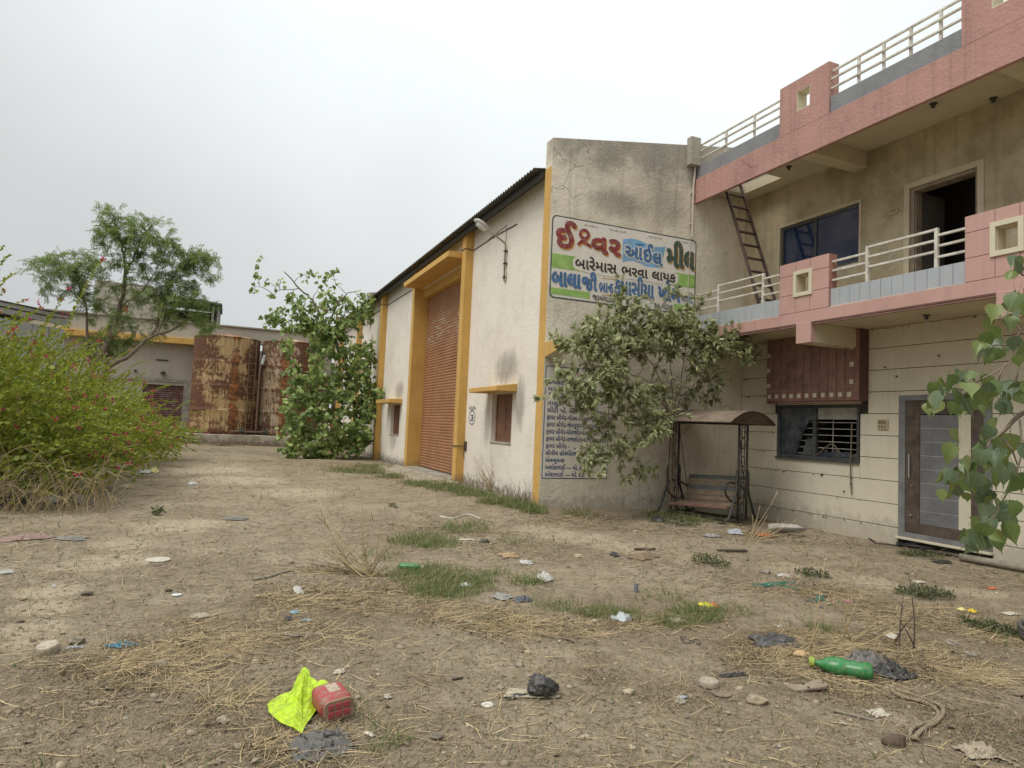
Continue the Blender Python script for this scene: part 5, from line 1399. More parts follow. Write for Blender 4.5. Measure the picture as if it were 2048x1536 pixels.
obj('trunk', limb_mesh('trunk', [(g1, .11, .02), (g2, .045, .012), (g3, .05, .015), (g4, .05, .015), (g5, .05, .015), (g6, .02, .008), (g7, .02, .008)], M_PALEBARK), PS)
def sb(px, py, rpx, rpy, k, dy=0, ry=1.0):
    c = S_(px, py, dy); s = YS / FPX * 1.02; return (c, rpx * s, ry, rpy * s, k)
lowt = blob_targets([sb(680, 720, 55, 50, 40, -.2), sb(620, 760, 45, 45, 48, -.8), sb(690, 790, 60, 60, 60, -.6), sb(600, 830, 40, 45, 44, -1), sb(655, 860, 75, 50, 76, -1), sb(725, 850, 30, 60, 42, -.9), sb(640, 900, 60, 20, 40, -1.2), sb(590, 880, 25, 35, 22, -1.3), sb(725, 730, 28, 60, 34, -.5), sb(745, 790, 22, 30, 22, -.8), sb(650, 690, 50, 30, 34, 0), sb(575, 690, 14, 20, 7, -.5)])
hight = np.vstack([blob_targets([sb(640, 640, 50, 34, 40, 0, .7), sb(700, 620, 45, 30, 22, 0, .6), sb(580, 640, 30, 25, 14, 0, .5), sb(665, 600, 40, 22, 14, 0, .5), sb(600, 610, 30, 20, 12, 0, .6), sb(735, 615, 25, 30, 22, -.4, .6), sb(690, 655, 40, 25, 22, 0, .6), sb(555, 640, 25, 12, 9, 0, .4), sb(615, 650, 30, 15, 14, 0, .5)]),
                   np.array([S_(520, 518), S_(515, 552), S_(535, 565), S_(508, 578), S_(545, 590), S_(548, 624), S_(575, 597), S_(605, 552), S_(628, 547), S_(650, 555), S_(643, 572), S_(672, 540), S_(672, 570), S_(705, 585), S_(690, 600), S_(585, 580), S_(600, 600), S_(535, 648), S_(560, 560), S_(620, 545), S_(660, 550)])])
tw1 = grow([g1, g3, g4, g5], lowt); tw2 = grow([g1, g2, g6, g7], hight)
obj('branch', twig_mesh('branch', tw1 + tw2, M_PALEBARK, .022, .005, 4), PS, kind='stuff')
PP, DD = [], []
for tws, f0, st_, rep in ((tw1, .25, .11, 3), (tw2, .80, .14, 1)):
    P, D = along(tws, f0, st_, .05)
    for _ in range(rep): PP.append(P + RNG.normal(size=P.shape) * .07); DD.append(D)
endp = np.array([t[0][-1] for t in tw2]); PP.append(np.repeat(endp, 5, 0) + RNG.normal(size=(len(endp) * 5, 3)) * .09); DD.append(np.zeros((len(endp) * 5, 3)))
P, D = np.vstack(PP), np.vstack(DD); k = len(P)
d = rand_unit(k) * .95 + D * .25 + np.array([-.05, -.2, -.65]); rm = frame_from(d, np.cross(rand_unit(k), d) * 1.0 + np.array([-.25, -.6, .55]))
L_PEE = leafmat('peepal leaf', (.37, .46, .15), (.125, .19, .07), (.26, .17, .07), .25, .38, .03)
obj('crown', scatter_mesh('crown', *LEAF_HEART, P, rm, RNG.uniform(.13, .225, k), L_PEE), PS, kind='stuff')

# -- shrub growing behind the swing
SX, SYg = 8.55, 11.35
def B_(px, py, dy=0): return tuple(on_y(px, py, SYg + dy))
SHB = thing('wall_shrub', 'sprawling grey green shrub hanging over the swing and the notice board', 'shrub', (SX, SYg, 0))
roots = [(SX - .1, SYg, -.05), (SX, SYg + .1, -.05), (SX + .1, SYg, -.05)]
b1 = smooth_path([roots[0], B_(1345, 900), B_(1335, 810), B_(1310, 740), B_(1275, 690), B_(1240, 640)], 5, .01)
b2 = smooth_path([roots[1], B_(1350, 880), B_(1345, 800), B_(1340, 720, -.1), B_(1330, 660, -.1), B_(1320, 615, -.2)], 5, .01)
b3 = smooth_path([roots[2], B_(1352, 900), B_(1350, 810), B_(1375, 750, -.2), B_(1420, 700, -.4), B_(1470, 690, -.6)], 5, .01)
b4 = smooth_path([roots[0], B_(1340, 880), B_(1328, 800, -.2), B_(1290, 760, -.5), B_(1230, 740, -.8), B_(1180, 730, -.9)], 5, .01)
b5 = smooth_path([roots[0], B_(1342, 860, -.1), B_(1320, 800, -.4), B_(1270, 810, -.8), B_(1210, 850, -1.0), B_(1170, 900, -1.0)], 5, .01)
b6 = smooth_path([roots[1], B_(1352, 860), B_(1362, 770, -.1), B_(1372, 700, -.1), B_(1380, 640, -.2)], 5, .01)
obj('stem', limb_mesh('stem', [(q, .015, .006) for q in (b1, b2, b3, b4, b5, b6)], M_PALEBARK, 6), SHB)
def hb(px, py, rpx, rpy, k, dy=0, ry=.4):
    c = B_(px, py, dy); s = 13.6 / FPX; return (c, rpx * s, ry, rpy * s, k)
tg = blob_targets([hb(1250, 600, 24, 28, 9, -.2, .25), hb(1215, 650, 45, 28, 24, -.3), hb(1280, 640, 55, 30, 28, -.3), hb(1350, 650, 45, 25, 22, -.3), hb(1220, 700, 65, 35, 40, -.6), hb(1300, 690, 70, 35, 46, -.5), hb(1385, 680, 55, 30, 30, -.5), hb(1150, 690, 35, 14, 12, -.7), hb(1440, 690, 45, 25, 26, -.7), hb(1490, 700, 35, 26, 18, -.8), hb(1465, 660, 25, 12, 7, -.6), hb(1400, 660, 50, 20, 18, -.5), hb(1330, 660, 60, 40, 26, -.4), hb(1180, 690, 40, 40, 20, -.7), hb(1415, 730, 55, 22, 16, -.6),
                   hb(1200, 750, 60, 32, 36, -.9), hb(1140, 770, 28, 32, 20, -1), hb(1250, 780, 55, 28, 26, -.9), hb(1180, 800, 40, 22, 18, -1), hb(1290, 820, 40, 30, 16, -.9), hb(1310, 850, 26, 32, 14, -1), hb(1225, 850, 40, 30, 14, -1), hb(1190, 900, 35, 28, 11, -1), hb(1240, 900, 35, 25, 12, -1), hb(1175, 935, 25, 18, 5, -1), hb(1330, 790, 45, 25, 12, -.6), hb(1430, 770, 40, 25, 9, -.5), hb(1285, 870, 20, 40, 8, -1), hb(1390, 790, 35, 25, 8, -.3), hb(1390, 610, 14, 22, 5, -.1, .2), hb(1280, 595, 10, 14, 3, -.2, .2), hb(1350, 590, 10, 14, 3, -.2, .2), hb(1290, 940, 25, 25, 4, -.9), hb(1245, 950, 14, 12, 2, -.9)])
tg = np.vstack([tg] + [tg[::s_] + RNG.normal(size=tg[::s_].shape) * np.array([.13, .09, .11]) for s_ in (1,)]); tg = tg[tg[:, 1] < 11.70]; tg[:, 2] = np.maximum(tg[:, 2], .35)
tw = grow([b1, b2, b3, b4, b5, b6], tg, sag=.05)
obj('branch', twig_mesh('branch', tw, M_PALEBARK, .010, .0028, 4), SHB, kind='stuff')
ends = [(t[0][-1], t[0][-1] - t[0][-2]) for t in tw]
E0 = np.array([e[0] for e in ends]); E1 = np.array([e[1] for e in ends]); E1 /= np.linalg.norm(E1, axis=1, keepdims=True)
rep = 11; P = np.repeat(E0, rep, 0); D = np.repeat(E1, rep, 0); P = P + RNG.normal(size=P.shape) * .012 - D * RNG.random((len(P), 1)) * .05
P2, D2 = along(tw, .38, .027, .01)
P = np.vstack([P, P2]); D = np.vstack([D, D2]); P[:, 1] = np.minimum(P[:, 1], 11.80); k = len(P)
side = rand_unit(k); side -= D * np.sum(side * D, 1, keepdims=True)
d = side * .8 + D * .75 + np.array([0, -.1, .10]); rm = frame_from(d, rand_unit(k) * .4 + np.array([-.1, -.3, 1.0]))
L_SHR = leafmat('grey green leaf', (.46, .475, .26), (.215, .25, .125), (.26, .22, .12), .3, .45, .02)
obj('crown', scatter_mesh('crown', *LEAF_LANCE, P, rm, RNG.uniform(.08, .165, k), L_SHR), SHB, kind='stuff')

# -- peepal tree just out of frame on the right; its low branch hangs into view leaf by leaf
PT = thing('peepal_tree', 'close peepal branch with big heart shaped leaves hanging in at the right edge', 'tree', (6.7, 1.9, 0))
def F_(px, py, dep=3.0):
    d_ = ray(px, py); t = dep / float(R3[2] @ d_); return np.array([d_[0] * t, d_[1] * t, EYE + d_[2] * t])
trunk = smooth_path([(6.7, 1.9, -.2), (6.65, 1.95, 1.2), (6.7, 2.0, 2.6), (6.6, 2.05, 4.2)], 5, .01)
limb1 = smooth_path([(6.65, 1.97, 2.3), (5.2, 1.7, 2.5), (4.2, 1.6, 2.25), F_(2230, 690, 3.25), F_(2090, 700, 3.15), F_(2040, 712, 3.1)], 5)
limb2 = smooth_path([(6.65, 1.97, 2.0), (5.2, 1.75, 2.05), (4.2, 1.6, 1.8), F_(2200, 800, 3.2), F_(2060, 820, 3.1), F_(2000, 870, 3.0)], 5)
limb3 = smooth_path([(6.68, 1.98, 2.6), (5.2, 1.8, 2.8), (4.2, 1.7, 2.55), F_(2180, 560, 3.3), F_(2070, 560, 3.2)], 5)
obj('trunk', limb_mesh('trunk', [(trunk, .16, .10), (limb1, .035, .008), (limb2, .03, .007), (limb3, .03, .007)], M_BARK), PT)
tw_px = [[(2040, 712), (1990, 745), (1950, 765), (1915, 785), (1885, 790)], [(2090, 700), (2040, 660), (2015, 630), (1985, 640)], [(2040, 712), (2035, 750), (2025, 790), (2020, 800)], [(2010, 728), (2000, 750), (1990, 790)],
         [(2020, 850), (1985, 880), (1950, 920), (1915, 950)], [(2000, 870), (2025, 900), (2035, 930)], [(2040, 840), (2045, 900), (2030, 960), (2000, 1010), (1985, 1040)], [(1985, 880), (1965, 900), (1960, 930)], [(1990, 1030), (1965, 1050), (1955, 1070)], [(2070, 560), (2045, 550), (2035, 540)], [(2060, 640), (2020, 690), (1990, 690), (1975, 700)]]
tws = [(np.array([F_(*q, 3.0 + .05 * RNG.normal()) for q in tp]), 1) for tp in tw_px]
for t_ in tws: obj('twig', twig_mesh('twig', [t_], M_PALEBARK, .008, .003, 6), PT)
leaves = [(1990, 625, 40), (1972, 648, 30), (2010, 620, 52), (2035, 605, 48), (2040, 640, 50), (2018, 650, 42), (2030, 540, 48), (2045, 530, 40), (1980, 690, 42), (1965, 700, 36), (1998, 708, 40), (1980, 668, 34), (2030, 690, 44), (2046, 700, 40), (1972, 712, 34),
          (1862, 780, 40), (1880, 800, 46), (1895, 770, 48), (1920, 760, 48), (1905, 800, 52), (1935, 785, 50), (1950, 805, 56), (1925, 815, 48), (1965, 770, 46), (1980, 800, 48), (1955, 830, 40), (2005, 800, 46), (2035, 800, 52), (2020, 775, 40), (2045, 780, 44), (1990, 775, 38), (1880, 815, 36), (2015, 820, 38), (1940, 755, 36),
          (1978, 868, 48), (1960, 890, 50), (1995, 890, 50), (2020, 890, 56), (2040, 910, 54), (1965, 920, 58), (1940, 935, 52), (1990, 925, 48), (1920, 940, 50), (1930, 965, 46), (1905, 955, 40), (1895, 975, 36), (1950, 965, 56), (1975, 975, 48), (2010, 945, 56), (2025, 970, 52), (1985, 960, 46), (2040, 965, 50), (1915, 985, 34), (1912, 910, 50), (2000, 915, 44),
          (1985, 1010, 44), (2000, 1035, 52), (2020, 1020, 42), (1985, 1060, 56), (2010, 1065, 52), (1960, 1060, 54), (1945, 1075, 46), (1970, 1085, 48), (1990, 1080, 40), (2020, 1045, 44), (1940, 1050, 38), (1955, 1090, 42)]
# four leaf meshes: two folds, two tones; every leaf is an object of its own
def big_leaf(fold, droop):
    tv, tf = [], []
    prof = [(0, .0), (.06, .30), (.18, .45), (.34, .47), (.52, .36), (.68, .21), (.80, .10), (.90, .035), (1.05, .012), (1.2, .0)]
    n = len(prof)
    for (y_, w_) in prof:
        zz = -droop * y_ * y_
        for s in (-1, -.5, 0, .5, 1):
            yy_ = y_ - (.09 * abs(s) if y_ < .1 else 0)
            tv.append((s * w_, yy_, zz + fold * abs(s) * w_ + .018 * math.sin(9 * y_ + 3 * s) * abs(s)))
    for i in range(n - 1):
        for j in range(4): a = i * 5 + j; tf.append((a, a + 1, a + 6, a + 5))
    b0 = len(tv)     # leaf stalk
    for (y_, r) in ((-.42, .012), (.02, .014)):
        tv += [(-r, y_, .10 * (y_ < 0) - .0), (r, y_, .10 * (y_ < 0)), (0, y_, .10 * (y_ < 0) + r)]
    tf += [(b0, b0 + 1, b0 + 4, b0 + 3), (b0 + 1, b0 + 2, b0 + 5, b0 + 4), (b0 + 2, b0, b0 + 3, b0 + 5)]
    return tv, tf
def bigmat(name, a, b_, vein):
    m, nt_, b = newmat(name); B = NB(nt_)
    tc = B.n('ShaderNodeTexCoord').outputs['Object']; sp = B.n('ShaderNodeSeparateXYZ'); B.l(tc, sp.inputs[0])
    ax = B.math('ABSOLUTE', sp.outputs['X'])
    q = B.math('SUBTRACT', sp.outputs['Y'], B.math('MULTIPLY', ax, .75)); fr = B.math('FRACT', B.math('MULTIPLY', q, 7.5))
    v = B.math('MAXIMUM', B.ramp(ax, .016, .006), B.math('MULTIPLY', B.ramp(B.math('ABSOLUTE', B.math('SUBTRACT', fr, .5)), .06, .02), .55))
    rnd = B.n('ShaderNodeObjectInfo').outputs['Random']
    c = B.mix(rnd, a, b_); c = B.mix(B.math('MULTIPLY', B.ramp(B.noise(tc, 3, 5, .7), .4, .7), .5), c, scl(b_, .7)); c = B.mix(B.math('MULTIPLY', v, .6), c, vein)
    edge = B.ramp(B.math('ADD', B.math('MULTIPLY', ax, 1.2), B.noise(tc, 5, 4)), .92, 1.08); c = B.mix(B.math('MULTIPLY', edge, B.ramp(rnd, .55, .9)), c, (.22, .13, .05))
    B.l(c, b.inputs['Base Color']); b.inputs['Roughness'].default_value = .36; b.inputs['Specular IOR Level'].default_value = .45
    t = B.n('ShaderNodeBsdfTranslucent'); B.l(c, t.inputs['Color']); ms = B.n('ShaderNodeMixShader'); ms.inputs[0].default_value = .28
    B.l(b.outputs[0], ms.inputs[1]); B.l(t.outputs[0], ms.inputs[2]); B.l(ms.outputs[0], nt_.nodes['Material Output'].inputs['Surface'])
    return m
ML = [bigmat('peepal leaf deep', (.075, .12, .055), (.155, .205, .105), (.28, .32, .19)), bigmat('peepal leaf fresh', (.10, .16, .05), (.19, .235, .065), (.32, .36, .15))]
LM = []
for i, (f, dr2) in enumerate(((.25, .10), (.55, .25), (-.15, .15), (.35, .35))):
    for j in range(2):
        tv, tf = big_leaf(f, dr2); me = bpy.data.meshes.new('leaf'); me.from_pydata(tv, [], tf); me.materials.append(ML[j]); me.polygons.foreach_set('use_smooth', [True] * len(tf)); LM.append(me)
leaves = leaves + [(px + RNG.normal() * 13, py + RNG.normal() * 13, s * RNG.uniform(.6, 1.0)) for (px, py, s) in leaves for _ in (0, 1) if RNG.random() < .7]
view = R3[2]
for i, (px, py, s) in enumerate(leaves):
    dep = 3.0 + RNG.normal() * .16
    c = F_(px, py - s * .35, dep); L = s / FPX * dep * RNG.uniform(.70, 1.0)
    d_ = np.array([RNG.normal() * .45, RNG.normal() * .45, -1.0]); d_ /= np.linalg.norm(d_)
    up_ = -view + RNG.normal(size=3) * .85 + np.array([0, 0, .45])
    s_ = np.cross(d_, up_); s_ /= np.linalg.norm(s_); n_ = np.cross(s_, d_)
    o = bpy.data.objects.new('leaf', LM[(i * 3) % 8 if i % 5 else (i // 5 * 2 + 1) % 8]); COL.objects.link(o); o.parent = PT
    M4 = Matrix(((s_[0] * L, d_[0] * L, n_[0] * L, c[0] - 6.7), (s_[1] * L, d_[1] * L, n_[1] * L, c[1] - 1.9), (s_[2] * L, d_[2] * L, n_[2] * L, c[2]), (0, 0, 0, 1)))
    o.matrix_local = M4
crown = blob_targets([((6.9, 1.7, 4.6), 1.6, 1.5, 1.2, 60)])
crown = crown[crown[:, 0] > 1.95 * crown[:, 1] + .9]
tws = grow([trunk], crown); P, D = along(tws, .3, .12, .06); P = np.repeat(P, 2, 0) + RNG.normal(size=(len(P) * 2, 3)) * .06
P = P[P[:, 0] > 1.85 * P[:, 1] + .75]; k = len(P)
if k: obj('crown', scatter_mesh('crown', *LEAF_HEART, P, frame_from(rand_unit(k) * .7 + np.array([0, 0, -.8]), rand_unit(k) + np.array([0, 0, .5])), RNG.uniform(.10, .16, k), L_PEE), PT, kind='stuff')

# ------------------------------------------------------------------ straw, twigs, grass, pebbles on the yard
def yard_points(n, sp, base, lo=2.6, hi=34, py0=880, py1=1580):
    """random yard points, denser near the camera and inside the patches"""
    out = []; c = 0
    while c < n:
        k = n * 3
        px = RNG.uniform(-120, 2170, k); u_ = RNG.random(k); py = py0 + (py1 - py0) * u_ ** 1.7
        d_ = (R3.T @ np.stack([px - CX, py - CY, np.full(k, FPX)])).T
        t = -EYE / d_[:, 2]; x, y = d_[:, 0] * t, d_[:, 1] * t
        fv = sp(x, y) if callable(sp) else field(x, y, sp)
        ok = (t > 0) & (y < hi) & (RNG.random(k) < base + fv * (1 - base)) & ~((x > 5.7) & (y > 11.7)) & (x < 10.68) & ~((x > 5.9) & (y > 11.8))
        ok &= ~((x < hedge_right(y) - .6) & (y > 13.2))
        out.append(np.stack([x[ok], y[ok]], 1)); c += int(ok.sum())
    return np.vstack(out)[:n]
def ragged(sp, sc, cut, power=1.0, sd=31):
    def f(x, y):
        d = field(x, y, sp); n_ = .5 + .5 * (vn(x * sc, y * sc, sd) * .65 + vn(x * sc * 2.7, y * sc * 2.7, sd + 1) * .45)
        return np.clip((d * .75 + n_ * .6 - cut) / .45, 0, 1) ** power * np.minimum(1, d * 2.2)
    return f
def ribbons(P, yaw, L, W, pitch, bend, mats, name, seg=2, lift=.004):
    """thin bent blades"""
    k = len(P); dirs = np.stack([np.cos(yaw) * np.cos(pitch), np.sin(yaw) * np.cos(pitch), np.sin(pitch)], 1)
    side = np.stack([-np.sin(yaw), np.cos(yaw), np.zeros(k)], 1)
    base = np.stack([P[:, 0], P[:, 1], gz(P[:, 0], P[:, 1]) + lift], 1)
    rows = []
    for i in range(seg + 1):
        s = i / seg
        c_ = base + dirs * (L * s)[:, None] + side * (bend * L * s * s)[:, None]
        c_[:, 2] -= np.abs(bend) * L * s * s * .5 * (pitch > .5)
        if i: c_[:, 2] = np.maximum(c_[:, 2], gz(c_[:, 0], c_[:, 1]) + lift * .8)
        w_ = (W * (1 - .75 * s if seg > 1 else 1))[:, None]
        rows += [c_ - side * w_ / 2 - np.array([0, 0, 1]) * 0, c_ + side * w_ / 2 + np.array([0, 0, 1]) * w_ * .35]
    V = np.stack(rows, 1).reshape(-1, 3); nv_ = 2 * (seg + 1)
    F = np.array([(2 * i, 2 * i + 1, 2 * i + 3, 2 * i + 2) for i in range(seg)])
    F = (F[None] + (np.arange(k) * nv_)[:, None, None]).reshape(-1)
    me = bpy.data.meshes.new(name); me.vertices.add(len(V)); me.vertices.foreach_set('co', V.astype(np.float32).ravel())
    me.loops.add(len(F)); me.loops.foreach_set('vertex_index', F.astype(np.int32)); nf = len(F) // 4
    me.polygons.add(nf); me.polygons.foreach_set('loop_start', (np.arange(nf) * 4).astype(np.int32)); me.polygons.foreach_set('loop_total', np.full(nf, 4, np.int32))
    me.materials.append(mats); me.update(calc_edges=True); return me
L_STRAW = leafmat('dry straw', (.54, .42, .235), (.29, .215, .125), (.15, .12, .085), 0, .8, .2)
L_STUB = leafmat('dry stubble', (.30, .235, .145), (.15, .115, .075), None, 0, .85)
L_GRASS = leafmat('green grass', (.165, .21, .075), (.085, .13, .04), (.36, .30, .16), .3, .5, .3)
n = 19000; P = yard_points(n, ragged(STRAW, 2.2, .70, 1.6), .010); P = np.vstack([P, yard_points(4000, ragged(STRAW, 1.2, .5, 1.0), .02, py0=890, py1=1000)]); n = len(P)
obj('straw', ribbons(P, RNG.uniform(0, 6.28, n), RNG.uniform(.04, .26, n) * (.5 + RNG.random(n)), RNG.uniform(.003, .007, n), np.abs(RNG.normal(0, .10, n)), RNG.normal(0, .35, n), L_STRAW, 'straw'), kind='stuff')
n = 70000; P = yard_points(n, ragged(STRAW, 3.0, .35, 1.0, 51), .22)
obj('stubble', ribbons(P, RNG.uniform(0, 6.28, n), RNG.uniform(.012, .05, n), RNG.uniform(.002, .0045, n), np.abs(RNG.normal(.3, .45, n)), RNG.normal(0, .3, n), L_STUB, 'stubble', 1), kind='stuff')
n = 15000; P = yard_points(n, ragged(GRASS, 3.5, .50, 1.5, 41), .004); P = np.vstack([P, yard_points(9000, ragged(GRASS, 1.6, .40, 1.0, 41), .0, py0=900, py1=1045)]); n = len(P)
far_ = np.clip(np.hypot(P[:, 0], P[:, 1]) / 7, .8, 1.6)
obj('grass', ribbons(P, RNG.uniform(0, 6.28, n), RNG.uniform(.04, .13, n) * far_, RNG.uniform(.004, .008, n) * far_, np.clip(RNG.normal(.9, .35, n), .1, 1.5), RNG.normal(0, .4, n), L_GRASS, 'grass', 3), kind='stuff')
# litter of dead stems over the farther dirt
n = 12000; P = yard_points(n, ragged(STRAW, .9, .30, 1.0, 61), .25, py0=885, py1=1180); dd_ = np.hypot(P[:, 0], P[:, 1]) / 8
obj('dead_stems', ribbons(P, RNG.uniform(0, 6.28, n), RNG.uniform(.03, .16, n) * np.clip(dd_, .8, 2), RNG.uniform(.004, .010, n) * np.clip(dd_, .8, 2), np.abs(RNG.normal(.10, .18, n)), RNG.normal(0, .2, n), leafmat('dead stem', (.46, .37, .23), (.17, .13, .085), (.085, .065, .045), 0, .85, .28), 'dead_stems', 2), kind='stuff')
# pebbles and crumbs
bm = bmesh.new(); bmesh.ops.create_icosphere(bm, subdivisions=1, radius=1); iv = [tuple(v.co) for v in bm.verts]; if_ = [tuple(v.index for v in f.verts) for f in bm.faces]; bm.free()
n = 5000; P = yard_points(n, PATHS, .55); s = RNG.uniform(.004, .014, n) * (1 + 1.2 * (RNG.random(n) < .06)); s3 = np.stack([s * RNG.uniform(.7, 1.5, n), s * RNG.uniform(.7, 1.5, n), s * RNG.uniform(.35, .8, n)], 1)
L_PEB = leafmat('pebble', (.38, .31, .22), (.17, .13, .09), (.44, .39, .31), 0, .95, .02)
obj('pebbles', scatter_mesh('pebbles', iv, if_, np.stack([P[:, 0], P[:, 1], gz(P[:, 0], P[:, 1]) + s * .15], 1), frame_from(rand_unit(n) * np.array([1, 1, .15]), np.tile([0, 0, 1.0], (n, 1))), s3, L_PEB), kind='stuff')
n = 900; P = yard_points(n, STRAW, .2)
obj('scraps', scatter_mesh('scraps', *LEAF_SMALL, np.stack([P[:, 0], P[:, 1], gz(P[:, 0], P[:, 1]) + .008], 1), frame_from(rand_unit(n) * np.array([1, 1, .3]), rand_unit(n) * .4 + np.array([0, 0, 1.])), RNG.uniform(.02, .05, n), leafmat('small scrap', (.16, .13, .1), (.30, .24, .17), (.36, .34, .30), 0, .8, .05)), kind='stuff')
# ------------------------------------------------------------------ litter and small things on the yard
def pxm(px, py, n=1.0):
    """metres covered by n photo pixels at that spot of the yard"""
    return depth_of(ground_at(px, py)) * n / FPX
def lum(name, col, **k): return plain(name, col, k.pop('var', .2), k.pop('scale', 20), k.pop('rough', .7), k.pop('bump', .15), obj=True, **k)
def put(name, me, px, py, label, cat, group=None, rot=0.0, dz=0.0):
    g = ground_at(px, py); o = obj(name, me, None, (g.x, g.y, g.z + dz), (0, 0, rot), label=label, cat=cat, group=group); return o
def drape(me, g, rot=0.0, lift=.006):
    """let a limp thing follow the bumps of the dirt"""
    n = len(me.vertices); V = np.empty(n * 3); me.vertices.foreach_get('co', V); V = V.reshape(-1, 3)
    x = g.x + V[:, 0] * math.cos(rot) - V[:, 1] * math.sin(rot); y = g.y + V[:, 0] * math.sin(rot) + V[:, 1] * math.cos(rot)
    V[:, 2] += gz(x, y) - g.z + lift; me.vertices.foreach_set('co', V.ravel()); me.update()
def stone(px, py, w_, label, col=(.30, .25, .19), flat_=.55, asp=.75, seed=0, name='stone', cat='stone', rot=None, rough_=.3):
    r = random.Random(seed * 77 + int(px)); s = pxm(px, py, w_) / 2
    bm = bmesh.new(); bmesh.ops.create_icosphere(bm, subdivisions=3, radius=1)
    off = Vector((r.uniform(-9, 9), r.uniform(-9, 9), r.uniform(-9, 9)))
    cuts = [(Vector((r.uniform(-1, 1), r.uniform(-1, 1), r.uniform(-.4, 1))).normalized(), r.uniform(.55, .85)) for _ in range(7)]
    for v in bm.verts:
        q = v.co.copy()
        for nrm_, dd in cuts:
            e = q.dot(nrm_) - dd
            if e > 0: q -= nrm_ * e * .9
        q *= 1 + rough_ * mnoise.noise(v.co * 1.6 + off) + .06 * mnoise.noise(v.co * 6 + off)
        v.co = Vector((q.x * s, q.y * s * asp, q.z * s * flat_))
    me = bpy.data.meshes.new(name); bm.to_mesh(me); bm.free()
    me.materials.append(lum('stone %.2f %.2f %.2f' % col, col, rough=.95, bump=.6, bscale=60, dirt=scl(col, .5), damt=.5, var=.35))
    return put(name, me, px, py, label, cat, None, r.uniform(0, 6) if rot is None else rot, s * flat_ * .55)
def crumple(w_, h_, amp, seed, n=14, lift=.35, fold=3.0):
    r = random.Random(seed); off = Vector((r.uniform(-50, 50), r.uniform(-50, 50), r.uniform(-50, 50)))
    V, F = [], []
    for j in range(n + 1):
        for i in range(n + 1):
            u_, v_ = i / n - .5, j / n - .5
            q = Vector((u_ * fold, v_ * fold, 0)) + off
            nz_ = mnoise.noise(q * 1.3); n2_ = mnoise.noise(q * 3.1); n3_ = abs(mnoise.noise(q * 2.1 + Vector((7, 3, 1))))
            e = 1 - max(abs(u_), abs(v_)) * 2
            x = u_ * w_ * (1 + .25 * nz_) + .14 * w_ * mnoise.noise(q + Vector((3, 9, 2))); y = v_ * h_ * (1 + .25 * n2_) + .14 * h_ * mnoise.noise(q + Vector((13, 1, 5)))
            z = amp * (lift * math.sin(math.pi * max(0, min(1, .5 + u_))) * math.sin(math.pi * max(0, min(1, .5 + v_))) + .75 * n3_ + .35 * n2_ + .15) * (.35 + .65 * min(1, e * 2.5))
            V.append((x, y, max(z, .002)))
    for j in range(n):
        for i in range(n): a = j * (n + 1) + i; F.append((a, a + 1, a + n + 2, a + n + 1))
    return V, F
def sheet_thing(name, px, py, w_, h_, amp, mat, label, cat, seed=None, rot=None, n=14, fold=3.0, lift=.35):
    s = pxm(px, py); seed = seed if seed is not None else int(px * 3 + py)
    V, F = crumple(w_ * s, h_ * s, amp, seed, n, lift, fold)
    me = bpy.data.meshes.new(name); me.from_pydata(V, [], F); me.materials.append(mat); me.polygons.foreach_set('use_smooth', [True] * len(F))
    rot = random.Random(seed).uniform(-.5, .5) if rot is None else rot
    drape(me, ground_at(px, py), rot); return put(name, me, px, py, label, cat, None, rot)
def disc(name, px, py, w_, th, mat, label, cat='disc', hole=0, tiltv=(0, 0), n=28):
    r = pxm(px, py, w_) / 2; mb = MB(); rr = random.Random(int(px))
    if hole: mb.lathe((0, 0, 0), [(r * hole, 0), (r, 0), (r, th), (r * hole, th), (r * hole, 0)], n)
    else: mb.lathe((0, 0, 0), [(.001, 0), (r * .97, 0), (r, th * .3), (r, th * .7), (r * .95, th), (r * .9, th * .9), (.001, th * .92)], n)
    mb.v = [(x * (1 + .03 * math.sin(3 * math.atan2(y, x) + px)), y, z) for x, y, z in mb.v]
    o = put(name, mb.mesh(name, mat), px, py, label, cat, None, rr.uniform(0, 6), .004); o.rotation_euler = (tiltv[0], tiltv[1], rr.uniform(0, 1)); return o
W_BAG = lum('white plastic film', (.48, .47, .44), rough=.45, scale=30, dirt=(.3, .27, .22), damt=.3)
B_BAG = lum('black plastic film', (.028, .028, .03), rough=.42, scale=25, dirt=(.14, .12, .09), damt=.5)
G_RAG = lum('grey rag', (.20, .19, .17), rough=.95, dirt=(.1, .09, .07))
PAPER = lum('dusty paper', (.47, .43, .35), rough=.9, dirt=(.35, .3, .22), damt=.35)
CARD = lum('grey cardboard', (.40, .36, .26), rough=.95, bump=.1, dirt=(.28, .24, .16), damt=.35)
BRN = lum('brown sacking', (.20, .145, .095), rough=.95, bump=.5)
CEM = lum('dusty cement disc', (.36, .315, .24), rough=.95, bump=.4, bscale=70, dirt=(.22, .18, .13), damt=.4)
WHT = lum('dusty white disc', (.50, .47, .40), rough=.6, dirt=(.4, .35, .27), damt=.3)
GRN = lum('green bottle plastic', (.03, .20, .055), rough=.25, bump=.05, dirt=(.17, .22, .13), damt=.65, var=.35)
BLU = lum('faded blue film', (.18, .34, .42), rough=.5, dirt=(.3, .3, .28))

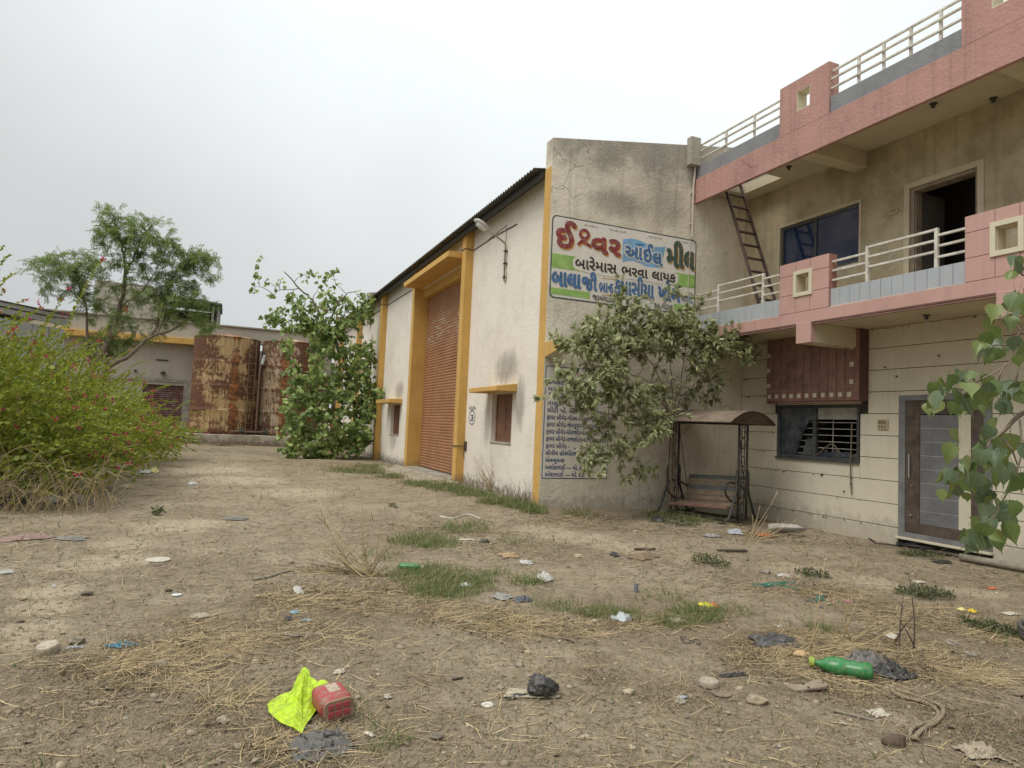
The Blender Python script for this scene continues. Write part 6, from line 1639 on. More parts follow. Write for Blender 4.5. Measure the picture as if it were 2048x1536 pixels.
# --- crumpled lime bag and red can (foreground)
g = ground_at(598, 1412); k0 = pxm(598, 1412) * 1.06
YB_ = lum('fluorescent lime woven bag', (.42, .60, .014), rough=.5, scale=14, bump=.4, bscale=38, var=.3, dirt=(.30, .34, .05), damt=.5)
out = [(-57, 3), (-52, 18), (-30, 43), (-8, 56), (8, 62), (14, 48), (26, 30), (38, 4), (52, -28), (55, -40), (38, -44), (34, -38), (18, -52), (14, -66), (2, -68), (-6, -52), (-16, -22), (-40, -14), (-50, -8)]
bm = bmesh.new(); out = [tuple(q) for i in range(len(out)) for q in (out[i], ((out[i][0] + out[(i + 1) % len(out)][0]) / 2 + random.uniform(-1, 1), (out[i][1] + out[(i + 1) % len(out)][1]) / 2 + random.uniform(-1, 1)))]; R_ = 14; N = len(out); rows = []
for j in range(R_ + 1):
    s = j / R_; row = []
    for (x, y) in out:
        xx, yy = 2 + (x - 2) * s, 4 + (y - 4) * s
        # photo y of the bag: partly height (upper flap stands up), partly depth on the ground
        up_ = max(0, -yy) * .34 * (1 if xx > -20 else max(0, 1 - (-20 - xx) / 25)); zz = up_ * 1.15
        dep_ = -(yy + up_) * 2.15 - max(0, xx - 20) * .25
        ridge = math.exp(-((xx - (-2 - .12 * yy)) / 9) ** 2) * 10 * (1 - s * .5) + 8 * (1 - s) + 5 * mnoise.noise(Vector((xx * .06, yy * .06, 1.3))) + 3.5 * abs(mnoise.noise(Vector((xx * .14, yy * .14, 4)))) + 2.4 * abs(mnoise.noise(Vector((xx * .3, yy * .22, 9)))) + 1.2 * mnoise.noise(Vector((xx * .7, yy * .7, 2)))
        row.append(bm.verts.new((xx * k0, dep_ * k0, max(.004, (zz + max(0, ridge)) * k0))))
    rows.append(row)
for j in range(R_):
    for i in range(N):
        i2 = (i + 1) % N
        try: bm.faces.new((rows[j][i], rows[j][i2], rows[j + 1][i2], rows[j + 1][i]))
        except ValueError: pass
bmesh.ops.remove_doubles(bm, verts=bm.verts, dist=.001)
me = bpy.data.meshes.new('lime_bag'); bm.to_mesh(me); bm.free(); me.materials.append(YB_)
yaw = math.atan2(-g.x, g.y); drape(me, g, yaw, .022)
o = obj('plastic_bag', me, None, tuple(g), (0, 0, yaw), label='bright lime yellow crumpled bag lying beside the red can', cat='bag')
md = o.modifiers.new('t', 'SOLIDIFY'); md.thickness = .002
RED = lum('dusty red can plastic', (.33, .055, .055), rough=.5, scale=9, bump=.12, dirt=(.25, .175, .12), damt=.95, var=.2)
g = ground_at(672, 1440); k0 = pxm(672, 1440)
JC = thing('jerrycan', 'dusty red plastic jerrycan lying on its side next to the lime bag', 'can', (g.x, g.y, g.z + .070), (0.03, -.10, yaw + .28))
def rbox(name, sx_, sy_, sz_, r, mat, c_=(0, 0, 0), parent=None, seg=4):
    mb = MB(); mb.box(-sx_, sx_, -sy_, sy_, -sz_, sz_); me = mb.mesh(name, mat)
    o = bpy.data.objects.new(name, me); COL.objects.link(o); o.parent = parent; o.location = c_
    md = o.modifiers.new('b', 'BEVEL'); md.width = r; md.segments = seg; return o
rbox('can_body', .088, .115, .060, .045, RED, (0, .085, 0), JC)
mb = MB(); mb.prism(rrect(-.080, .080, -.053, .053, .032, 6), 'y', -.042, -.026); o = bpy.data.objects.new('base_rim', mb.mesh('base_rim', lum('mud caked rim', (.27, .17, .11), rough=.9))); COL.objects.link(o); o.parent = JC; md = o.modifiers.new('b', 'BEVEL'); md.width = .004; md.segments = 2
for i in range(3):
    for j in range(2): rbox('base_rib', .018, .006, .017, .0055, lum('clean red plastic', (.36, .04, .055), rough=.5, dirt=(.25, .15, .10), damt=.7), (-.041 + .041 * i, -.040, -.020 + .040 * j), JC, 2)
rbox('paper_label', .03, .05, .001, .0005, lum('muddy label', (.42, .35, .27), rough=.9, dirt=(.25, .17, .12), damt=.7), (.01, .10, .0605), JC, 1)
mb = MB(); mb.tube([(-.04, .20, .0), (-.04, .235, .0)], .026, 12); o = bpy.data.objects.new('can_neck', mb.mesh('can_neck', RED, True)); COL.objects.link(o); o.parent = JC

# --- black bag on a piece of cardboard
g = ground_at(1062, 1398); k0 = pxm(1062, 1398)
V = [(-55, -8), (-46, 42), (-10, 44), (30, 36), (62, 24), (55, 8), (40, 4), (20, -2)]
mb = MB(); mb.prism([(x * k0, y * k0) for x, y in V], 'z', .004, .009); me = mb.mesh('cardboard', CARD)
drape(me, g, math.atan2(-g.x, g.y), .008); put('cardboard', me, 1062, 1398, 'flat torn piece of pale cardboard under the black bag', 'cardboard', rot=math.atan2(-g.x, g.y))
g = ground_at(1085, 1393); s = pxm(1085, 1393, 74) / 2
bm = bmesh.new(); bmesh.ops.create_icosphere(bm, subdivisions=4, radius=1)
for v in bm.verts:
    q = v.co.copy(); nn_ = abs(mnoise.noise(q * 2.3)) + .5 * abs(mnoise.noise(q * 5.2 + Vector((3, 1, 7)))) + .25 * mnoise.noise(q * 11)
    nn_ = nn_ + .55 * (1 - abs(mnoise.noise(q * 1.7 + Vector((5, 5, 2)))) * 3.0 if abs(mnoise.noise(q * 1.7 + Vector((5, 5, 2)))) < .33 else 0) * .35
    f = 1.05 - .5 * nn_; hh = (q.z * f * .52 + .36) * (1 + .45 * math.exp(-((q.x + .35) / .45) ** 2)); v.co = Vector((q.x * f * s, q.y * f * s * .75, hh * s))
    if v.co.z < .002: v.co.z = .002
me = bpy.data.meshes.new('black_bag'); bm.to_mesh(me); bm.free(); me.materials.append(lum('scuffed black bag', (.05, .05, .048), rough=.5, scale=12, dirt=(.13, .115, .095), damt=.6)); me.polygons.foreach_set('use_smooth', [True] * len(me.polygons))
BB = put('black_bag', me, 1085, 1393, 'bulging black plastic bag lying on a piece of cardboard', 'bag', dz=.01)
V, F = crumple(.16, .06, .02, 5, 8); me = bpy.data.meshes.new('bag_tail'); me.from_pydata([(x - s * 1.25, y + .02, z) for x, y, z in V], [], F); me.materials.append(B_BAG)
o = bpy.data.objects.new('bag_tail', me); COL.objects.link(o); o.parent = BB

# --- bottles
def bottle(px, py, L, R, yaw_, label, squash=.8, end=None):
    g = ground_at(px, py)
    t = thing('bottle', label, 'bottle', (g.x, g.y, g.z + R * squash * .85), (0, 0, yaw_))
    prof = [(.3 * R, 0), (.3 * R, .06), (.33 * R, .07), (.35 * R, .10), (.75 * R, .24), (R, .36), (R * .97, .50), (R * .82, .56), (R * .97, .62), (R, .80), (R * .95, .93), (R * .7, .985), (.02 * R, .95)]
    mb = MB(); n = 24
    for r_, h in prof:
        for j in range(n):
            a = 2 * math.pi * j / n; dent = 1 - .22 * max(0, math.sin(h * 9 + 1.3)) * max(0, math.cos(a - 1.2)) ** 2
            mb.v.append((h * L - L / 2, r_ * math.cos(a) * dent, r_ * math.sin(a) * dent * squash))
    for i in range(len(prof) - 1):
        for j in range(n): a, b_ = i * n + j, i * n + (j + 1) % n; mb.f.append((a, b_, b_ + n, a + n)); mb.m.append(0)
    o = bpy.data.objects.new('bottle_body', mb.mesh('bottle_body', GRN, True)); COL.objects.link(o); o.parent = t
    mb = MB(); mb.tube([(-L / 2 - .015, 0, 0), (-L / 2 + .02, 0, 0)], .42 * R, 14)
    o = bpy.data.objects.new('bottle_cap', mb.mesh('bottle_cap', end or lum('yellow green cap', (.28, .36, .05)))); COL.objects.link(o); o.parent = t
bottle(1684, 1349, pxm(1684, 1349, 112), pxm(1684, 1349, 22), math.atan2(-1, 1) * .62 - .35, 'large crushed green bottle lying among straw by the black sheet')
bottle(822, 1139, pxm(822, 1139, 50), pxm(822, 1139, 9), -.55 + math.pi, 'smaller dull green bottle lying in the grass by the dry stalks', end=WHT)

# --- flip flop sole
g = ground_at(1618, 1380); L = pxm(1618, 1380, 66)
SOLE = [(-.5, .06), (-.47, .14), (-.36, .17), (-.2, .145), (0, .13), (.2, .18), (.36, .205), (.47, .15), (.5, .03), (.46, -.10), (.34, -.165), (.15, -.155), (-.05, -.11), (-.25, -.12), (-.42, -.10), (-.49, -.03)]
mb = MB(); mb.prism([(x * L * 1.25, y * L * 1.35) for x, y in SOLE], 'z', .012, .030)
FS = put('flip_flop', mb.mesh('flip_flop', lum('grey brown foam', (.26, .205, .15), rough=.95, bump=.25)), 1618, 1380, 'dusty brown flip flop sole without straps near the green bottle', 'slipper', rot=.12); FS.rotation_euler = (.05, -.10, -.15)
md = FS.modifiers.new('b', 'BEVEL'); md.width = .004; md.segments = 2
mb = MB()
for (x, y) in ((.40, .0), (-.08, .09), (-.08, -.08)): mb.lathe((x * L * 1.25, y * L * 1.35, .0302), [(.009, 0), (.009, .003), (.001, .003)], 8)
o = bpy.data.objects.new('strap_hole', mb.mesh('strap_hole', M_BLACK)); COL.objects.link(o); o.parent = FS

# --- rope
def C6(x, y): return (1448 + x / 2.865, 1000 + y / 2.865)
ROPE = plain('jute rope', (.27, .215, .145), .3, 30, .95, .5, 90, obj=False)
rp1 = [C6(*q) for q in ((955, 1090), (985, 1125), (1050, 1150), (1120, 1165), (1190, 1195), (1225, 1230), (1222, 1262), (1190, 1285), (1130, 1300), (1085, 1320), (1065, 1345), (1070, 1368))]
rp2 = [C6(*q) for q in ((970, 1098), (1060, 1128), (1150, 1160), (1215, 1185), (1252, 1215), (1250, 1250), (1215, 1290), (1160, 1320), (1120, 1350), (1095, 1378), (1070, 1385))]
def ground_path(pl, lift): return smooth_path([tuple(np.array(ground_at(*q)) + np.array([0, 0, lift])) for q in pl], 6)
def twisted(path, R, r, turns):
    mb = MB(); path = [np.array(p_) for p_ in path]; L = np.concatenate([[0], np.cumsum([np.linalg.norm(path[i + 1] - path[i]) for i in range(len(path) - 1)])])
    m_ = int(L[-1] / .012); ss = np.linspace(0, L[-1], m_)
    Q = np.stack([np.interp(ss, L, [p_[i] for p_ in path]) for i in range(3)], 1)
    T = np.gradient(Q, axis=0); T /= np.linalg.norm(T, axis=1, keepdims=True); S_2 = np.cross(T, [0, 0, 1.0]); S_2 /= np.linalg.norm(S_2, axis=1, keepdims=True); U = np.cross(S_2, T)
    for k_ in range(3):
        a = ss / .055 * 2 * math.pi / 1.0 + k_ * 2.094
        mb.tube([tuple(q) for q in Q + S_2 * (np.cos(a) * R)[:, None] + U * (np.sin(a) * R)[:, None]], r, 5)
    return mb
mb = twisted(ground_path(rp1, .016), .0075, .0068, 1); b2_ = twisted(ground_path(rp2, .02), .0075, .0068, 1)
mb.add(b2_.v, b2_.f)
kn = ground_at(*C6(1068, 1378))
for i in range(14):
    a = RNG.uniform(0, 6.28); mb.tube([tuple(kn + Vector((0, 0, .02))), tuple(kn + Vector((.03 * math.cos(a), .03 * math.sin(a), .02))), tuple(kn + Vector((.06 * math.cos(a + .3), .06 * math.sin(a + .3), .008)))], .0035, 4)
ro = obj('rope', mb.mesh('rope', ROPE, True, weld=False), None, (0, 0, 0), label='thick twisted jute rope folded double with a frayed end', cat='rope')
stone(1790, 1490, 56, 'dark brown oval stone at the frayed end of the rope', (.115, .08, .055), .5, .62, 3, rot=-.35, rough_=.12)

# --- discs, tins, stones
disc('plate', 316, 1121, 45, .012, WHT, 'large pale round lid lying flat on the bare dirt', 'lid')
disc('plate', 400, 1234, 36, .012, CEM, 'beige round lid beside the straw in the left foreground', 'lid')
disc('plate', 354, 1191, 19, .008, lum('bluish white disc', (.55, .60, .60)), 'small bluish white round lid on the dirt', 'lid')
disc('cement_disc', 1417, 1372, 40, .035, CEM, 'thick round cement disc, the upper of the pair right of centre', 'disc')
disc('cement_disc', 1443, 1389, 40, .010, lum('brown earth disc', (.22, .175, .125), rough=.95, bump=.4), 'thin earth brown disc touching the thick cement disc', 'disc')
disc('cement_disc', 1360, 1404, 25, .008, lum('grey disc', (.30, .27, .22), rough=.9), 'small thin grey disc beside a clear plastic scrap', 'disc')
disc('cement_disc', 1355, 1244, 32, .02, CEM, 'pale cement disc half hidden in the green grass', 'disc', tiltv=(.06, .04))
disc('cement_disc', 2030, 1388, 30, .012, lum('brown earth disc', (.22, .175, .125)), 'brown disc at the right edge of the yard', 'disc')
disc('washer', 975, 1412, 25, .006, lum('white plastic washer', (.56, .54, .48), rough=.5), 'white flat ring washer left of the cardboard', 'washer', hole=.35)
o = disc('pink_lid', 1695, 1203, 16, .006, lum('pink plastic', (.60, .25, .32)), 'small pink plastic lid behind the green bottle', 'lid')
# valve wheel
r = pxm(873, 1476, 22) / 2; mb = MB(); mb.tube([(r * math.cos(a), r * math.sin(a), .012) for a in [2 * math.pi * i / 24 for i in range(25)]], .007, 6, cap=False)
for i in range(3): a = i * 2.094; mb.tube([(0, 0, .012), (r * math.cos(a), r * math.sin(a), .012)], .005, 5)
mb.tube([(.016 * math.cos(a), .016 * math.sin(a), .012) for a in [2 * math.pi * i / 10 for i in range(11)]], .006, 5)
put('hand_wheel', mb.mesh('hand_wheel', lum('rusty grey iron', (.17, .14, .11), rough=.8), True), 873, 1476, 'small spoked iron hand wheel lying on the bare dirt', 'wheel')
# dented metal bowl
g = ground_at(97, 1306); r = pxm(97, 1306, 40) / 2
BW = thing('metal_bowl', 'dented metal bowl lying upside down at the lower left', 'bowl', (g.x, g.y, g.z + .0), (.10, -.16, .3))
mb = MB(); mb.lathe((0, 0, 0), [(r * .96, 0), (r, .02), (r * .98, r * .75), (r * .93, r * .92), (r * .86, r * .95), (r * .80, r * .92), (.001, r * .93)], 28)
o = bpy.data.objects.new('bowl_body', mb.mesh('bowl_body', lum('dull aluminium', (.42, .37, .28), rough=.5, metal=.15, dirt=(.22, .18, .13), damt=.5), True)); COL.objects.link(o); o.parent = BW
mb = MB(); mb.tube([(-r * .9, -.01, .02), (-r * 1.3, -.05, .01), (-r * 1.7, -.06, .008), (-r * 2.0, -.02, .01), (-r * 1.5, .01, .012)], .004, 5)
o = bpy.data.objects.new('wire_handle', mb.mesh('wire_handle', M_STEEL)); COL.objects.link(o); o.parent = BW
# tin by the hedge
r = pxm(150, 1004, 9); mb = MB(); mb.tube([(0, 0, 0), (0, 0, r * 1.9)], r, 20); o = put('paint_tin', mb.mesh('paint_tin', lum('grey tin', (.34, .31, .26), rough=.6)), 152, 1006, 'small grey tin lying at the foot of the hedge', 'tin', dz=r * .9); o.rotation_euler = (1.45, 0, .4)
for i, (px, py, w_, lb, col) in enumerate((
        (155, 1286, 40, 'large flat stone behind the metal bowl', (.26, .22, .165)), (172, 1190, 26, 'dark flat stone on the bare path at left', (.15, .12, .09)), (40, 1245, 16, 'small brown clod by the pale path patch', (.17, .13, .09)),
        (82, 1278, 12, 'tiny brown stone just above the metal bowl', (.2, .155, .11)), (337, 1182, 16, 'dark half shell by the bluish lid', (.10, .07, .05)), (585, 1127, 14, 'dark curled shell on the dirt beside the long stalks', (.10, .075, .055)),
        (1155, 1114, 19, 'pale stone in the open dirt right of the grass', (.44, .37, .27)), (938, 1246, 18, 'grey stone at the edge of the straw in the middle', (.27, .24, .2)), (755, 1341, 12, 'small speckled stone above the red can', (.34, .32, .28)),
        (1000, 1377, 23, 'rough round stone left of the black bag', (.28, .235, .18)), (1258, 1386, 28, 'broken pale stone with a flat top in the foreground', (.40, .34, .24)), (1183, 1393, 20, 'small brown stone between the bag and the pale stone', (.25, .2, .14)),
        (1224, 1407, 11, 'little grey stone below the pale broken stone', (.22, .2, .17)), (1515, 1406, 46, 'wedge shaped tan rock right of the discs', (.31, .25, .17)), (1232, 1328, 13, 'round pebble above the pale broken stone', (.30, .25, .19)),
        (1478, 1378, 18, 'tan stone right of the thick cement disc', (.35, .28, .19)), (1265, 1496, 20, 'flat tan chip on the bottom dirt', (.42, .34, .23)), (1530, 1146, 27, 'grey block shaped stone before the house window', (.24, .21, .17)),
        (1908, 1290, 32, 'grey brown stone at the right in front of the weeds', (.26, .225, .18)), (1645, 1216, 17, 'dark stone near the pink lid', (.16, .14, .12)), (1812, 1148, 13, 'brown stone before the house door', (.22, .18, .14)),
        (1494, 1121, 11, 'small brown stone beside the plank', (.2, .155, .11)), (726, 1212, 14, 'pale stone below the dry stalks', (.36, .31, .24)), (446, 1280, 18, 'pale stone in the straw at left', (.35, .3, .23)),
        (455, 1315, 20, 'grey lump stone amid the left straw', (.27, .24, .2)), (730, 1425, 15, 'brown crumb of rock right of the red can', (.2, .15, .1)), (445, 1445, 36, 'flat beige stone left of the lime bag', (.32, .27, .2)),
        (324, 1332, 34, 'flat half buried stone in the left straw', (.24, .2, .15)), (1038, 1333, 26, 'grey stone with twigs above the black bag', (.27, .24, .19)), (1560, 1253, 12, 'whitish pebble left of the green weeds', (.5, .47, .4)), (630, 1460, 30, 'flat grey stone under the red can', (.27, .23, .18)), (1940, 1310, 24, 'flat grey slab fragment at right', (.28, .25, .21)))):
    stone(px, py, w_, lb, col, .42, .75, i)

# --- bags, rags, paper
sheet_thing('white_bag', 100, 1004, 52, 60, .16, W_BAG, 'crumpled white plastic bag at the foot of the hedge', 'bag')
sheet_thing('black_sheet', 18, 1006, 60, 60, .12, B_BAG, 'black plastic sheet under the hedge at the left edge', 'plastic')
sheet_thing('cloth', 58, 1077, 88, 60, .05, lum('dull pink cloth', (.26, .175, .145), rough=.95), 'dull pink cloth strip lying on the dirt at left', 'cloth')
sheet_thing('cloth', 145, 1077, 50, 50, .03, G_RAG, 'grey net rag next to the pink cloth', 'cloth')
sheet_thing('white_bag', 470, 1039, 42, 40, .05, G_RAG, 'dark grey flattened rag on the track', 'cloth')
sheet_thing('foil', 385, 968, 18, 30, .05, W_BAG, 'white scrap of plastic far along the track', 'plastic')
sheet_thing('yellow_scrap', 308, 944, 16, 50, .14, lum('yellow film', (.55, .48, .2)), 'pale yellow scrap at the end of the hedge', 'plastic')
sheet_thing('white_bag', 293, 945, 20, 40, .10, W_BAG, 'white scrap beside the yellow one under the hedge', 'plastic')
sheet_thing('blue_film', 590, 1226, 17, 20, .02, BLU, 'light blue plastic scrap below the dry stalks', 'plastic')
sheet_thing('blue_film', 612, 1242, 18, 12, .015, BLU, 'second light blue scrap nearer the camera', 'plastic')
sheet_thing('black_scrap', 577, 1240, 14, 20, .03, B_BAG, 'little black scrap between the blue scraps', 'plastic')
sheet_thing('white_cloth', 597, 1184, 17, 34, .06, W_BAG, 'white strap of cloth under the dry stalks', 'cloth')
sheet_thing('paper', 932, 1080, 34, 16, .015, PAPER, 'white paper strip lying in the far grass', 'paper')
sheet_thing('black_scrap', 970, 1085, 18, 18, .05, B_BAG, 'small black bag beside the paper strip in the grass', 'plastic')
sheet_thing('white_bag', 1090, 1159, 34, 36, .08, W_BAG, 'crumpled white plastic bag right of the grass patch', 'bag')
sheet_thing('card_scrap', 1018, 1113, 36, 30, .05, lum('tan torn card', (.36, .25, .15), rough=.95), 'torn tan card in the dry grass', 'cardboard')
sheet_thing('clear_bag', 1052, 1128, 24, 24, .05, lum('milky film', (.48, .47, .44), rough=.4), 'milky plastic bag beside the torn tan card', 'bag')
sheet_thing('clear_bag', 1005, 1197, 34, 34, .06, lum('grey film', (.27, .26, .24), rough=.45), 'grey crumpled plastic at the straw edge', 'plastic')
sheet_thing('black_scrap', 1046, 1202, 34, 26, .05, lum('blue black film', (.08, .09, .11), rough=.45), 'blue black plastic scrap right of the grey one', 'plastic')
sheet_thing('white_tub', 932, 1173, 24, 18, .04, lum('white tub', (.55, .58, .56)), 'crushed white tub in the middle of the green grass', 'tub')
sheet_thing('black_sheet', 640, 1496, 120, 95, .06, lum('grey dusty film', (.10, .097, .092), rough=.55, dirt=(.2, .175, .14), damt=.6), 'dusty dark plastic sheet below the red can at the bottom edge', 'plastic', n=22, fold=5)
sheet_thing('white_scrap', 678, 1346, 20, 16, .025, PAPER, 'white shell like scrap above the red can', 'scrap')
sheet_thing('white_scrap', 775, 1397, 13, 12, .022, WHT, 'small white cap right of the red can', 'scrap')
sheet_thing('white_scrap', 738, 1470, 10, 24, .012, WHT, 'white chip below the red can', 'scrap', n=6)
sheet_thing('sack', 1287, 1115, 62, 40, .06, BRN, 'flattened brown sack on the dirt before the swing', 'sack')
sheet_thing('black_scrap', 1229, 1112, 12, 20, .06, B_BAG, 'small black plastic lump left of the brown sack', 'plastic')
sheet_thing('wrapper', 1413, 1213, 24, 26, .04, lum('yellow wrapper', (.68, .60, .05), rough=.4), 'yellow wrapper standing in the grass', 'wrapper', rot=.1)
sheet_thing('wrapper', 1429, 1214, 10, 28, .04, lum('orange red wrapper', (.66, .16, .08), rough=.4), 'orange red wrapper end touching the yellow wrapper', 'wrapper', n=7)
sheet_thing('clear_bag', 1245, 1240, 36, 34, .07, lum('bluish clear film', (.40, .43, .44), rough=.3), 'clear crumpled plastic at the near grass edge', 'plastic')
sheet_thing('black_sheet', 1550, 1288, 88, 60, .07, lum('dark grey film', (.06, .06, .062), rough=.5, dirt=(.16, .14, .11), damt=.5), 'dark grey torn sheet in the straw left of the twigs', 'plastic', n=20, fold=5)
sheet_thing('black_sheet', 1735, 1328, 80, 60, .10, lum('grey torn film', (.13, .12, .11), rough=.5, dirt=(.2, .175, .14), damt=.6), 'grey torn plastic behind the green bottle', 'plastic', n=20, fold=5)
sheet_thing('black_sheet', 1783, 1350, 66, 66, .09, B_BAG, 'black torn plastic right of the green bottle', 'plastic', n=20, fold=5)
sheet_thing('black_scrap', 1465, 1352, 60, 10, .02, B_BAG, 'narrow black strip of plastic in the straw above the discs', 'plastic')
sheet_thing('card_scrap', 1600, 1311, 30, 24, .04, lum('orange tan card', (.48, .34, .17), rough=.9), 'orange tan card piece in the straw left of the bottle', 'cardboard')
sheet_thing('paper', 1757, 1428, 40, 32, .015, PAPER, 'torn white paper left of the rope', 'paper')
sheet_thing('paper', 1785, 1275, 22, 22, .03, PAPER, 'white paper scrap in the twigs', 'paper')
sheet_thing('paper', 2020, 1229, 34, 24, .02, PAPER, 'white paper sheet at the right edge', 'paper')
sheet_thing('paper', 1568, 1153, 28, 16, .03, W_BAG, 'white film beside the grey block', 'plastic')
sheet_thing('paper', 1365, 1396, 26, 10, .01, lum('bluish clear film', (.40, .43, .44)), 'clear scrap above the small grey disc', 'plastic')
sheet_thing('orange_scrap', 1985, 1178, 22, 12, .02, lum('orange red wrapper', (.66, .16, .08)), 'orange red wrapper near the long pole', 'wrapper', n=8)
sheet_thing('yellow_scrap', 1922, 1221, 14, 14, .03, lum('pale yellow film', (.62, .58, .22)), 'pale yellow scrap in the right weeds', 'wrapper', n=8)
sheet_thing('yellow_scrap', 1945, 1224, 16, 16, .03, lum('deep yellow film', (.60, .42, .03)), 'deep yellow scrap right of the pale yellow one', 'wrapper', n=8)
sheet_thing('white_bag', 1470, 1068, 30, 26, .10, lum('bluish bag', (.36, .38, .40), rough=.4), 'bluish plastic bag in front of the swing', 'bag')
sheet_thing('white_bag', 1425, 1074, 34, 22, .06, lum('grey film', (.27, .26, .24)), 'grey plastic bag left of the bluish one', 'bag')
sheet_thing('black_scrap', 1315, 1043, 18, 26, .10, B_BAG, 'black plastic scrap at the left foot of the swing', 'plastic')
sheet_thing('black_scrap', 1885, 1126, 40, 20, .05, B_BAG, 'black plastic below the cable coil', 'plastic')
sheet_thing('orange_scrap', 1530, 1073, 40, 22, .06, lum('rust orange net', (.36, .12, .04), rough=.9), 'rust orange net beside the pale sheet near the swing', 'net')
sheet_thing('rag', 1960, 1508, 70, 60, .05, lum('beige frayed rag', (.36, .30, .22), rough=.95), 'beige frayed rag at the bottom right', 'cloth', n=18, fold=5)
# flat panel pieces
def panel(name, px, py, w_, d_, th, mat, label, cat, rot=0.0, tl=(0, 0)):
    s = pxm(px, py); mb = MB(); mb.box(-w_ * s / 2, w_ * s / 2, -d_ * s / 2, d_ * s / 2, 0, th); o = put(name, mb.mesh(name, mat), px, py, label, cat, None, rot, .006); o.rotation_euler = (tl[0], tl[1], rot)
    md = o.modifiers.new('b', 'BEVEL'); md.width = th * .2; return o
panel('tile_piece', 12, 1146, 24, 34, .012, lum('grey tile', (.36, .35, .32)), 'grey square tile at the left edge', 'tile', .3)
panel('white_board', 1838, 1166, 22, 16, .014, WHT, 'small white board before the weeds', 'board', -.1)
panel('plank', 1465, 1104, 62, 9, .03, M_DKWOOD, 'short dark plank in the dirt before the swing', 'plank', -.25)
panel('plank', 1290, 1101, 46, 5, .03, M_DKWOOD, 'thin dark batten before the brown sack', 'plank', -.15)
# spectacles
g = ground_at(1383, 1286); r = pxm(1383, 1286, 8); mb = MB()
for s in (-1, 1): mb.tube([(s * r * 1.25 + r * math.cos(a), r * 1.3 * math.sin(a), .012 + .005 * math.sin(a)) for a in [2 * math.pi * i / 18 for i in range(19)]], .0035, 5, cap=False)
mb.tube([(-r * .3, .01, .014), (0, .018, .016), (r * .3, .01, .014)], .003, 5); mb.tube([(-r * 2.2, .0, .012), (-r * 2.3, .10, .01), (-r * .6, .14, .008)], .003, 5)
put('spectacles', mb.mesh('spectacles', M_BLACK, True), 1383, 1286, 'pair of black spectacles dropped on the dirt', 'glasses', rot=-.5)
# cans
r = pxm(1272, 1182, 4.5); mb = MB(); mb.tube([(0, 0, 0), (0, 0, r * 3.6)], r, 14); put('tin_can', mb.mesh('tin_can', lum('grey blue can', (.17, .17, .2), rough=.4)), 1272, 1184, 'tiny grey can standing in the open dirt', 'can', rot=0)
r = pxm(268, 1315, 4); 
# sticks
def stick(pts, r0, r1, label, mat=None, name='stick', lift=.01):
    mb = MB(); path = ground_path(pts, lift); k = len(path); mb.tube(path, [r0 + (r1 - r0) * i / (k - 1) for i in range(k)], 7)
    return obj(name, mb.mesh(name, mat or M_PALEBARK, True), None, label=label, cat='stick' if name == 'stick' else name)
M_DRIFT = plain('grey weathered wood', (.26, .225, .18), .3, 12, .95, .4)
stick([(570, 1272), (590, 1274), (615, 1270), (648, 1272)], .017, .008, 'grey curved driftwood stick left of the grass', M_DRIFT)
stick([(506, 1161), (540, 1155), (560, 1148), (585, 1142)], .016, .012, 'pale bent branch left of the dry stalks', M_DRIFT)
stick([(1092, 1358), (1075, 1362), (1100, 1346)], .004, .003, 'short twig above the black bag')
stick([(1668, 1425), (1700, 1432), (1748, 1444)], .008, .006, 'straight stick below the white paper', M_DRIFT)
stick([(322, 1363), (360, 1364), (390, 1382), (410, 1398)], .008, .005, 'long bent twig in the left foreground')
stick([(165, 1350), (205, 1345), (260, 1333)], .007, .004, 'long thin twig left of the straw')
stick([(193, 1415), (220, 1402), (270, 1385)], .006, .004, 'thin twig pointing right in the bare lower left')
stick([(880, 1034), (905, 1038), (935, 1030), (960, 1038)], .02, .015, 'curved white plastic strip near the warehouse corner', WHT)
stick([(905, 1361), (925, 1358)], .010, .007, 'small brown stick in the bare centre', M_DKWOOD)
stick([(1120, 1275), (1147, 1287)], .010, .007, 'dark short stick at the straw edge', M_DKWOOD)
# pole by the house
mb = MB(); a, b_ = ground_at(1920, 1122), ground_at(2120, 1160)
mb.tube([tuple(a + Vector((0, 0, .06))), tuple((a + b_) / 2 + Vector((0, 0, .07))), tuple(b_ + Vector((0, 0, .06)))], .055, 10)
obj('wooden_pole', mb.mesh('wooden_pole', M_DRIFT, True), None, label='thick grey wooden pole lying along the house wall at right', cat='pole')
mb = MB(); a, b_ = ground_at(1868, 1108), ground_at(1995, 1128); mb.tube([tuple(a + Vector((0, .15, .03))), tuple(b_ + Vector((0, .15, .03)))], .03, 8)
obj('wooden_pole', mb.mesh('wooden_pole', M_DKWOOD, True), None, label='thinner dark pole behind the thick grey pole', cat='pole')
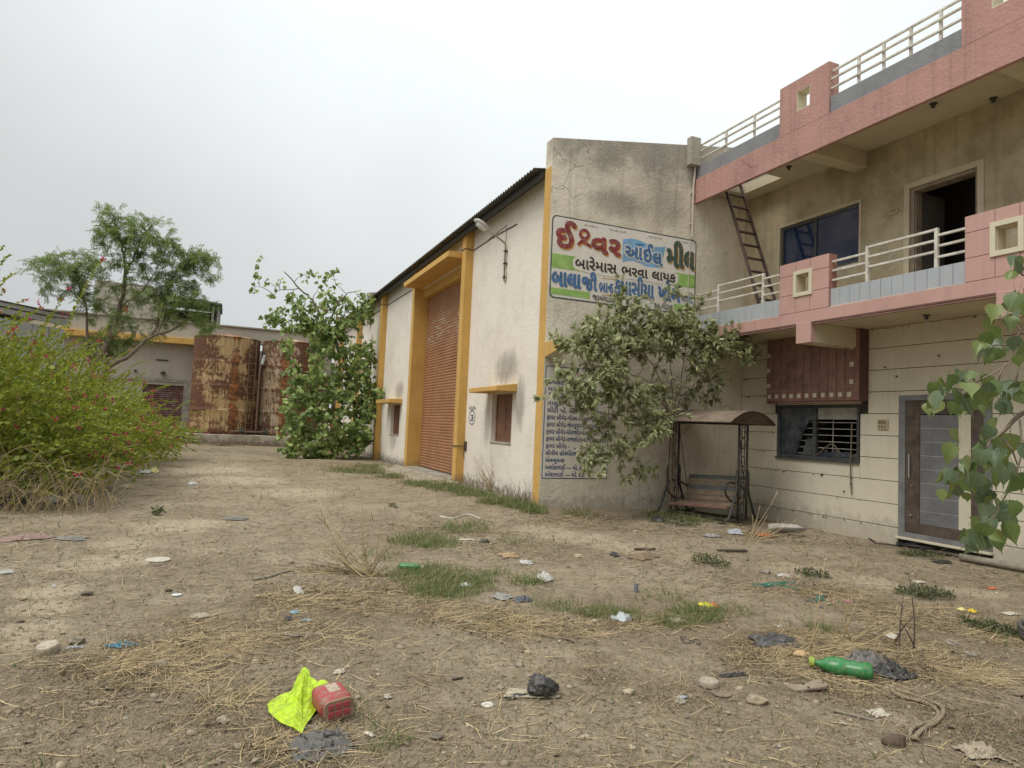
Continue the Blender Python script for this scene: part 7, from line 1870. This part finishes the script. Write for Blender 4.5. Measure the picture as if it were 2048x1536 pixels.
# cable coil by the door
g = ground_at(1848, 1098); mb = MB()
for i in range(7):
    r = .22 + .05 * i * RNG.random(); ox, oy = RNG.normal() * .05, RNG.normal() * .05; a0 = RNG.uniform(0, 6)
    mb.tube([(ox + r * 1.15 * math.cos(a + a0), oy + r * .8 * math.sin(a + a0), .02 + .012 * i + .01 * math.sin(3 * a)) for a in [2 * math.pi * j / 26 for j in range(27)]], .011, 5)
for (ox, oz, r) in ((-.05, .16, .16), (.10, .13, .15), (.22, .1, .13)):
    mb.tube([(ox + r * math.cos(a), oy + .04 * math.sin(a), oz + r * .9 * math.sin(a)) for a in [2 * math.pi * j / 22 for j in range(23)]], .011, 5)
mb.tube([(-.3, 0, .02), (-.5, .1, .02), (-.75, .05, .03), (-.82, .12, .1), (-.7, .16, .04)], .01, 5)
put('cable_coil', mb.mesh('cable_coil', M_BLACK, True), 1848, 1098, 'tangled coil of black cable on the ground under the door', 'cable', rot=-.6)
mb = MB(); g = ground_at(2040, 1300)
for i in range(3): mb.tube([(.5 * math.cos(a), .42 * math.sin(a), .03 + .03 * i) for a in [2 * math.pi * j / 30 for j in range(31)]], .02, 6)
put('hose', mb.mesh('hose', plain('dark grey hose', (.09, .085, .075), .3, 9, .7), True), 2172, 1290, 'dark coiled hose at the right edge of the yard', 'hose')
# pale boat shaped sheet by the swing
s = pxm(1575, 1068); V, F = [], []
for j in range(9):
    for i in range(17):
        u_, v_ = i / 16 * 2 - 1, j / 8 * 2 - 1; wd_ = math.sqrt(max(0, 1 - u_ * u_)) ** .8
        V.append((u_ * 37 * s, v_ * wd_ * 26 * s, .025 + .13 * abs(v_) ** 2 * wd_ + .05 * u_ * u_ + .02))
for j in range(8):
    for i in range(16): a = j * 17 + i; F.append((a, a + 1, a + 18, a + 17))
me = bpy.data.meshes.new('curved_sheet'); me.from_pydata(V, [], F); me.materials.append(lum('pale grey sheet', (.42, .40, .36), rough=.6, dirt=(.2, .17, .13), damt=.4)); me.polygons.foreach_set('use_smooth', [True] * len(F))
o = put('curved_sheet', me, 1575, 1070, 'pale curved boat shaped sheet by the foot of the house wall', 'sheet', rot=-.35); md = o.modifiers.new('t', 'SOLIDIFY'); md.thickness = .008
# tangled strings
def tangle(name, px, py, w_, n_, r, mat, label, cat):
    s = pxm(px, py, w_); mb = MB()
    for _ in range(n_):
        p0 = np.array([RNG.uniform(-.3, .3) * s, RNG.uniform(-.2, .2) * s * 1.2]); pts = []
        a = RNG.uniform(0, 6.28)
        for k in range(7):
            pts.append((p0[0], p0[1], .008 + .012 * RNG.random())); a += RNG.normal() * .7; p0 = p0 + np.array([math.cos(a), math.sin(a) * .6]) * s * .11
        mb.tube(pts, r, 4)
    put(name, mb.mesh(name, mat, weld=False), px, py, label, cat)
tangle('blue_string', 240, 1294, 44, 16, .0035, lum('blue string', (.10, .26, .36)), 'tangle of torn blue string in the left straw', 'string')
tangle('green_net', 1545, 1172, 84, 16, .005, lum('green net string', (.05, .22, .16)), 'torn green net string in the straw, nearer the house window', 'net')
tangle('green_net', 1655, 1202, 60, 8, .005, lum('green net string', (.05, .22, .16)), 'loose green net string by the pink lid', 'net')
tangle('wire', 155, 1297, 26, 6, .003, lum('pale blue paper', (.5, .53, .58)), 'pale blue shreds in front of the large flat stone', 'paper')

# --- dry stalk clumps and single standing weeds
def stalks(name, px, py, specs, label, mat=M_CANE, r=.006, cat='dry plant'):
    """specs: photo end points of each stalk"""
    g = ground_at(px, py); dep = depth_of(g); mb = MB(); f_ = R3[2]
    for (ex, ey) in specs:
        d_ = ray(ex, ey); t = (dep + RNG.normal() * .08) / float(f_ @ d_); e = np.array([d_[0] * t, d_[1] * t, EYE + d_[2] * t])
        gz_ = float(gz(e[0], e[1])); e[2] = max(e[2], gz_ + .02)
        b0 = np.array(g) + np.array([RNG.normal() * .06, RNG.normal() * .06, -.02]); L = np.linalg.norm(e - b0); bend = RNG.normal(size=3) * .05 * L
        pts = [tuple(b0 + (e - b0) * s + bend * math.sin(math.pi * s)) for s in np.linspace(0, 1, 7)]
        mb.tube(pts, [r * (1.2 - .8 * i / 6) for i in range(7)], 5)
        if RNG.random() < .5:
            k = 3 + int(RNG.random() * 2); q = np.array(pts[k]); mb.tube([tuple(q), tuple(q + (e - b0) * .18 + RNG.normal(size=3) * .05 * L), tuple(q + (e - b0) * .3 + RNG.normal(size=3) * .1 * L)], r * .5, 4)
    return obj(name, mb.mesh(name, mat, True, weld=False), None, label=label, cat=cat)
stalks('dry_stalks', 735, 1152, [(640, 1000), (650, 1035), (605, 1075), (645, 1080), (640, 1095), (668, 1050), (700, 1090), (655, 1110), (770, 1130), (640, 1150), (600, 1165), (620, 1190), (560, 1210), (795, 1125), (690, 1140), (720, 1100), (760, 1180), (800, 1160), (650, 1170), (600, 1200), (585, 1225), (680, 1120), (758, 1060), (725, 1010), (850, 1150), (700, 1180), (640, 1185), (575, 1140)], 'clump of long tan dry stalks fanning left beside the grass', r=.009)
stalks('dry_stalks', 735, 1150, [(RNG.uniform(560, 830), RNG.uniform(1090, 1200)) for _ in range(40)], 'low tangle of dry straw at the root of the long stalks', M_CANE2, .005)
stalks('dry_stalks', 1615, 1300, [(1650, 1120), (1662, 1180), (1600, 1310), (1700, 1290), (1800, 1315), (1560, 1315), (1690, 1330)], 'bent tan weed stem in front of the green bottle', r=.006)
stalks('dry_stalks', 1690, 1285, [(1715, 1118), (1730, 1120), (1725, 1180), (1760, 1240), (1660, 1260), (1745, 1270), (1800, 1240), (1820, 1220)], 'pair of thin tan weed stems right of the bent stem', r=.005)
stalks('dry_stalks', 1812, 1295, [(1818, 1150), (1806, 1190), (1790, 1230), (1830, 1230)], 'dark brown upright weed stem in the right straw', M_DKWOOD, .006)
stalks('dry_stalks', 1500, 1082, [(1555, 985), (1535, 1030), (1580, 1040), (1520, 1010), (1560, 1050), (1450, 1045), (1505, 1030), (1600, 1035), (1440, 1060), (1620, 1060), (1545, 1060)], 'branchy dry tan weed at the right foot of the swing', r=.007)
stalks('dry_stalks', 990, 985, [(RNG.uniform(940, 1030), RNG.uniform(905, 960)) for _ in range(46)], 'fine tan dry weed against the white wall under the window', M_CANE, .005)
stalks('dry_stalks', 1045, 1008, [(RNG.uniform(1020, 1070), RNG.uniform(955, 1000)) for _ in range(22)], 'short dry weed by the ochre corner of the warehouse', M_CANE2, .004)
stalks('dry_stalks', 905, 968, [(880, 930), (865, 945), (895, 940), (885, 950), (925, 940), (850, 960)], 'few dry stems at the foot of the shutter pilaster', M_CANE, .005)
stalks('dry_stalks', 440, 892, [(RNG.uniform(375, 520), RNG.uniform(868, 890)) for _ in range(70)], 'dry grass fringe along the tank plinth', M_CANE2, .007)
stalks('dry_stalks', 590, 905, [(RNG.uniform(555, 640), RNG.uniform(875, 905)) for _ in range(60)], 'dry grass heap between plinth and sapling', M_CANE, .007)
stalks('dry_stalks', 690, 915, [(RNG.uniform(660, 720), RNG.uniform(885, 915)) for _ in range(40)], 'dry grass tuft under the sapling', M_CANE, .006)
# leafy ground weeds
def weed(px, py, w_, d_, h_, n_, label, mat=None, leaf=.035, name='weed'):
    s = pxm(px, py); g = ground_at(px, py); k = n_
    a = RNG.uniform(0, 6.28, k); rr = np.sqrt(RNG.random(k)); x = g.x + rr * np.cos(a) * w_ * s / 2 * .9; y = g.y + rr * np.sin(a) * d_ * s
    z = gz(x, y) + .01 + h_ * RNG.random(k) * (1 - rr * .6)
    mb = MB()
    for i in range(0, k, 14): mb.tube([(g.x + RNG.normal() * w_ * s * .1, g.y, float(gz(g.x, g.y))), (x[i], y[i], z[i])], .003, 4)
    me = scatter_mesh(name, *LEAF_LANCE, np.stack([x, y, z], 1), frame_from(rand_unit(k) + np.array([0, 0, .4]), rand_unit(k) + np.array([0, 0, .8])), RNG.uniform(.6, 1.5, k) * leaf, mat or L_WEED)
    t = thing('weed_patch', label, 'weed', tuple(g)); obj('leaf_mass', me, t, kind='stuff'); obj('stem', mb.mesh('stem', M_STEM, weld=False), t, kind='stuff')
L_WEED = leafmat('weed leaf', (.115, .135, .055), (.06, .08, .035), (.2, .15, .08), .2, .6, .06)
weed(1420, 1127, 84, 45, .10, 420, 'low dark green weed mat in the dirt before the swing')
weed(1850, 1192, 120, 50, .09, 600, 'low green weed mat before the house door')
weed(1625, 1152, 70, 40, .09, 320, 'low weed mat before the broken window')
weed(1985, 1262, 80, 60, .08, 420, 'grey green weed mat at the right edge')
weed(1840, 1112, 130, 30, .10, 520, 'green weed strip below the cable coil')
weed(314, 1030, 22, 20, .16, 70, 'single small green seedling on the track', leaf=.06)
weed(785, 1015, 16, 20, .08, 40, 'tiny green seedling on the far track', leaf=.05)
weed(1360, 1050, 90, 40, .08, 300, 'green weeds under the front of the swing')

# repeats share a group phrase
_cnt = {}
for o in SC.objects:
    if o.parent is None and o.get('label'): _cnt.setdefault(o.name.split('.')[0], []).append(o)
for nm, lst in _cnt.items():
    if len(lst) > 1:
        for o in lst:
            if not o.get('group'): o['group'] = {'oil_tank': 'rusty oil tanks on the plinth', 'dry_stalks': 'dry plants standing in the yard'}.get(nm, nm.replace('_', ' ') + ' pieces lying in the yard')
